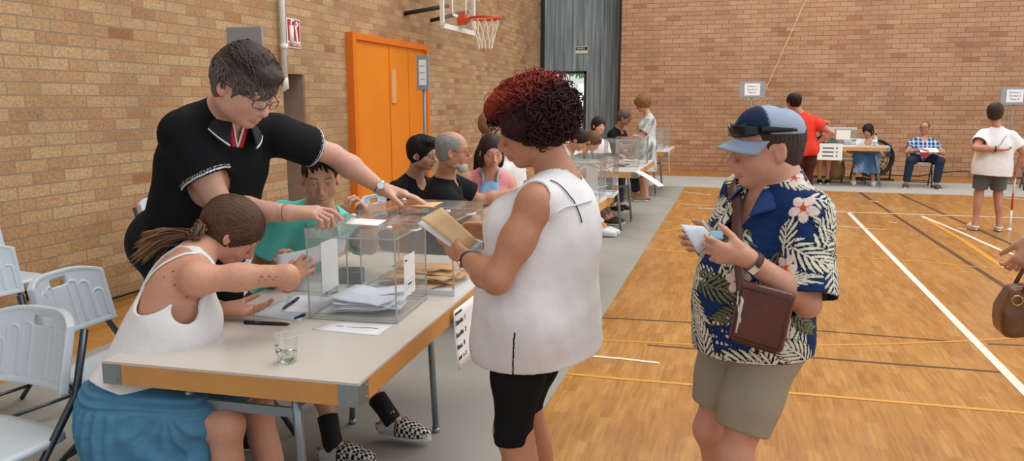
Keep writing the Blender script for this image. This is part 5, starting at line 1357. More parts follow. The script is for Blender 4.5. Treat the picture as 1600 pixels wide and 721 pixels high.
# ---- woman with red curls, standing in front of the ballot boxes
def red_woman():
    Y = 2.42; C = aty(872, 300, Y + .03); Hd = aty(832, 200, Y + .03)
    root = root_at('standing woman with curly dark red hair and white sleeveless blouse, holding envelopes', -.60, Y)
    P = V(-.625, Y, .86)
    p = Person(P=P, C=C, Ft=(-.98, .17, -.05), Hd=Hd, Fh=(-.95, -.24, -.34), Hup=(-.2, 0, 1), neckr=1.22, st=.93, g=1.30, sex='f', hs=1.06, bust=1.45, belly=.05, armg=1.22, legg=1.16, skin='#b57e60', mouth='#9a5a50', brow='#4a2a20', eyes='down', glut=1.0, sw=.178,
        arms={'L': dict(w=aty(730, 405, 2.36), dir=(-.88, .42, .16), palm=(.15, .75, .55), curl=[.25, .8, 1.0, 1.1], hint=(-.05, -.8, -1), thumb=(.25, .5), hs=1.0),
              'R': dict(w=aty(773, 362, 2.60), dir=(-.92, -.1, -.05), palm=(-.1, -.85, -.35), curl=.5, hint=(.3, .5, -1), thumb=(.55, .5))},
        legs={'L': dict(a=(-.62, Y - .1, .085), toe=(-1, .1, 0)), 'R': dict(a=(-.60, Y + .12, .085), toe=(-1, .25, 0))})
    p.body(root, .004)
    fr = p.Rc
    def dsp(q):
        d = folds(.006, 9, (0, 0, 1), .25)(q) + folds(.0025, 26, (0, .2, 1), .3)(q)
        return d * np.clip((1.36 - q[..., 2]) * 4, .15, 1)
    hem = V(-.62, Y, .725)
    def paint(v, c, f):
        L = (v - C) @ fr
        c[:] = np.array(srgb('#e6e4e4'))
        c *= (1 - .05 * np.clip(snoise(v, 12), 0, 1))[:, None]
        return c
    def post(q, d):
        # side slit below the hip
        x = (q - np.asarray(hem, np.float32)) @ fr.astype(np.float32)
        return np.maximum(d, -np.maximum(np.abs(x[..., 1] + .015) - .0028, np.maximum(q[..., 2] - (hem[2] + .125), x[..., 0] + .03)))
    ex = [Cone(lerp(P, C, .55), V(-.63, Y, .73), .155, .195, .09, 'skirt'), Cone(P + V(-.05, .0, .1), V(-.70, Y, .75), .13, .15, .06, 'skirt'), Cone(P + V(.06, .02, .02), V(-.55, Y, .70), .14, .155, .06, 'skirt')]
    cap = [Cone(lerp(C, p.sh[s_], .45), lerp(C, p.sh[s_], 1.0) + fr @ V(0, 0, .012), .062, .058, .03, 'cap', [(lerp(C, p.sh[s_], 1.12), nrm(p.sh[s_] - C))]) for s_ in 'LR']
    top_garment(p, root, 'white_blouse', '#e6e4e4', .004, g=.018, sleeves={}, hem=hem, hemn=(.12, .12, -1), neck=((0, .045, .045), (.088, .115, .085)), disp=dsp, extra=ex + cap, paint=paint, post=post, shell=.01,
                carve=[Cone(p.sh['L'] + fr @ V(-.062, 0, .03), p.el['L'] + V(0, -.05, 0), .062, .075, .01), Cone(p.sh['R'] + fr @ V(.062, 0, .03), p.el['R'] + V(0, .1, 0), .062, .08, .01)])
    # yoke seam flounce and thin black strap
    pts = []
    leg_garment(p, root, 'cropped_trousers', '#121315', .006, g=.004, length=1.10, gk=.014, disp=folds(.002, 16, (0, 0, 1), .4), top=.02)
    for sd in 'LR': shoe(p, root, sd, '#2b2622', h=.007)
    # curly hair
    say('red body')
    H, Rh = p.Hd, p.Rh
    dr = np.array(srgb('#351518')); rd = np.array(srgb('#93301f')); mid = np.array(srgb('#4d1518'))
    def hcol(P_, t, u):
        # dyed lighter red on the crown and front
        k = np.clip((P_[:, 2] - .066 + .16 * P_[:, 1]) * 15, 0, 1)[:, None]
        c = dr * (1 - k) + rd * k
        return c * (.6 + .9 * u[:, None])
    def capp(v, c, f):
        L = (v - H) @ Rh; return hcol(L, 0, np.full(len(L), .35))
    cap_ = hair_cap(p, root, '#3a1216', h=.006, t=.026, front=(0, .13, -.045), fr=(.088, .088, .118), low=-.06, extra=[((0, -.04, .035), (.108, .108, .098), .03), ((0, .045, .085), (.09, .08, .055), .03), ((.075, .02, .03), (.04, .07, .06), .02), ((-.075, .02, .03), (.04, .07, .06), .02)], disp=lambda q: .009 * snoise(q, 55), paint=capp, name='curly_hair')
    st = scalp(2300, 11, lambda q: (q[2] > -.035 and q[1] < .0) or (q[2] > .0 and q[1] < .045) or (q[2] > .052))
    g = np.random.default_rng(3); c0 = V(0, -.014, .03)
    out = (st - c0) / np.linalg.norm(st - c0, axis=1, keepdims=True)
    D = out * 1.1 + g.normal(size=st.shape) * .75; fl_ = 1 - .45 * np.clip((.03 - st[:, 2]) * 14, 0, 1) - .5 * ((st[:, 1] > .01) & (st[:, 2] < .085))
    locks(p, root, c0 + (st - c0) * 1.25, D, g.uniform(.05, .10, len(st)) * fl_, g.uniform(.0016, .0032, len(st)), hcol, surf_r=.030, n=18, sides=4, grav=.05, curl=.012, curln=1.8, hug=.06, seed=4, name='curls', parent=cap_)
    # watch, bracelet, ring, strap
    watch(p, root, 'L', .93, .031, '#4a2c33', '#efe9dc', (-.2, -1, -.35), case='#c08a72', fs=.013, wd=.007)
    band(p, root, 'L', .99, .0305, .0016, '#c9c9cc', 'bracelet', .25, .9)
    so = []; up_ = []
    for k in range(22):
        a = k / 21
        q = C + fr @ V(-.05 + .03 * a + .02 * sin(a * 3), .07 - .19 * min(1, a * 1.7), .060 - .015 * a - .26 * max(0, a - .35))
        so.append(q)
    F_ = Field([q.grown(.018) for q in p.by('pelvis', 'torso')] + [q.grown(.011) for q in p.by('trap')] + ex + [q.grown(0) for q in cap])
    def px_path(pts, Yg): return np.array([aty(x, y, Yg) for x, y in pts])
    def dense(a, n=24):
        a = np.array(a); t = np.linspace(0, len(a) - 1, n); i = np.minimum(t.astype(int), len(a) - 2); u = (t - i)[:, None]; return a[i] * (1 - u) + a[i + 1] * u
    q, _ = stick(F_, dense(px_path([(872, 252), (888, 252), (905, 262), (918, 276), (930, 296), (934, 320), (936, 345)], Y - .14)), .004)
    mb = MB(); mb.tube([x - np.array(root.location) for x in q], .0020, 6); mb.build('bag_cord', mat('cord_black', '#1b1a1c', .6), root)
    q, gq = stick(F_, dense([aty(866, 352, Y - .20), aty(880, 336, Y - .19), aty(900, 320, Y - .15), aty(918, 313, Y - .10), aty(934, 309, Y - .02)]), .004); mb = MB(); mb.tube([x - np.array(root.location) for x in q], .0032, 6); mb.build('yoke_seam', mat('blouse_white', '#d9d8d8', .85), root)
    # envelopes in her hands
    e1 = [aty(656, 342, 2.33), aty(690, 324, 2.38), aty(748, 378, 2.44), aty(727, 393, 2.38)]
    sheet_paper('envelope', 'tan envelope held in both hands of the red-haired woman', 'envelope', e1, '#dcb888', .003)
    off = V(-.004, .012, -.012)
    sheet_paper('envelope', 'white envelope under the tan one in the red-haired woman\'s hands', 'envelope', [q + off + nrm(e1[0] - e1[1]) * .012 for q in e1], '#e9e9ec', .003)
    sheet_paper('envelope', 'light blue slip held under the envelopes by the red-haired woman', 'envelope', [aty(705, 380, 2.50), aty(730, 368, 2.52), aty(756, 378, 2.52), aty(742, 395, 2.50)], '#b5dbe6', .002)
    return p, root
pr_, rr_w = red_woman(); say('red woman')

# ---- man in cap and palm-leaf shirt
def cap_man():
    Y = 2.50; C = aty(1212, 300, Y); Hd = aty(1199, 233, Y - .02)
    root = root_at('standing man in a blue cap, palm-leaf shirt and beige shorts', .07, Y, 0)
    P = V(.075, Y + .02, .84)
    Ft = (-.80, -.58, -.03)
    p = Person(P=P, C=C, Ft=Ft, Hd=Hd, Fh=(-.93, -.32, -.12), st=.92, g=1.0, sex='m', belly=.065, hs=1.03, armg=1.05, sw=.165, legg=1.0, skin='#c58f76', mouth='#9d5d50', brow='#4c3a30', eyes='down', neckr=1.25, brk=1.18,
        arms={'L': dict(w=aty(1168, 403, 2.22), dir=(-.97, .12, .12), palm=(.15, 1.0, .05), curl=[.75, .9, 1.0, 1.1], hint=(.3, -.2, -1), thumb=(.6, .4)),
              'R': dict(w=aty(1130, 380, 2.47), dir=(-.9, .05, -.02), palm=(.2, -.9, .3), curl=.95, hint=(-.3, .5, -1), thumb=(.5, .6))},
        legs={'L': dict(a=(.14, Y - .06, .085), toe=(-.7, -.7, 0)), 'R': dict(a=(.02, Y + .13, .085), toe=(-.9, -.4, 0))})
    H, Rh = p.Hd, p.Rh
    def sk(v, c, L):
        # short grey-brown side hair and stubble
        k = (L[:, 1] < .018) & (L[:, 2] > -.055) & (L[:, 2] < .09) & (np.abs(L[:, 0]) > .01) & ~((L[:, 1] > -.035) & (L[:, 2] < .03) & (L[:, 1] < .02) & (np.abs(L[:, 0]) > .079)) & (np.abs(L) < .15).all(1)
        w = (k * .0)[:, None]; c[:] = c * (1 - w)
    p.body(root, .0035)
    fr = p.Rc
    # patterned shirt: fronds and flowers are stamped where they lie on the cloth
    g = np.random.default_rng(12)
    hem = P + V(0, 0, -.065)
    def paint(v, c, f):
        nn = vnormals(v, f)
        c[:] = np.array(srgb('#16305f'))
        cream = np.array(srgb('#d9d6c4')); blk = np.array(srgb('#14161c')); pink = np.array(srgb('#e7cfc4')); org = np.array(srgb('#c9583c')); olive = np.array(srgb('#6f7058'))
        def stamp(center, ang, kind, s_):
            d = v - center; near = (d * d).sum(1) < (.16 * s_) ** 2
            idx = np.nonzero(near)[0]
            if len(idx) < 5: return
            j = idx[np.argmin((d[idx] ** 2).sum(1))]; n0 = nn[j]
            e1 = nrm(np.cross(n0, V(.1, .2, 1))); e2 = np.cross(n0, e1); a, b2 = cos(ang), sin(ang)
            x = d[idx] @ (e1 * a + e2 * b2) / s_; y = d[idx] @ (-e1 * b2 + e2 * a) / s_
            ok = (nn[idx] @ n0) > .05
            if kind == 'frond':
                m1 = np.zeros(len(idx), bool); m0 = np.zeros(len(idx), bool)
                yb = y - 2.2 * x * x          # bent midrib
                m1 |= (np.abs(yb) < .0028) & (x > -.09) & (x < .10)
                for q in range(9):
                    x0 = -.075 + .02 * q
                    for sg in (-1, 1):
                        L_ = .072 * (1 - .5 * abs(q - 3.5) / 5.5); th = (.95 - .06 * q) * sg
                        dx = x - x0; dy = yb; u = dx * cos(th) + dy * sin(th); w_ = -dx * sin(th) + dy * cos(th) - sg * 1.6 * u * u * -1
                        wd = .0046 * np.sin(np.clip(u / L_, 0, 1) * pi) ** .6
                        m1 |= (u > 0) & (u < L_) & (np.abs(w_) < wd); m0 |= (u > -.002) & (u < L_ * 1.06) & (np.abs(w_) < wd + .003)
                cc = cream if g.random() < .8 else olive
                k0 = idx[m0 & ok]; c[k0] = blk; k1 = idx[m1 & ok]; c[k1] = cc
            else:
                r_ = np.sqrt(x * x + y * y); a_ = np.arctan2(y, x)
                pet = .038 * (.45 + .55 * np.abs(np.cos(a_ * 2.5)) ** .8); k = idx[(r_ < pet) & ok]; c[k] = pink
                k = idx[(r_ < pet * .75) & (np.abs(np.sin(a_ * 2.5)) > .93) & ok]; c[k] = org
                k = idx[(r_ < .008) & ok]; c[k] = org
        pick = g.permutation(len(v)); used = []
        for j in pick:
            q = v[j]
            if all(((q - u) ** 2).sum() > .067 ** 2 for u in used):
                used.append(q)
            if len(used) > 150: break
        for i, q in enumerate(used): stamp(q, g.uniform(0, 6.28), 'frond', g.uniform(.75, 1.1))
        for i, q in enumerate(used[::9]): stamp(q + V(.01, 0, .02), g.uniform(0, 6.28), 'flower', 1.05)
        # the big lily on the upper arm
        stamp(aty(1243, 312, 2.26), .5, 'flower', 1.15); stamp(aty(1252, 470, 2.34), 2, 'flower', .9)
        return c
    ex = [Cone(lerp(P, C, .45) + fr @ V(0, .05, 0), P + V(-.03, -.03, -.2), .15, .16, .09, 'sk'), Cone(P, P + V(.0, 0, -.25), .155, .165, .06, 'sk'), Cone(lerp(P, C, .5), P + V(.04, 0, -.22), .13, .15, .06, 'sk')]
    carve = [Ell(p.C + fr @ V(0, .105, -.03), (.038, .09, .125), fr, .01), Ell(p.C + fr @ V(0, .02, .06), (.075, .08, .06), fr, .01)]
    top_garment(p, root, 'palm_leaf_shirt', '#16305f', .0032, g=.014, sleeves={'L': .92, 'R': .92}, flare=.028, hem=hem, hemn=(0, .04, -1), disp=lambda q: folds(.006, 10, (0, 0, 1), .4)(q) + .0022 * snoise(q, 34), extra=ex, paint=paint, shell=.009, carve=carve)
    say('shirt')
    collar(p, root, '#1d3c78', inner=.070, h1=.058, drop=.05, gap=.55, tipd=.035, spread=.035, z0=-.012, lean=.03)
    leg_garment(p, root, 'beige_shorts', '#9c937f', .006, g=.016, length=.74, gk=.012, disp=lambda q: folds(.004, 12, (0, 0, 1), .3)(q) + .0015 * snoise(q, 40), top=.02)
    for sd in 'LR': shoe(p, root, sd, '#3a3c40', h=.007)
    # hair under the cap
    hair_cap(p, root, '#41352e', h=.004, t=.006, front=(0, .10, -.02), fr=(.10, .105, .12), low=-.05, disp=lambda q: .0012 * snoise(q, 120), name='short_hair')
    # cap: crown with dark blue front panel, grey-blue back, curved brim
    o0 = root.location
    W = lambda x, y, z: H + Rh @ (V(x * .94, y * .93, z) * p.hs)
    tl = rotx(.10)
    def cp(v, c, f):
        L = (v - H) @ Rh; c[:] = np.array(srgb('#9aa7b9')); k = L[:, 1] > .018 ; c[k] = np.array(srgb('#1a2745'))
        lg = (np.abs(L[:, 0] - 0) < .045) & k & (np.abs((L[:, 2] - .095) - .25 * L[:, 0]) < .004 + .006 * np.sin(L[:, 0] * 90)); c[lg] = np.array(srgb('#2d5560'))
        s_ = np.abs(L[:, 1] - .018) < .0025; c[s_] = np.array(srgb('#5d6b84'))
        return c
    F_ = Field([Ell(W(0, -.012, .045), V(.086, .103, .080) * p.hs, Rh, .02), Ell(W(0, .028, .066), V(.067, .056, .058) * p.hs, Rh, .03)], cuts=[(W(0, 0, .048), -(Rh @ nrm(V(0, -.12, 1))))], shell=0)
    cap = sdf_obj('cap', F_, .004, '#1a2745', CLOTH(), root, paint=cp, sm=1, origin=o0)
    gr = []
    for i in range(17):
        a = -1.25 + 2.5 * i / 16; row = []
        for j in range(8):
            u = j / 7;             x = .090 * sin(a) * (1 + .03 * u); y = -.012 + .112 * cos(a) * 1.0 + (.060 * u * cos(a * .62) ** 1.2 if abs(a) < 2.4 else 0)
            z = .046 - .02 * u - .030 * (sin(a) ** 2) * (.4 + .6 * u) - .004
            row.append(W(x, y, z) - np.array(o0))
        gr.append(row)
    mb = MB(); mb.sheet(gr, .004); mb.build('brim', mat('cap_grey_blue', '#8f9eb2', .85, bumps=.2, bscale=120), cap)
    mb = MB(); q = W(0, -.01, .126); mb.lathe([(0, .006), (.006, .004), (.007, 0), (0, 0)], q - np.array(o0), 10); mb.build('button', mat('cap_grey_blue', '#8f9eb2', .85), cap)
    # sunglasses pushed up on the cap
    blk = mat('shades', '#0d0c0d', .15)
    m2 = MB(); gg = []
    for i in range(21):
        a = -1.02 + 2.04 * i / 20; hh = .0185 * (1 - .45 * (abs(a) / 1.05) ** 3) - .010 * math.exp(-(a / .12) ** 2)
        row = []
        for j in range(5):
            v_ = -1 + 2 * j / 4; row.append(W(.100 * sin(a), -.012 + .122 * cos(a) + .006, .068 + hh * v_ - .004 * abs(a)) - np.array(o0))
        gg.append(row)
    m2.sheet(gg, .004); sg = m2.build('sunglasses', blk, root)
    for sx in (-1, 1):
        m3 = MB(); g3 = []
        for i in range(8):
            t = i / 7; a = 1.02 + t * .95
            row = [W(sx * (.100 + .003 * t) * sin(a), -.012 + .122 * cos(a), .068 + v_ * (.010 - .005 * t) - .012 * t) - np.array(o0) for v_ in (-1, 0, 1)]; g3.append(row)
        m3.sheet(g3, .004); m3.build('temple', blk, sg)
    watch(p, root, 'L', .90, .0315, '#4e2f28', '#e9e7e2', (-.35, -1, -.1), case='#c4bfb4', shape='square', fs=.013, wd=.009)
    mb = MB(); n0 = C + fr @ V(0, .0, .03) - np.array(o0)
    pts = [n0 + fr @ V(.075 * sin(a), .02 + .085 * cos(a) + .02, -.10 * (1 + cos(a)) / 2 * 1.0 - .0) for a in np.linspace(-1.9, 1.9, 25)]
    # papers in hand
    sheet_paper('paper_slip', 'white folded ballot sheet held up by the man in the cap', 'paper', [aty(1063, 351, 2.26), aty(1099, 354, 2.31), aty(1121, 378, 2.31), aty(1091, 397, 2.26)], '#c9d0dc', .0015)
    sheet_paper('envelope', 'pale blue envelope behind the ballot sheet in the cap man\'s hands', 'envelope', [aty(1106, 361, 2.38), aty(1129, 361, 2.38), aty(1130, 374, 2.36), aty(1112, 376, 2.36)], '#9cc6da', .002)
    sheet_paper('paper_slip', 'thin white slip sticking up from the cap man\'s hands', 'paper', [aty(1096, 345, 2.36), aty(1099, 344, 2.36), aty(1112, 362, 2.36), aty(1106, 362, 2.36)], '#e4e6ea', .0015)
    # shoulder bag
    bl = mat('bag_leather', '#5f2e24', .28, noise=.18, nscale=14, bumps=.15, bscale=60); bd = mat('bag_leather_dark', '#40231c', .45, noise=.1)
    bc = aty(1192, 497, 2.215); t = thing('shoulder_bag', 'reddish brown leather shoulder bag hanging on the man in the palm-leaf shirt', 'bag', bc)
    yaw = rotz(R(-22)) @ roty(R(9)) if False else rotz(R(-14)) @ roty(R(9))
    def bagf(sz, off=(0, 0, 0)):
        hx, hy, hz = sz; r_ = min(.03, hy * .95)
        def f(q):
            L = (q - np.asarray(off, np.float32)) @ yaw.astype(np.float32); a = np.abs(L) - np.array([hx - r_ * .9, hy - .012, hz - r_ * .9], np.float32)
            m = np.maximum(a, 0); return np.sqrt((m * m).sum(-1)) * 1.0 + np.minimum(a.max(-1), 0) - .012
        return f
    def gen(name, f, m_, par, b_=.16, h=.004):
        v_, f_ = surf(f, h, (-b_,) * 3, (b_,) * 3); v_ = smooth_mesh(v_, f_, 2); me = np_mesh(name, v_, f_); me.shade_smooth(); return link(name, me, m_, par)
    gen('bag_body', bagf((.082, .038, .098), (0, .012, -.006)), bd, t)
    gen('flap', bagf((.076, .014, .088), tuple(yaw @ V(0, -.028, .012))), bl, t)
    mb = MB(); mb.tube([yaw @ V(x, -.044, z) for x, z in ((-.062, .082), (.062, .082), (.066, .078), (.066, -.06), (.06, -.066), (-.06, -.066), (-.066, -.06), (-.066, .078), (-.062, .082))], .0014, 5); mb.build('stitching', bd, t)
    # strap over the right shoulder, across the chest
    Fs = Field([q.grown(.020) for q in p.by('pelvis', 'torso')] + [q.grown(.012) for q in p.by('trap')] + ex)
    def march(x, y, off=.006):
        r_ = nrm(ray(x, y)); t_ = np.arange(1.7, 3.2, .004); q_ = CP + t_[:, None] * r_; d_ = Fs.full(q_.astype(np.float32)); i = int(np.argmax(d_ < off)); return q_[i] if d_[i] < off else q_[int(np.argmin(d_))]
    tp = [aty(1157, 452, 2.235), march(1155, 415, .012), march(1153, 380), march(1151, 345), march(1153, 318), C + fr @ V(.112, .075, -.01), C + fr @ V(.118, .0, .022), C + fr @ V(.112, -.09, -.005)]
    bp = np.array(t.location)
    # resample smoothly
    tp = np.array(tp); n_ = 40; ts = np.linspace(0, len(tp) - 1, n_); sm_ = []
    for x in ts:
        i0 = int(min(x, len(tp) - 2)); u = x - i0; p0, p1, p2, p3 = tp[max(i0 - 1, 0)], tp[i0], tp[i0 + 1], tp[min(i0 + 2, len(tp) - 1)]
        sm_.append(.5 * (2 * p1 + (p2 - p0) * u + (2 * p0 - 5 * p1 + 4 * p2 - p3) * u * u + (3 * p1 - p0 - 3 * p2 + p3) * u ** 3))
    sm_ = np.array(sm_); k_ = Fs.full(sm_.astype(np.float32)) < .02; sm_[8:] = stick(Fs, sm_[8:], .006)[0]
    g_ = []
    for i, q in enumerate(sm_):
        t_ = nrm(sm_[min(i + 1, n_ - 1)] - sm_[max(i - 1, 0)]); ax = C + fr @ V(.03, 0, 0); n2 = q - (lerp(P, C, .6)); n2 = nrm(n2 - t_ * (n2 @ t_)); s_ = np.cross(t_, n2)
        g_.append([q + s_ * x - bp for x in (-.017, 0, .017)])
    mb = MB(); mb.sheet(g_, .003); mb.build('strap', mat('strap_leather', '#55352b', .5, noise=.1), t)
    mb = MB(); q0 = aty(1232, 470, 2.24) - bp; q1 = aty(1250, 440, 2.33) - bp; mb.tube([q0, lerp(q0, q1, .5) + V(.01, 0, .0), q1], .008, 6); mb.build('strap', mat('strap_leather', '#55352b', .5), t)
    mb = MB(); r_ = [aty(1156, 455, 2.2) - bp, aty(1153, 475, 2.19) - bp, aty(1157, 500, 2.19) - bp, aty(1152, 530, 2.2) - bp]; mb.tube(r_, [.006, .004, .005, .003], 6); mb.tube([r_[0], aty(1160, 470, 2.185) - bp, aty(1150, 520, 2.19) - bp], [.004, .005, .003], 6); mb.build('white_cord', mat('cord_white', '#d8d8d8', .7), t)
    return p
cap_man(); say('cap man')

# ---- man in the black polo shirt
def polo_man():
    Y = 2.60; C = aty(352, 184, Y); Hd = aty(381, 137, 2.50)
    root = root_at('standing man with glasses in a black polo shirt, leaning over the table', -2.18, Y + .05)
    P = V(-2.13, Y + .02, .98)
    Ft = (.90, -.42, -.12)
    p = Person(P=P, C=C, Ft=Ft, Hd=Hd, Fh=(.80, -.12, -.50), Hup=(.2, 0, 1), st=1.06, g=1.30, sex='m', belly=.05, hs=1.16, armg=1.15, skin='#c49580', mouth='#a0645a', brow='#3a2d27', eyes='down', neckr=1.15, sw=.170, brk=1.1,
        arms={'R': dict(w=aty(452, 333, 2.47), dir=(.93, .30, .03), palm=(.1, .3, -.9), curl=[.45, .95, 1.1, 1.1], hint=(-.6, 0, -1), l=1.04, lift=(.02, .0, -.045), thumb=(.4, .6), hs=1.05),
              'L': dict(w=aty(598, 296, 3.12), dir=(.92, .25, -.20), palm=(-.1, -.05, -1), curl=[.18, .22, .25, .3], hint=(.1, .5, -.1), thumb=(.9, .3), hs=1.08, lift=(.06, 0, -.01))},
        legs={'L': dict(a=(-2.2, Y + .2, .09), toe=(1, .1, 0)), 'R': dict(a=(-2.2, Y - .08, .09), toe=(1, -.1, 0))})
    p.body(root, .0038); fr = p.Rc
    blk = np.array(srgb('#0e0f13')); wht = np.array(srgb('#d9d9db'))
    def paint(v, c, f):
        c[:] = blk
        for sd, t in (('L', .62), ('R', .60)):
            sh, el = p.sh[sd], p.el[sd]; a = (v - sh) @ nrm(el - sh) / np.linalg.norm(el - sh); d_ = np.linalg.norm(v - sh - np.outer((v - sh) @ nrm(el - sh), nrm(el - sh)), axis=1)
            k = (a > t - .036) & (a < t - .018) & (d_ < .1); c[k] = wht
            k = (a > t - .062) & (a < t - .056) & (d_ < .1); c[k] = wht * .7
        return c
    top_garment(p, root, 'black_polo', '#0e0f13', .0042, g=.014, sleeves={'L': .62, 'R': .60}, flare=.016, hem=-.20, neck=((0, .055, .055), (.07, .095, .085)), disp=lambda q: folds(.005, 11, (0, .3, 1), .35)(q), paint=paint, shell=.01,
                carve=[Ell(p.C + fr @ V(0, .14, -.005), (.026, .06, .07), fr, .01)])
    collar(p, root, '#15161a', inner=.072, h1=.062, drop=.046, gap=.42, tipd=.03, spread=.034, z0=-.01, lean=.045, stripe=('#d9d9db', [(.86, .93)]))
    # red placket lining with white edge
    o0 = np.array(root.location)
    for sx in (-1, 1):
        g_ = [[C + fr @ V(sx * (.012 + .030 * (1 - u)) + w_ * .011 * sx, .115 + .018 * u - .02 * (1 - u) * 1.2, .035 - .105 * u) - o0 for w_ in (-1, 1)] for u in np.linspace(0, 1, 7)]
        mb = MB(); mb.sheet(g_, .003); k = mb.build('collar_lining', mat('lining_red', '#b3202c', .8), root)
        g_ = [[C + fr @ V(sx * (.012 + .030 * (1 - u)) + (w_ * .003 - .012) * sx, .118 + .018 * u - .02 * (1 - u) * 1.2, .035 - .105 * u) - o0 for w_ in (-1, 1)] for u in np.linspace(0, 1, 7)]
        mb = MB(); mb.sheet(g_, .003); mb.build('lining_edge', mat('lining_white', '#dcdcdc', .8), k)
    leg_garment(p, root, 'dark_trousers', '#16181f', .010, g=.014, length=1.93, gk=.03)
    for sd in 'LR': shoe(p, root, sd, '#26221f', h=.009)
    # hair: grey sides, dark tousled top with a raised tuft and a fringe
    def hcol(P_, t, u):
        k = np.clip((P_[:, 2] - .02) * 14, 0, 1)[:, None]
        return (np.array(srgb('#6f665e')) * (1 - k) + np.array(srgb('#453730')) * k) * (.6 + .9 * u[:, None])
    def cpn(v, c, f): return hcol((v - p.Hd) @ p.Rh / p.hs, 0, np.full(len(v), .3))
    cap_ = hair_cap(p, root, '#332a26', h=.005, t=.014, front=(0, .12, -.035), fr=(.085, .068, .095), low=-.06, extra=[((0, -.01, .09), (.07, .08, .055), .03), ((0, .06, .085), (.06, .05, .03), .02)], disp=lambda q: .003 * snoise(q, 60), paint=cpn, name='tousled_hair')
    g = np.random.default_rng(8)
    st = scalp(1400, 21, lambda q: q[2] > .045 or (q[2] > -.03 and q[1] < .0)); c0 = V(0, -.014, .03)
    out = (st - c0) / np.linalg.norm(st - c0, axis=1, keepdims=True)
    top = st[:, 2] > .06
    D = np.where(top[:, None], V(.15, .75, .25), V(0, -.2, -.9)) + out * .15 + g.normal(size=st.shape) * .2
    locks(p, root, c0 + (st - c0) * 1.10, D, np.where(top, g.uniform(.06, .10, len(st)), g.uniform(.03, .05, len(st))), g.uniform(.0018, .0032, len(st)), hcol, surf_r=.017, n=10, grav=.08, hug=.85, seed=9, name='hair_locks', parent=cap_, curl=.003, curln=.8)
    st = scalp(800, 22, lambda q: q[2] > .085 and abs(q[0]) < .065 and -.06 < q[1] < .065)
    D = V(.1, .15, .8) + g.normal(size=st.shape) * .35
    locks(p, root, c0 + (st - c0) * 1.1, D, g.uniform(.045, .075, len(st)), g.uniform(.0018, .0032, len(st)), hcol, surf_r=.024, n=12, grav=.05, hug=.25, seed=10, name='hair_tuft', parent=cap_, curl=.003, curln=.6, flow=lambda P_, t: np.tile(V(.05, .26, -.16), (len(P_), 1)))
    st = np.array([[x, .062 - abs(x) * .25, .105 - abs(x) * .3] for x in g.uniform(-.066, .066, 200)])
    D = np.stack([st[:, 0] * 3 - .02, np.full(200, .5), np.full(200, -.75)], 1) + g.normal(size=st.shape) * .16
    locks(p, root, st, D, g.uniform(.035, .08, 200), g.uniform(.002, .0038, 200), hcol, surf_r=.012, n=9, grav=.1, hug=.35, seed=13, name='fringe', parent=cap_)
    glasses(p, root, '#1b1717', rim=.0014, y=.113, z=.002, w=.024, hh=.015, tint=.06)
    watch(p, root, 'L', .93, .034, '#b9b7b0', '#dcdcd8', (-.2, -.75, .6), case='#c9c6bf', fs=.017, wd=.011, metal=.9)
    band(p, root, 'R', .90, .0335, .0016, '#c0bbb0', 'bracelet', .3, .9); band(p, root, 'R', .95, .0325, .0016, '#8a4a3c', 'wristband')
    return p
polo_man(); say('polo man')
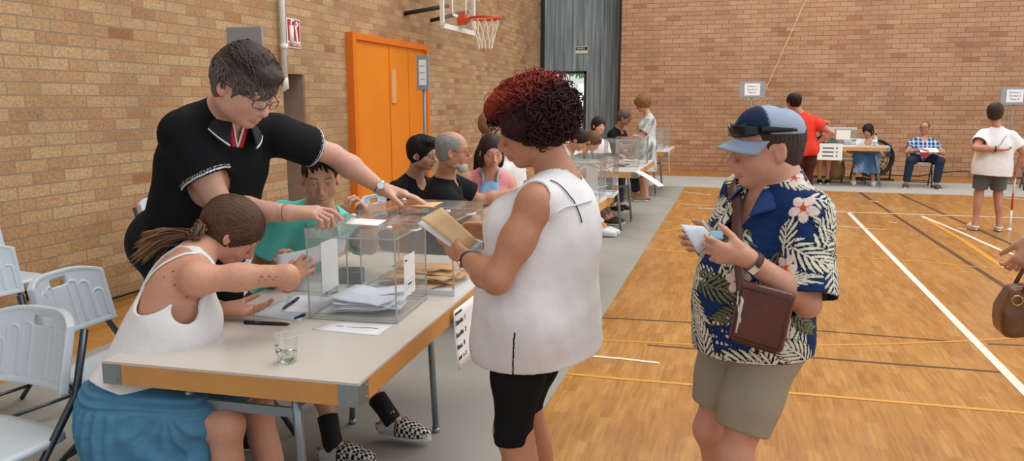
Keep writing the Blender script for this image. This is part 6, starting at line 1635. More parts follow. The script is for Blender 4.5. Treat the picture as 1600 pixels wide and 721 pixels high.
# ---- woman writing at the table, white top and blue skirt
def skirt_woman():
    P = V(-1.93, 2.03, .57); C = aty(302, 412, 2.22); Hd = aty(362, 362, 2.37)
    root = root_at('seated woman in white strap top and blue skirt, bent over the nearest table', -1.97, 1.95, 0)
    p = Person(P=P, C=C, Ft=(.60, .70, -.5), Fp=(1, .12, 0), Hd=Hd, Fh=(.60, .58, -.85), Hup=(.5, .2, 1), st=.98, g=1.0, sex='f', bust=1.0, armg=.95, legg=.90, skin='#c59076', mouth='#a0635a', brow='#5b4234', eyes='down',
        arms={'R': dict(w=aty(449, 446, 2.42), dir=(.35, .55, .60), palm=(-.2, .9, -.2), curl=[.8, .85, .9, 1.0], hint=(.9, .9, -.15), thumb=(.5, .6), l=1.04),
              'L': dict(w=atz(352, 484, .785), dir=(.93, .22, -.03), palm=(0, -.2, 1), curl=[.3, .35, .4, .5], hint=(-.2, .6, -.6), thumb=(.8, .2))},
        legs={'R': dict(a=(-1.52, 1.98, .13), toe=(1, 0, 0), hint=(1, 0, 1)), 'L': dict(a=(-1.43, 2.14, .12), toe=(1, .1, 0), hint=(1, .2, 1), bare=1)})
    fr = p.Rc
    def sk(v, c, L):
        # a few moles on the shoulder blade, small ink tattoo near the elbow
        g = np.random.default_rng(2)
        for px in ((256, 433), (273, 446), (292, 465), (365, 448), (322, 470), (270, 425)):
            d = v - CP; r_ = nrm(ray(*px)); pr = np.linalg.norm(d - np.outer(d @ r_, r_), axis=1)
            bk = ((v - C) @ fr)[:, 1] < .0
            c[(pr < .0032) & bk] = np.array(srgb('#7a4a38'))
        q = lerp(p.sh['R'], p.el['R'], .80); ax = nrm(p.el['R'] - p.sh['R']); lo = v - q; x = lo @ ax; y = lo[:, 2]
        fr_ = (lo @ V(.3, -1, 0)) > 0
        k = fr_ & (np.abs(x) < .03) & (np.abs(y - .008 * np.sin(x * 260)) < .0022) & (np.abs(y) < .03); c[k] = np.array(srgb('#4b4a4c'))
    p.skinfn = sk
    p.body(root, .0036)
    say('skirt body')
    wht = srgb('#dedcdc')
    scoop = Ell(C + fr @ V(.085, -.12, -.065), (.13, .10, .150), fr, .01)
    arml = [Cone(p.sh['R'] + fr @ V(-.012, -.02, .06), p.sh['R'] + fr @ V(.03, .0, -.10), .058, .052, .01), Cone(p.sh['L'] + fr @ V(.0, 0, .06), p.sh['L'] + fr @ V(-.03, .0, -.10), .058, .052, .01)]
    top_garment(p, root, 'white_top', '#dedcdc', .004, g=.010, sleeves={}, hem=lerp(P, C, .02), hemn=-(C - P), neck=((0, .07, .03), (.095, .10, .12)), disp=lambda q: folds(.007, 9, (.1, .35, 1), .3)(q), shell=.009, carve=[scoop, Cone(C + fr @ V(.07, -.10, -.01), p.sh['R'] + fr @ V(-.01, -.05, -.02), .075, .085, .01)] + arml, traps=True,
                extra=[Cone(lerp(P, C, .0) + V(.02, 0, 0), lerp(P, C, .5) + V(.06, -.02, -.02), .14, .13, .08, 'x')])
    # thin shoulder strap across the bare back
    for sx in (.085,):
        pts = [C + fr @ V((-.02 + .115 * a) * (1 if sx > 0 else -1.2), -.14 + .11 * a ** 2, -.125 + .175 * a) for a in np.linspace(0, 1, 14)]
        o0 = np.array(root.location)
        # keep on the skin
        F_ = Field(p.by('torso', 'trap', 'neck')); out = []
        for q in pts:
            q = np.array(q)
            for _ in range(6):
                d0 = float(F_.full(q[None].astype(np.float32))[0]); gq = V(*[float(F_.full((q + e)[None].astype(np.float32))[0]) - d0 for e in (V(.003, 0, 0), V(0, .003, 0), V(0, 0, .003))]); q = q - nrm(gq) * (d0 - .003)
            out.append(q)
        mb = MB(); g_ = []
        for i, q in enumerate(out):
            t_ = nrm(out[min(i + 1, 13)] - out[max(i - 1, 0)]); n2 = nrm(q - lerp(P, C, .8)); s_ = nrm(np.cross(t_, n2)); g_.append([q + s_ * x - o0 for x in (-.006, 0, .006)])
        mb.sheet(g_, .003); mb.build('shoulder_strap', mat('strap_white', '#e4e2e2', .85), root)
    # skirt: waistband and draped folds over seat and knees
    blue = np.array(srgb('#4d809f'))
    kR, kL = p.kn['R'], p.kn['L']
    hipc = P + V(0, 0, -.02)
    pr = [Ell(P + V(-.01, 0, -.01), (.145, .165, .12), p.Rp, .05), Ell(P + V(-.015, 0, -.06), (.155, .175, .11), p.Rp, .06),
          Cone(p.hip['R'], lerp(p.hip['R'], kR, .70), .11, .095, .06), Cone(p.hip['L'], lerp(p.hip['L'], kL, .74), .105, .095, .06),
          Cone(lerp(p.hip['R'], kR, .1) + V(-.02, -.05, -.06), lerp(p.hip['R'], kR, .68) + V(0, -.03, -.14), .10, .075, .07),
          Cone(lerp(p.hip['R'], kR, .15) + V(-.02, -.05, -.14), lerp(p.hip['R'], kR, .62) + V(0, -.02, -.32), .085, .06, .07),
          Cone(lerp(p.hip['R'], kR, .4) + V(0, .0, -.1), lerp(p.hip['R'], kR, .45) + V(0, .02, -.36), .10, .09, .07), Cone(p.hip['L'] + V(0, .02, -.1), lerp(p.hip['L'], kL, .6) + V(0, .0, -.3), .08, .07, .07)]
    wz = P[2] + .045
    def dsp(q):
        # gathers fall from the waistband; a sweeping swag gathers to a knot at the front
        kn_ = np.asarray(lerp(p.hip['R'], kR, .5) + V(.05, -.10, .06), np.float32); r_ = q - kn_; rad = np.sqrt((r_ ** 2).sum(-1))
        ang = np.arctan2(r_[..., 2], r_[..., 0])
        nz = snoise(q, 9); sw_ = (.006 * np.sin(ang * 13 + 2.2 * nz) + .005 * np.sin(rad * 62 + 2.5 * nz + 1.5 * np.sin(ang * 2))) * np.clip(rad * 8, 0, 1)
        a2 = np.arctan2(q[..., 1] - P[1], q[..., 0] - P[0]); gt = .006 * np.sin(a2 * 34 + 1.5 * np.sin(q[..., 2] * 15)) + .003 * snoise(q, 30)
        w_ = np.clip((q[..., 0] - (P[0] + .02)) * 7, 0, 1)
        b_ = .004 * np.sin(q[..., 2] * 260)
        band_ = np.clip((q[..., 2] - wz + .045) * 60, 0, 1)
        return (gt * (1 - w_) + sw_ * w_) * (1 - band_) + b_ * band_
    def paint(v, c, f):
        c[:] = blue; c *= (1 + .10 * snoise(v, 14))[:, None]; return c
    F_ = Field(pr, cuts=[(P + V(0, 0, .085), V(-.25, 0, 1)), (V(0, 0, .20), V(0, 0, -1))], disp=dsp)
    sdf_obj('blue_skirt', F_, .0045, '#4d809f', CLOTH(), root, paint=paint, sm=1, origin=root.location)
    say('skirt')
    # hair: smooth over the head to a low knot, loose tail down the back
    br = np.array(srgb('#5a3f30')); tip = np.array(srgb('#8d6743'))
    def hcol(P_, t, u): return (br * (1 - np.clip(t * 1.2 - .35, 0, 1)[:, None] if np.ndim(t) else 1) if False else br[None]) * (.6 + .9 * u[:, None])
    def cpn(v, c, f):
        L = (v - Hd) @ p.Rh; s_ = .5 + .5 * np.sin(L[:, 0] * 420 + 6 * np.sin(L[:, 2] * 40)); c[:] = br[None] * (.8 + .35 * s_[:, None]); return c
    cap_ = hair_cap(p, root, '#5a3f30', h=.0042, t=.013, front=(0, .125, -.04), fr=(.075, .062, .10), low=-.06, extra=[((0, -.05, .02), (.08, .08, .085), .02)], disp=lambda q: .0012 * snoise(q, 110), paint=cpn, name='brown_hair')
    g = np.random.default_rng(4); c0 = V(0, -.014, .03)
    st = scalp(620, 31, lambda q: q[2] > -.03 and q[1] < .055); bun = V(-.0, -.118, -.035) if True else None
    tgt = V(.072, -.080, -.062)
    def fl(P_, t): d_ = tgt - P_; return d_ / (np.linalg.norm(d_, axis=1, keepdims=True) + .02) * .45
    D = (tgt - st) * V(1, 1, 1)
    locks(p, root, c0 + (st - c0) * 1.09, D, np.linalg.norm(tgt - st, axis=1) * 1.25, g.uniform(.0022, .0036, len(st)), hcol, surf_r=.0135, n=12, hug=.9, seed=5, name='combed_hair', parent=cap_, flow=fl)
    # knot
    mb = MB(); Rh = p.Rh; o0 = np.array(root.location)
    for k in range(46):
        ph = g.uniform(0, 6.28); tl = rotx(g.uniform(-.5, .5)) @ roty(g.uniform(-.6, .6)); rr_ = g.uniform(.020, .038); cc = tgt + V(0, -.018, -.002) + g.normal(size=3) * .005
        pts = [Hd + Rh @ (cc + tl @ V(rr_ * cos(ph + u), .008 * sin(2 * u + ph), rr_ * .85 * sin(ph + u))) - o0 for u in np.linspace(0, 4.6, 16)]
        mb.tube(pts, [.0025] + [.0042] * 14 + [.001], 5)
    mb.build('hair_knot', mat('hair_brown', '#5c4232', .42, noise=.4, nscale=60, bumps=.4, bscale=240), cap_)
    # tail lying over the back towards the left
    tail = []
    mb = MB(); base = Hd + Rh @ (tgt + V(0, -.012, -.01))
    end = aty(216, 400, 2.16)
    for k in range(150):
        w0 = g.normal(size=3) * .008; w1 = V(g.normal() * .012, g.normal() * .022, g.normal() * .020); u1 = g.uniform(.65, 1.02); ph = g.uniform(0, 6.28)
        pts = []
        for u in np.linspace(0, 1, 14):
            x = u * u1; q = base * (1 - x) + end * x + V(0, 0, .030 * sin(x * pi)) + V(0, -.01, .0) * sin(x * pi) + w0 * (1 - x) + w1 * x * 1.3 + V(0, 1, .4) * .004 * sin(x * 9 + ph)
            pts.append(q - o0)
        mb.tube(pts, [.002] + [.0034] * 11 + [.0025, .0006], 4)
    o = mb.build('hair_tail', None, cap_)
    me = o.data; vv = np.zeros(len(me.vertices) * 3); me.vertices.foreach_get('co', vv); vv = vv.reshape(-1, 3) + o0
    k = np.clip(np.linalg.norm(vv - base, axis=1) / np.linalg.norm(end - base) * 1.5 - .55, 0, 1)[:, None]; cc = br * (1 - k) + tip * k; cc = cc * g.uniform(.75, 1.35, (len(vv) // 56 + 1, 1)).repeat(56, 0)[:len(vv)]
    a = me.color_attributes.new('Col', 'FLOAT_COLOR', 'POINT'); a.data.foreach_set('color', np.concatenate([cc, np.ones((len(cc), 1))], 1).astype(np.float32).ravel()); me.materials.append(HAIR())
    mb = MB()
    band(p, root, 'R', .93, .0275, .003, '#c8573e', 'coral_bracelet')
    # ring
    tR = p.wr['L']; d = nrm(V(.93, .22, -.03)); n_ = V(0, -.2, 1); th = np.cross(n_, d)
    q = tR + (th * -.0105 + d * .115) * p.st; mb = MB(); mb.tube([q + .0098 * (cos(a) * nrm(np.cross(d, V(0, 0, 1))) + sin(a) * V(0, 0, 1)) - o0 for a in np.linspace(0, 2 * pi, 17)], .0014, 5, cap=False); mb.build('ring', mat('gold', '#d9b56a', .2, 1.0), root)
    return p
skirt_woman(); say('skirt woman')

# ---- young man in turquoise polo, hand at his chin
def teal_man():
    P = V(-2.14, 3.22, .56); C = aty(508, 338, 3.22) + V(-.03, 0, 0); Hd = aty(500, 279, 3.10)
    root = root_at('seated young man in a turquoise polo shirt and black and white checked shoes', -2.14, 3.22, 0.004)
    p = Person(P=P, C=C, Ft=(.85, -.50, -.15), Fp=(1, -.1, 0), Hd=Hd, Fh=(.52, -.82, -.30), st=1.0, g=1.02, sex='m', armg=1.0, legg=.95, skin='#c4937a', mouth='#ab6f62', brow='#2f241e', eyes=(0.0, -.003),
        arms={'L': dict(w=aty(572, 352, 3.0), dir=(-.1, -.1, 1), palm=(-.5, -.6, 0), curl=[1.0, 1.1, 1.1, 1.1], hint=(.3, .5, -1), thumb=(.4, .7), hs=1.0),
              'R': dict(w=aty(428, 440, 2.84), dir=(.35, -.1, .9), palm=(.3, .9, 0), curl=[.9, .9, .95, 1.0], hint=(-.3, -.4, -1), thumb=(.4, .6))},
        legs={'R': dict(a=atz(519, 690, .098), toe=(1, .02, 0), hint=(1, 0, 1.2)), 'L': dict(a=atz(620, 662, .098), toe=(1, -.02, 0), hint=(1, .1, 1.2))})
    p.body(root, .0042)
    top_garment(p, root, 'turquoise_polo', '#62c4b8', .005, g=.014, sleeves={'L': .7, 'R': .7}, flare=.014, hem=-.05, neck=((0, .05, .05), (.07, .085, .08)), disp=folds(.006, 10, (0, .3, 1), .4), shell=.01)
    collar(p, root, '#6accc0', inner=.068, h1=.058, drop=.045, gap=.45, tipd=.025, spread=.03, z0=-.01, lean=.04)
    leg_garment(p, root, 'shorts', '#2a2c33', .009, g=.016, length=.95, gk=.02)
    chk_b = np.array(srgb('#17171a')); chk_w = np.array(srgb('#d6d2c4'))
    for sd in 'LR':
        an, Rf = p.an[sd], p.Rf[sd]
        def paint(v, c, f, an=an, Rf=Rf):
            L = (v - an) @ Rf; x, y, z = L.T
            c[:] = np.array(srgb('#c9ccc4'))
            k = (y > .045) & (z > -.078) | (y < -.045) & (z > -.06)
            m_ = (np.floor(x / .0125 + .5 * 0) + np.floor(y / .0125) + np.floor((z * .5) / .0125)) % 2 == 0
            c[k & m_] = chk_b; c[k & ~m_] = chk_w
            b_ = (np.abs(y - .045) < .003) & (z > -.075); c[b_] = chk_b
            return c
        shoe(p, root, sd, '#d6d2c4', h=.0036, paint=paint, sole='#cfd6da', low=False, name='checked_shoe')
        mb = MB(); k = p.kn[sd]; o0 = np.array(root.location); a_ = an + V(0, 0, -.03)
        mb.tube([an + V(0.012, 0, -.045) - o0, an + V(.003, 0, -.01) - o0, lerp(an, k, .10) - o0, lerp(an, k, .27) - o0, lerp(an, k, .275) - o0], [.044, .044, .042, .046, .040], 18); mb.build('black_sock', mat('sock_black', '#131316', .9, bumps=.3, bscale=200), root)
    hair_cap(p, root, '#2c221d', h=.006, t=.006, front=(0, .12, -.02), fr=(.085, .07, .105), low=-.05, disp=lambda q: .002 * snoise(q, 100), name='short_hair')
    return p
tm = teal_man(); say('teal man')
# curved sheet he is reading
a0, a1, b0, b1 = aty(432, 398, 2.80), aty(548, 362, 2.98), aty(438, 420, 2.78), aty(540, 394, 2.92)
g_ = [[lerp(lerp(a0, a1, u), lerp(b0, b1, u), w_) + V(0, 0, -.018 * sin(u * pi)) + V(0, -.02 * sin(w_ * 2), 0) for w_ in np.linspace(0, 1, 6)] for u in np.linspace(0, 1, 12)]
o0 = lerp(a0, b1, .5); mb = MB(); mb.sheet([[q - o0 for q in r] for r in g_], .0008); o = mb.build('paper_sheet', mat('paper_grey', '#c6c9cd', .7)); o.location = o0
tag(o, 'curved white sheet held by the young man in the turquoise polo', 'paper')

# ---- quick builder for the people further back
def figure(label, P, C, Hd, Ft, Fh, arms, legs, top, low, hair, h=.008, st=.97, g=1.0, sex='m', skin='#c49279', eyes='down', topk=None, lowk=None, hairk=None, shoes='#2b2b2d', fine=False, Fp=None, bust=0, belly=0, hs=1.0, hsz=None, armg=1.0, legg=1.0, z=0.004, footbare=False, brow='#33271f'):
    P, C, Hd = [np.asarray(q, float) for q in (P, C, Hd)]
    root = root_at(label, P[0], P[1], z)
    p = Person(P=P, C=C, Ft=Ft, Fp=Fp, Hd=Hd, Fh=Fh, st=st, g=g, sex=sex, skin=skin, eyes=eyes, arms=arms, legs=legs, bust=bust, belly=belly, hs=hs, armg=armg, legg=legg, lowdetail=not fine, brow=brow)
    p.body(root, h)
    k = dict(name='shirt', g=.013, sleeves={'L': .55, 'R': .55}, flare=.015, hem=-.06, neck=((0, .05, .05), (.07, .085, .08)), disp=folds(.005, 10, (0, .3, 1), .4), shell=.01); k.update(topk or {}); nm = k.pop('name')
    top_garment(p, root, nm, top, max(.006, h * .95), **k)
    k = dict(name='trousers', g=.014, length=1.9, gk=.02); k.update(lowk or {}); nm = k.pop('name')
    if low: leg_garment(p, root, nm, low, max(.008, h), **k)
    if shoes:
        for sd in legs: shoe(p, root, sd, shoes, h=max(.006, h * .8))
    if hair:
        k = dict(t=.012, front=(0, .125, -.035), fr=(.082, .07, .098), low=-.05, h=max(.0055, h * .8), disp=lambda q: .003 * snoise(q, 60)); k.update(hairk or {})
        hair_cap(p, root, hair, **k)
    return p, root
def seat_legs(P, f, kd=.42, spread=.09, fz=.089, foot=.0, toe=None):
    """ankles of a sitter: under the knees"""
    f = nrm(V(f[0], f[1], 0)); r = np.cross(f, V(0, 0, 1)); P = np.asarray(P, float)
    return {'R': dict(a=P * V(1, 1, 0) + f * (kd + foot) + r * spread + V(0, 0, fz), toe=toe or f, hint=f + V(0, 0, 1.5)), 'L': dict(a=P * V(1, 1, 0) + f * kd - r * spread + V(0, 0, fz), toe=toe or f, hint=f + V(0, 0, 1.5))}
def arm(w, dir=(0, 1, 0), palm=(0, 0, -1), curl=.5, hint=(0, 0, -1), **k): return dict(w=w, dir=dir, palm=palm, curl=curl, hint=hint, **k)
def V3(q): return np.asarray(q, float)

# young man, black hair, glasses
Hd = aty(660, 240, 5.15)
pY, rY = figure('seated young man with black hair and glasses in black, before the orange door', (Hd[0] - .22, 5.28, .56), (Hd[0] - .12, 5.26, Hd[2] - .235), Hd, (.95, -.25, 0), (.95, -.18, -.18),
    {'R': arm(aty(640, 330, 5.0), (.9, 0, 0)), 'L': arm(aty(690, 300, 5.4), (.9, 0, 0))}, seat_legs((Hd[0] - .22, 5.28, 0), (1, -.1)), '#121316', '#23252c', None, h=.0055, fine=True, st=1.0, skin='#b58570', eyes=(0, -.002), hs=1.02,
    topk=dict(name='black_shirt'))
hair_cap(pY, rY, '#131012', h=.005, t=.017, front=(0, .13, -.035), fr=(.09, .085, .098), low=-.07, extra=[((0, .05, .1), (.065, .055, .035), .02)], disp=lambda q: .004 * snoise(q, 70), name='black_hair')
def beard(p, root, color, r=(.05, .04, .035), c=(0, .06, -.085), h=.006, name='beard', ext=()):
    H, Rh = p.Hd, p.Rh; W = lambda q: H + Rh @ (V(*q) * p.hs)
    pr = [Ell(W(c), V(*r) * p.hs, Rh, .02)] + [Ell(W((.048 * s_, .025, -.055)), V(.014, .03, .04) * p.hs, Rh, .03) for s_ in (-1, 1)] + [Ell(W(a), V(*b_), Rh, .02) for a, b_ in ext]
    return sdf_obj(name, Field(pr, disp=lambda q: .003 * snoise(q, 90), carve=[Ell(W((0, .1, -.055)), V(.028, .03, .014) * p.hs, Rh, .01)]), h, color, HAIR(), root, origin=root.location)
glasses(pY, rY, '#2a1c1a', rim=.0014, y=.112)
_b = np.array(srgb('#5b4438'))
# bearded man with grey hair
Hd = aty(707, 236, 4.75)
pB, rB = figure('seated man with grey beard and glasses in a black T-shirt', (Hd[0] - .20, 4.92, .57), (Hd[0] - .09, 4.86, Hd[2] - .225), Hd, (.93, .34, -.1), (.93, .30, -.12),
    {'R': arm(aty(782, 317, 4.98), (.95, .15, 0), curl=.3, hint=(0, -.6, -1)), 'L': arm(aty(800, 300, 5.3), (.9, 0, 0))}, seat_legs((Hd[0] - .20, 4.92, 0), (1, 0)), '#141519', '#2a2d36', '#8b8a88', h=.0055, fine=True, st=1.0, g=1.2, belly=.05, skin='#b47f69', hs=1.05,
    topk=dict(name='black_shirt', sleeves={'L': .75, 'R': .75}, flare=.025), hairk=dict(t=.006, front=(0, .05, .125), fr=(.06, .14, .07), low=-.055, name='grey_hair'), armg=1.1)
beard(pB, rB, '#c3c1bd', r=(.042, .036, .042), c=(0, .07, -.092), name='grey_beard')
glasses(pB, rB, '#6b3b34', rim=.0014, y=.112)
band(pB, rB, 'R', .88, .034, .004, '#18181a', 'black_wristband')
# woman in dungarees
Hd = aty(768, 238, 5.45)
pD, rD = figure('seated smiling woman with brown hair in a pink top and denim dungarees', (Hd[0] - .12, 5.62, .56), (Hd[0] - .06, 5.56, Hd[2] - .195), Hd, (.45, -.9, 0), (.50, -.80, -.30),
    {'R': arm(aty(752, 318, 5.3), (.7, -.3, 0), hint=(-.6, 0, -1)), 'L': arm(aty(800, 305, 5.5), (.7, -.3, 0), hint=(.6, 0, -1))}, seat_legs((Hd[0] - .12, 5.62, 0), (1, -.2)), '#d68a8c', '#6d94bb', None, h=.0055, fine=True, sex='f', bust=1.0, g=1.08, st=.97, armg=1.15, skin='#c48f7c', eyes='down', hs=1.04,
    topk=dict(name='pink_top', sleeves={}, neck=((0, .06, .045), (.075, .10, .09)), carve=[]))
hair_cap(pD, rD, '#33231e', h=.0055, t=.013, front=(.01, .125, -.03), fr=(.072, .08, .112), low=-.12, extra=[((0, -.03, -.03), (.085, .07, .09), .03), ((.07, .0, -.05), (.025, .05, .07), .02), ((-.07, .0, -.05), (.025, .05, .07), .02)], name='brown_hair')
F_ = Field([q.grown(.013) for q in pD.by('pelvis', 'torso', 'trap')]); rl = np.array(rD.location)
q, gq = stick(F_, [pD.C + pD.Rc @ V(x * (1 + .3 * u), .2, .035 - .34 * u) for u in np.linspace(0, 1, 9) for x in (-.085, -.04, 0, .04, .085)], .006)
mb = MB(); mb.sheet((q - rl).reshape(9, 5, 3), .01); bb = mb.build('denim_bib', mat('denim', '#7fa8cf', .85, noise=.15, nscale=14, bumps=.3, bscale=120), rD)
for s_ in (-1, 1):
    q, gq = stick(F_, [pD.C + pD.Rc @ V(s_ * (.075 + .005 * u) + w_ * .014, .2 - .15 * u ** 2, .025 + .05 * u) for u in np.linspace(0, 1, 8) for w_ in (-1, 1)], .006)
    mb = MB(); mb.sheet((q - rl).reshape(8, 2, 3), .006); mb.build('dungaree_strap', mat('denim_grey', '#a9a3a6', .85), bb)
# woman in black behind, facing away to the right
Hd = aty(766, 195, 7.2)
figure('woman with light brown hair in black, seated behind the woman in dungarees', (Hd[0] - .1, 7.3, .60), (Hd[0] - .05, 7.25, Hd[2] - .235), Hd, (.9, .4, 0), (.85, .45, -.2),
    {'R': arm(aty(770, 260, 7.2), (.8, .2, 0)), 'L': arm(aty(800, 262, 7.5), (.8, .2, 0))}, seat_legs((Hd[0] - .1, 7.3, 0), (1, .2)), '#141417', '#23232a', '#8a6547', h=.009, sex='f', st=.98, hairk=dict(low=-.09, t=.016, name='brown_hair', extra=[((0, -.04, -.02), (.08, .07, .08), .03)]))
# person in a white T-shirt half hidden behind the red-haired woman
Hd = aty(805, 215, 6.6)
figure('person in a white T-shirt mostly hidden behind the red-haired woman', (Hd[0] - .1, 6.7, .58), (Hd[0] - .06, 6.66, Hd[2] - .235), Hd, (.9, -.2, 0), (.9, -.3, -.3),
    {'R': arm(aty(803, 300, 6.4), (.8, -.2, 0)), 'L': arm(aty(830, 300, 6.6), (.8, .2, 0))}, seat_legs((Hd[0] - .1, 6.7, 0), (1, 0)), '#e2e0dc', '#3a3d44', '#3a2a22', h=.009, sex='f', st=.95, topk=dict(name='white_shirt'))
say('second table')
# third table: leaning readers
Hd = aty(926, 222, 9.55)
figure('seated person with brown hair leaning over the third table, reading', (Hd[0] - .42, 9.7, .57), (Hd[0] - .16, 9.6, Hd[2] - .16), Hd, (.85, -.2, -.5), (.75, -.35, -.65),
    {'R': arm((Hd[0] + .12, 9.3, .80), (.9, -.1, -.1), hint=(0, -.4, -1)), 'L': arm((Hd[0] + .15, 9.65, .80), (.9, 0, 0))}, seat_legs((Hd[0] - .35, 9.7, 0), (1, 0), kd=.55), '#d9d8d4', '#7f6a5d', '#6a4a33', h=.009, sex='f', st=.97, topk=dict(name='white_shirt'), hairk=dict(low=-.07, t=.016, name='brown_hair'), shoes='#4c3c34')
Hd = aty(905, 219, 8.7)
figure('seated man with dark hair in a light collared shirt, head bowed over the third table', (Hd[0] - .40, 8.8, .57), (Hd[0] - .16, 8.8, Hd[2] - .17), Hd, (.85, -.1, -.5), (.75, -.25, -.7),
    {'R': arm((Hd[0] + .12, 8.6, .80), (.9, -.1, -.1)), 'L': arm((Hd[0] + .15, 8.95, .80), (.9, 0, 0))}, seat_legs((Hd[0] - .33, 8.8, 0), (1, 0), kd=.62), '#d5dccf', '#d8d8d6', '#2b211d', h=.009, st=.99, shoes='#e0e0e0', topk=dict(name='light_shirt'))
Hd = aty(935, 197, 11.0)
figure('woman with dark brown hair seated at the far side of the third table', (Hd[0] - .1, 11.1, .60), (Hd[0] - .05, 11.05, Hd[2] - .235), Hd, (.5, -.85, 0), (.7, -.7, -.15),
    {'R': arm((Hd[0] + .1, 10.8, .80), (.7, -.5, 0)), 'L': arm((Hd[0] + .3, 10.9, .80), (.7, -.5, 0))}, seat_legs((Hd[0] - .1, 11.1, 0), (1, -.4)), '#dcd9d6', '#35353b', '#2b1d1c', h=.010, sex='f', st=.96, hairk=dict(low=-.10, t=.018, name='dark_hair', extra=[((0, -.04, -.03), (.085, .07, .09), .03)]), topk=dict(name='light_top'))
Hd = aty(976, 184, 12.3)
pG, rG = figure('grey-haired man with glasses in a dark navy shirt, seated beside the farthest left table', (Hd[0] - .22, 12.45, .60), (Hd[0] - .12, 12.42, Hd[2] - .23), Hd, (.93, -.3, 0), (.93, -.25, -.25),
    {'R': arm((Hd[0] + .25, 12.1, .88), (.8, -.2, 0), hint=(0, -.3, -1)), 'L': arm((Hd[0] + .3, 12.6, .84), (.9, 0, 0))}, seat_legs((Hd[0] - .22, 12.45, 0), (1, 0)), '#16181f', '#2a2c35', '#5f5852', h=.009, st=1.02, g=1.1, topk=dict(name='navy_shirt', sleeves={'L': .7, 'R': .7}), hairk=dict(name='grey_hair'), skin='#b07c66')
glasses(pG, rG, '#4a2a26', rim=.003, y=.115)
# standing woman in a patterned dress
bx_, by_ = -1.27, 12.15; Hd = aty(1004, 163, by_)
def dress_paint(v, c, f):
    n = snoise(v, 45); c[:] = np.array(srgb('#c9ccc8')); c[n > .35] = np.array(srgb('#6d7a80')); c[n < -.75] = np.array(srgb('#8a8f80')); return c
P_ = V(Hd[0] + .07, by_, .90); C_ = V(Hd[0] + .09, by_, Hd[2] - .215)
figure('standing woman with short auburn hair in a white patterned dress', P_, C_, Hd, (-.9, -.3, -.05), (-.85, -.25, -.35),
    {'L': arm((Hd[0] - .22, by_ - .25, .98), (-.8, -.1, -.1), hint=(.3, 0, -1)), 'R': arm((Hd[0] - .25, by_ + .1, .98), (-.8, 0, 0), hint=(.2, .2, -1))},
    {'L': dict(a=V(P_[0] + .04, by_ - .09, .09), toe=(-.9, -.3, 0)), 'R': dict(a=V(P_[0] - .04, by_ + .1, .09), toe=(-.9, -.2, 0))}, '#c9ccc8', None, '#7d5a2f', h=.009, sex='f', st=.95, g=1.12, bust=1.1, belly=.02, skin='#b98a70', armg=1.05, shoes='#8f6a55',
    topk=dict(name='patterned_dress', hem=-.42, flare=.02, sleeves={'L': .7, 'R': .7}, extra=[Cone(P_ + V(0, 0, -.02), P_ + V(0, 0, -.50), .16, .19, .06), Cone(P_ + V(0, .08, -.02), P_ + V(0, .08, -.50), .13, .15, .06), Cone(P_ + V(0, -.08, -.02), P_ + V(0, -.08, -.50), .13, .15, .06)], paint=dress_paint),
    hairk=dict(t=.035, front=(0, .14, -.05), fr=(.085, .08, .105), low=-.06, name='curly_hair', disp=lambda q: .008 * snoise(q, 50)))
say('left row')
# woman in red, seen from behind
by_ = 11.4; Hd = aty(1240, 160, by_); P_ = V(*aty(1255, 255, by_)[:2], .93); C_ = V(aty(1255, 190, by_)[0], by_, Hd[2] - .235)
figure('standing woman in a bright red T-shirt, hand on hip, seen from behind', P_, C_, Hd, (-.25, .95, 0), (-.55, .80, -.05),
    {'R': arm((P_[0] + .16, by_ + .02, .98), (-.5, .3, -.3), hint=(1.2, -.5, -.2)), 'L': arm((P_[0] - .25, by_ + .2, 1.0), (-.3, .8, 0), hint=(-.5, 0, -1))},
    {'R': dict(a=V(P_[0] + .09, by_, .09), toe=(0, 1, 0)), 'L': dict(a=V(P_[0] - .09, by_ - .02, .09), toe=(0, 1, 0))}, '#e0402e', '#47211f', '#241318', h=.008, sex='f', st=.99, g=1.0, skin='#b9826a',
    topk=dict(name='red_shirt', hem=-.12, flare=.02, g=.02), lowk=dict(name='dark_trousers', g=.006, top=.0), hairk=dict(t=.013, name='dark_hair', extra=[((0, -.075, .045), (.06, .05, .06), .03)], low=-.04))
# back table sitters
Hd = aty(1289, 199, 16.2); P_ = V(Hd[0] - .01, 16.2, .56)
blonde, rbl = figure('seated blonde woman with glasses in a black dress behind the back table', P_, V(Hd[0], 16.12, Hd[2] - .235), Hd, (0, -1, 0), (0, -.95, -.3),
    {'R': arm((Hd[0] - .06, 15.85, .66), (.3, -.9, -.3), hint=(-1, 0, -.5)), 'L': arm((Hd[0] + .06, 15.83, .66), (-.3, -.9, -.3), hint=(1, 0, -.5))}, seat_legs(P_, (0, -1), kd=.43, spread=.07), '#131316', None, '#b99864', h=.010, sex='f', st=.95, skin='#b98468', shoes='#1d1b1c',
    topk=dict(name='black_dress', hem=-.2, hemn=(0, -.6, -1), extra=[Cone(P_, P_ + V(.06, -.40, .0), .13, .10, .05), Cone(P_, P_ + V(-.06, -.40, .0), .13, .10, .05), Cone(P_ + V(0, -.3, 0), P_ + V(0, -.38, -.16), .11, .11, .05)]),
    hairk=dict(low=-.18, t=.018, front=(0, .12, -.06), fr=(.062, .075, .10), name='blonde_hair', extra=[((.065, .01, -.06), (.03, .045, .10), .02), ((-.065, .01, -.06), (.03, .045, .10), .02)]))
glasses(blonde, rbl, '#2b1c18', rim=.003, y=.112)
Hd = aty(1356, 205, 16.05); P_ = V(Hd[0] - .02, 16.2, .56)
def floral(v, c, f):
    n = snoise(v, 30); c[:] = np.array(srgb('#5a81ad')); c[n > .5] = np.array(srgb('#b9cadb')); c[n < -.7] = np.array(srgb('#3c5f8c')); return c
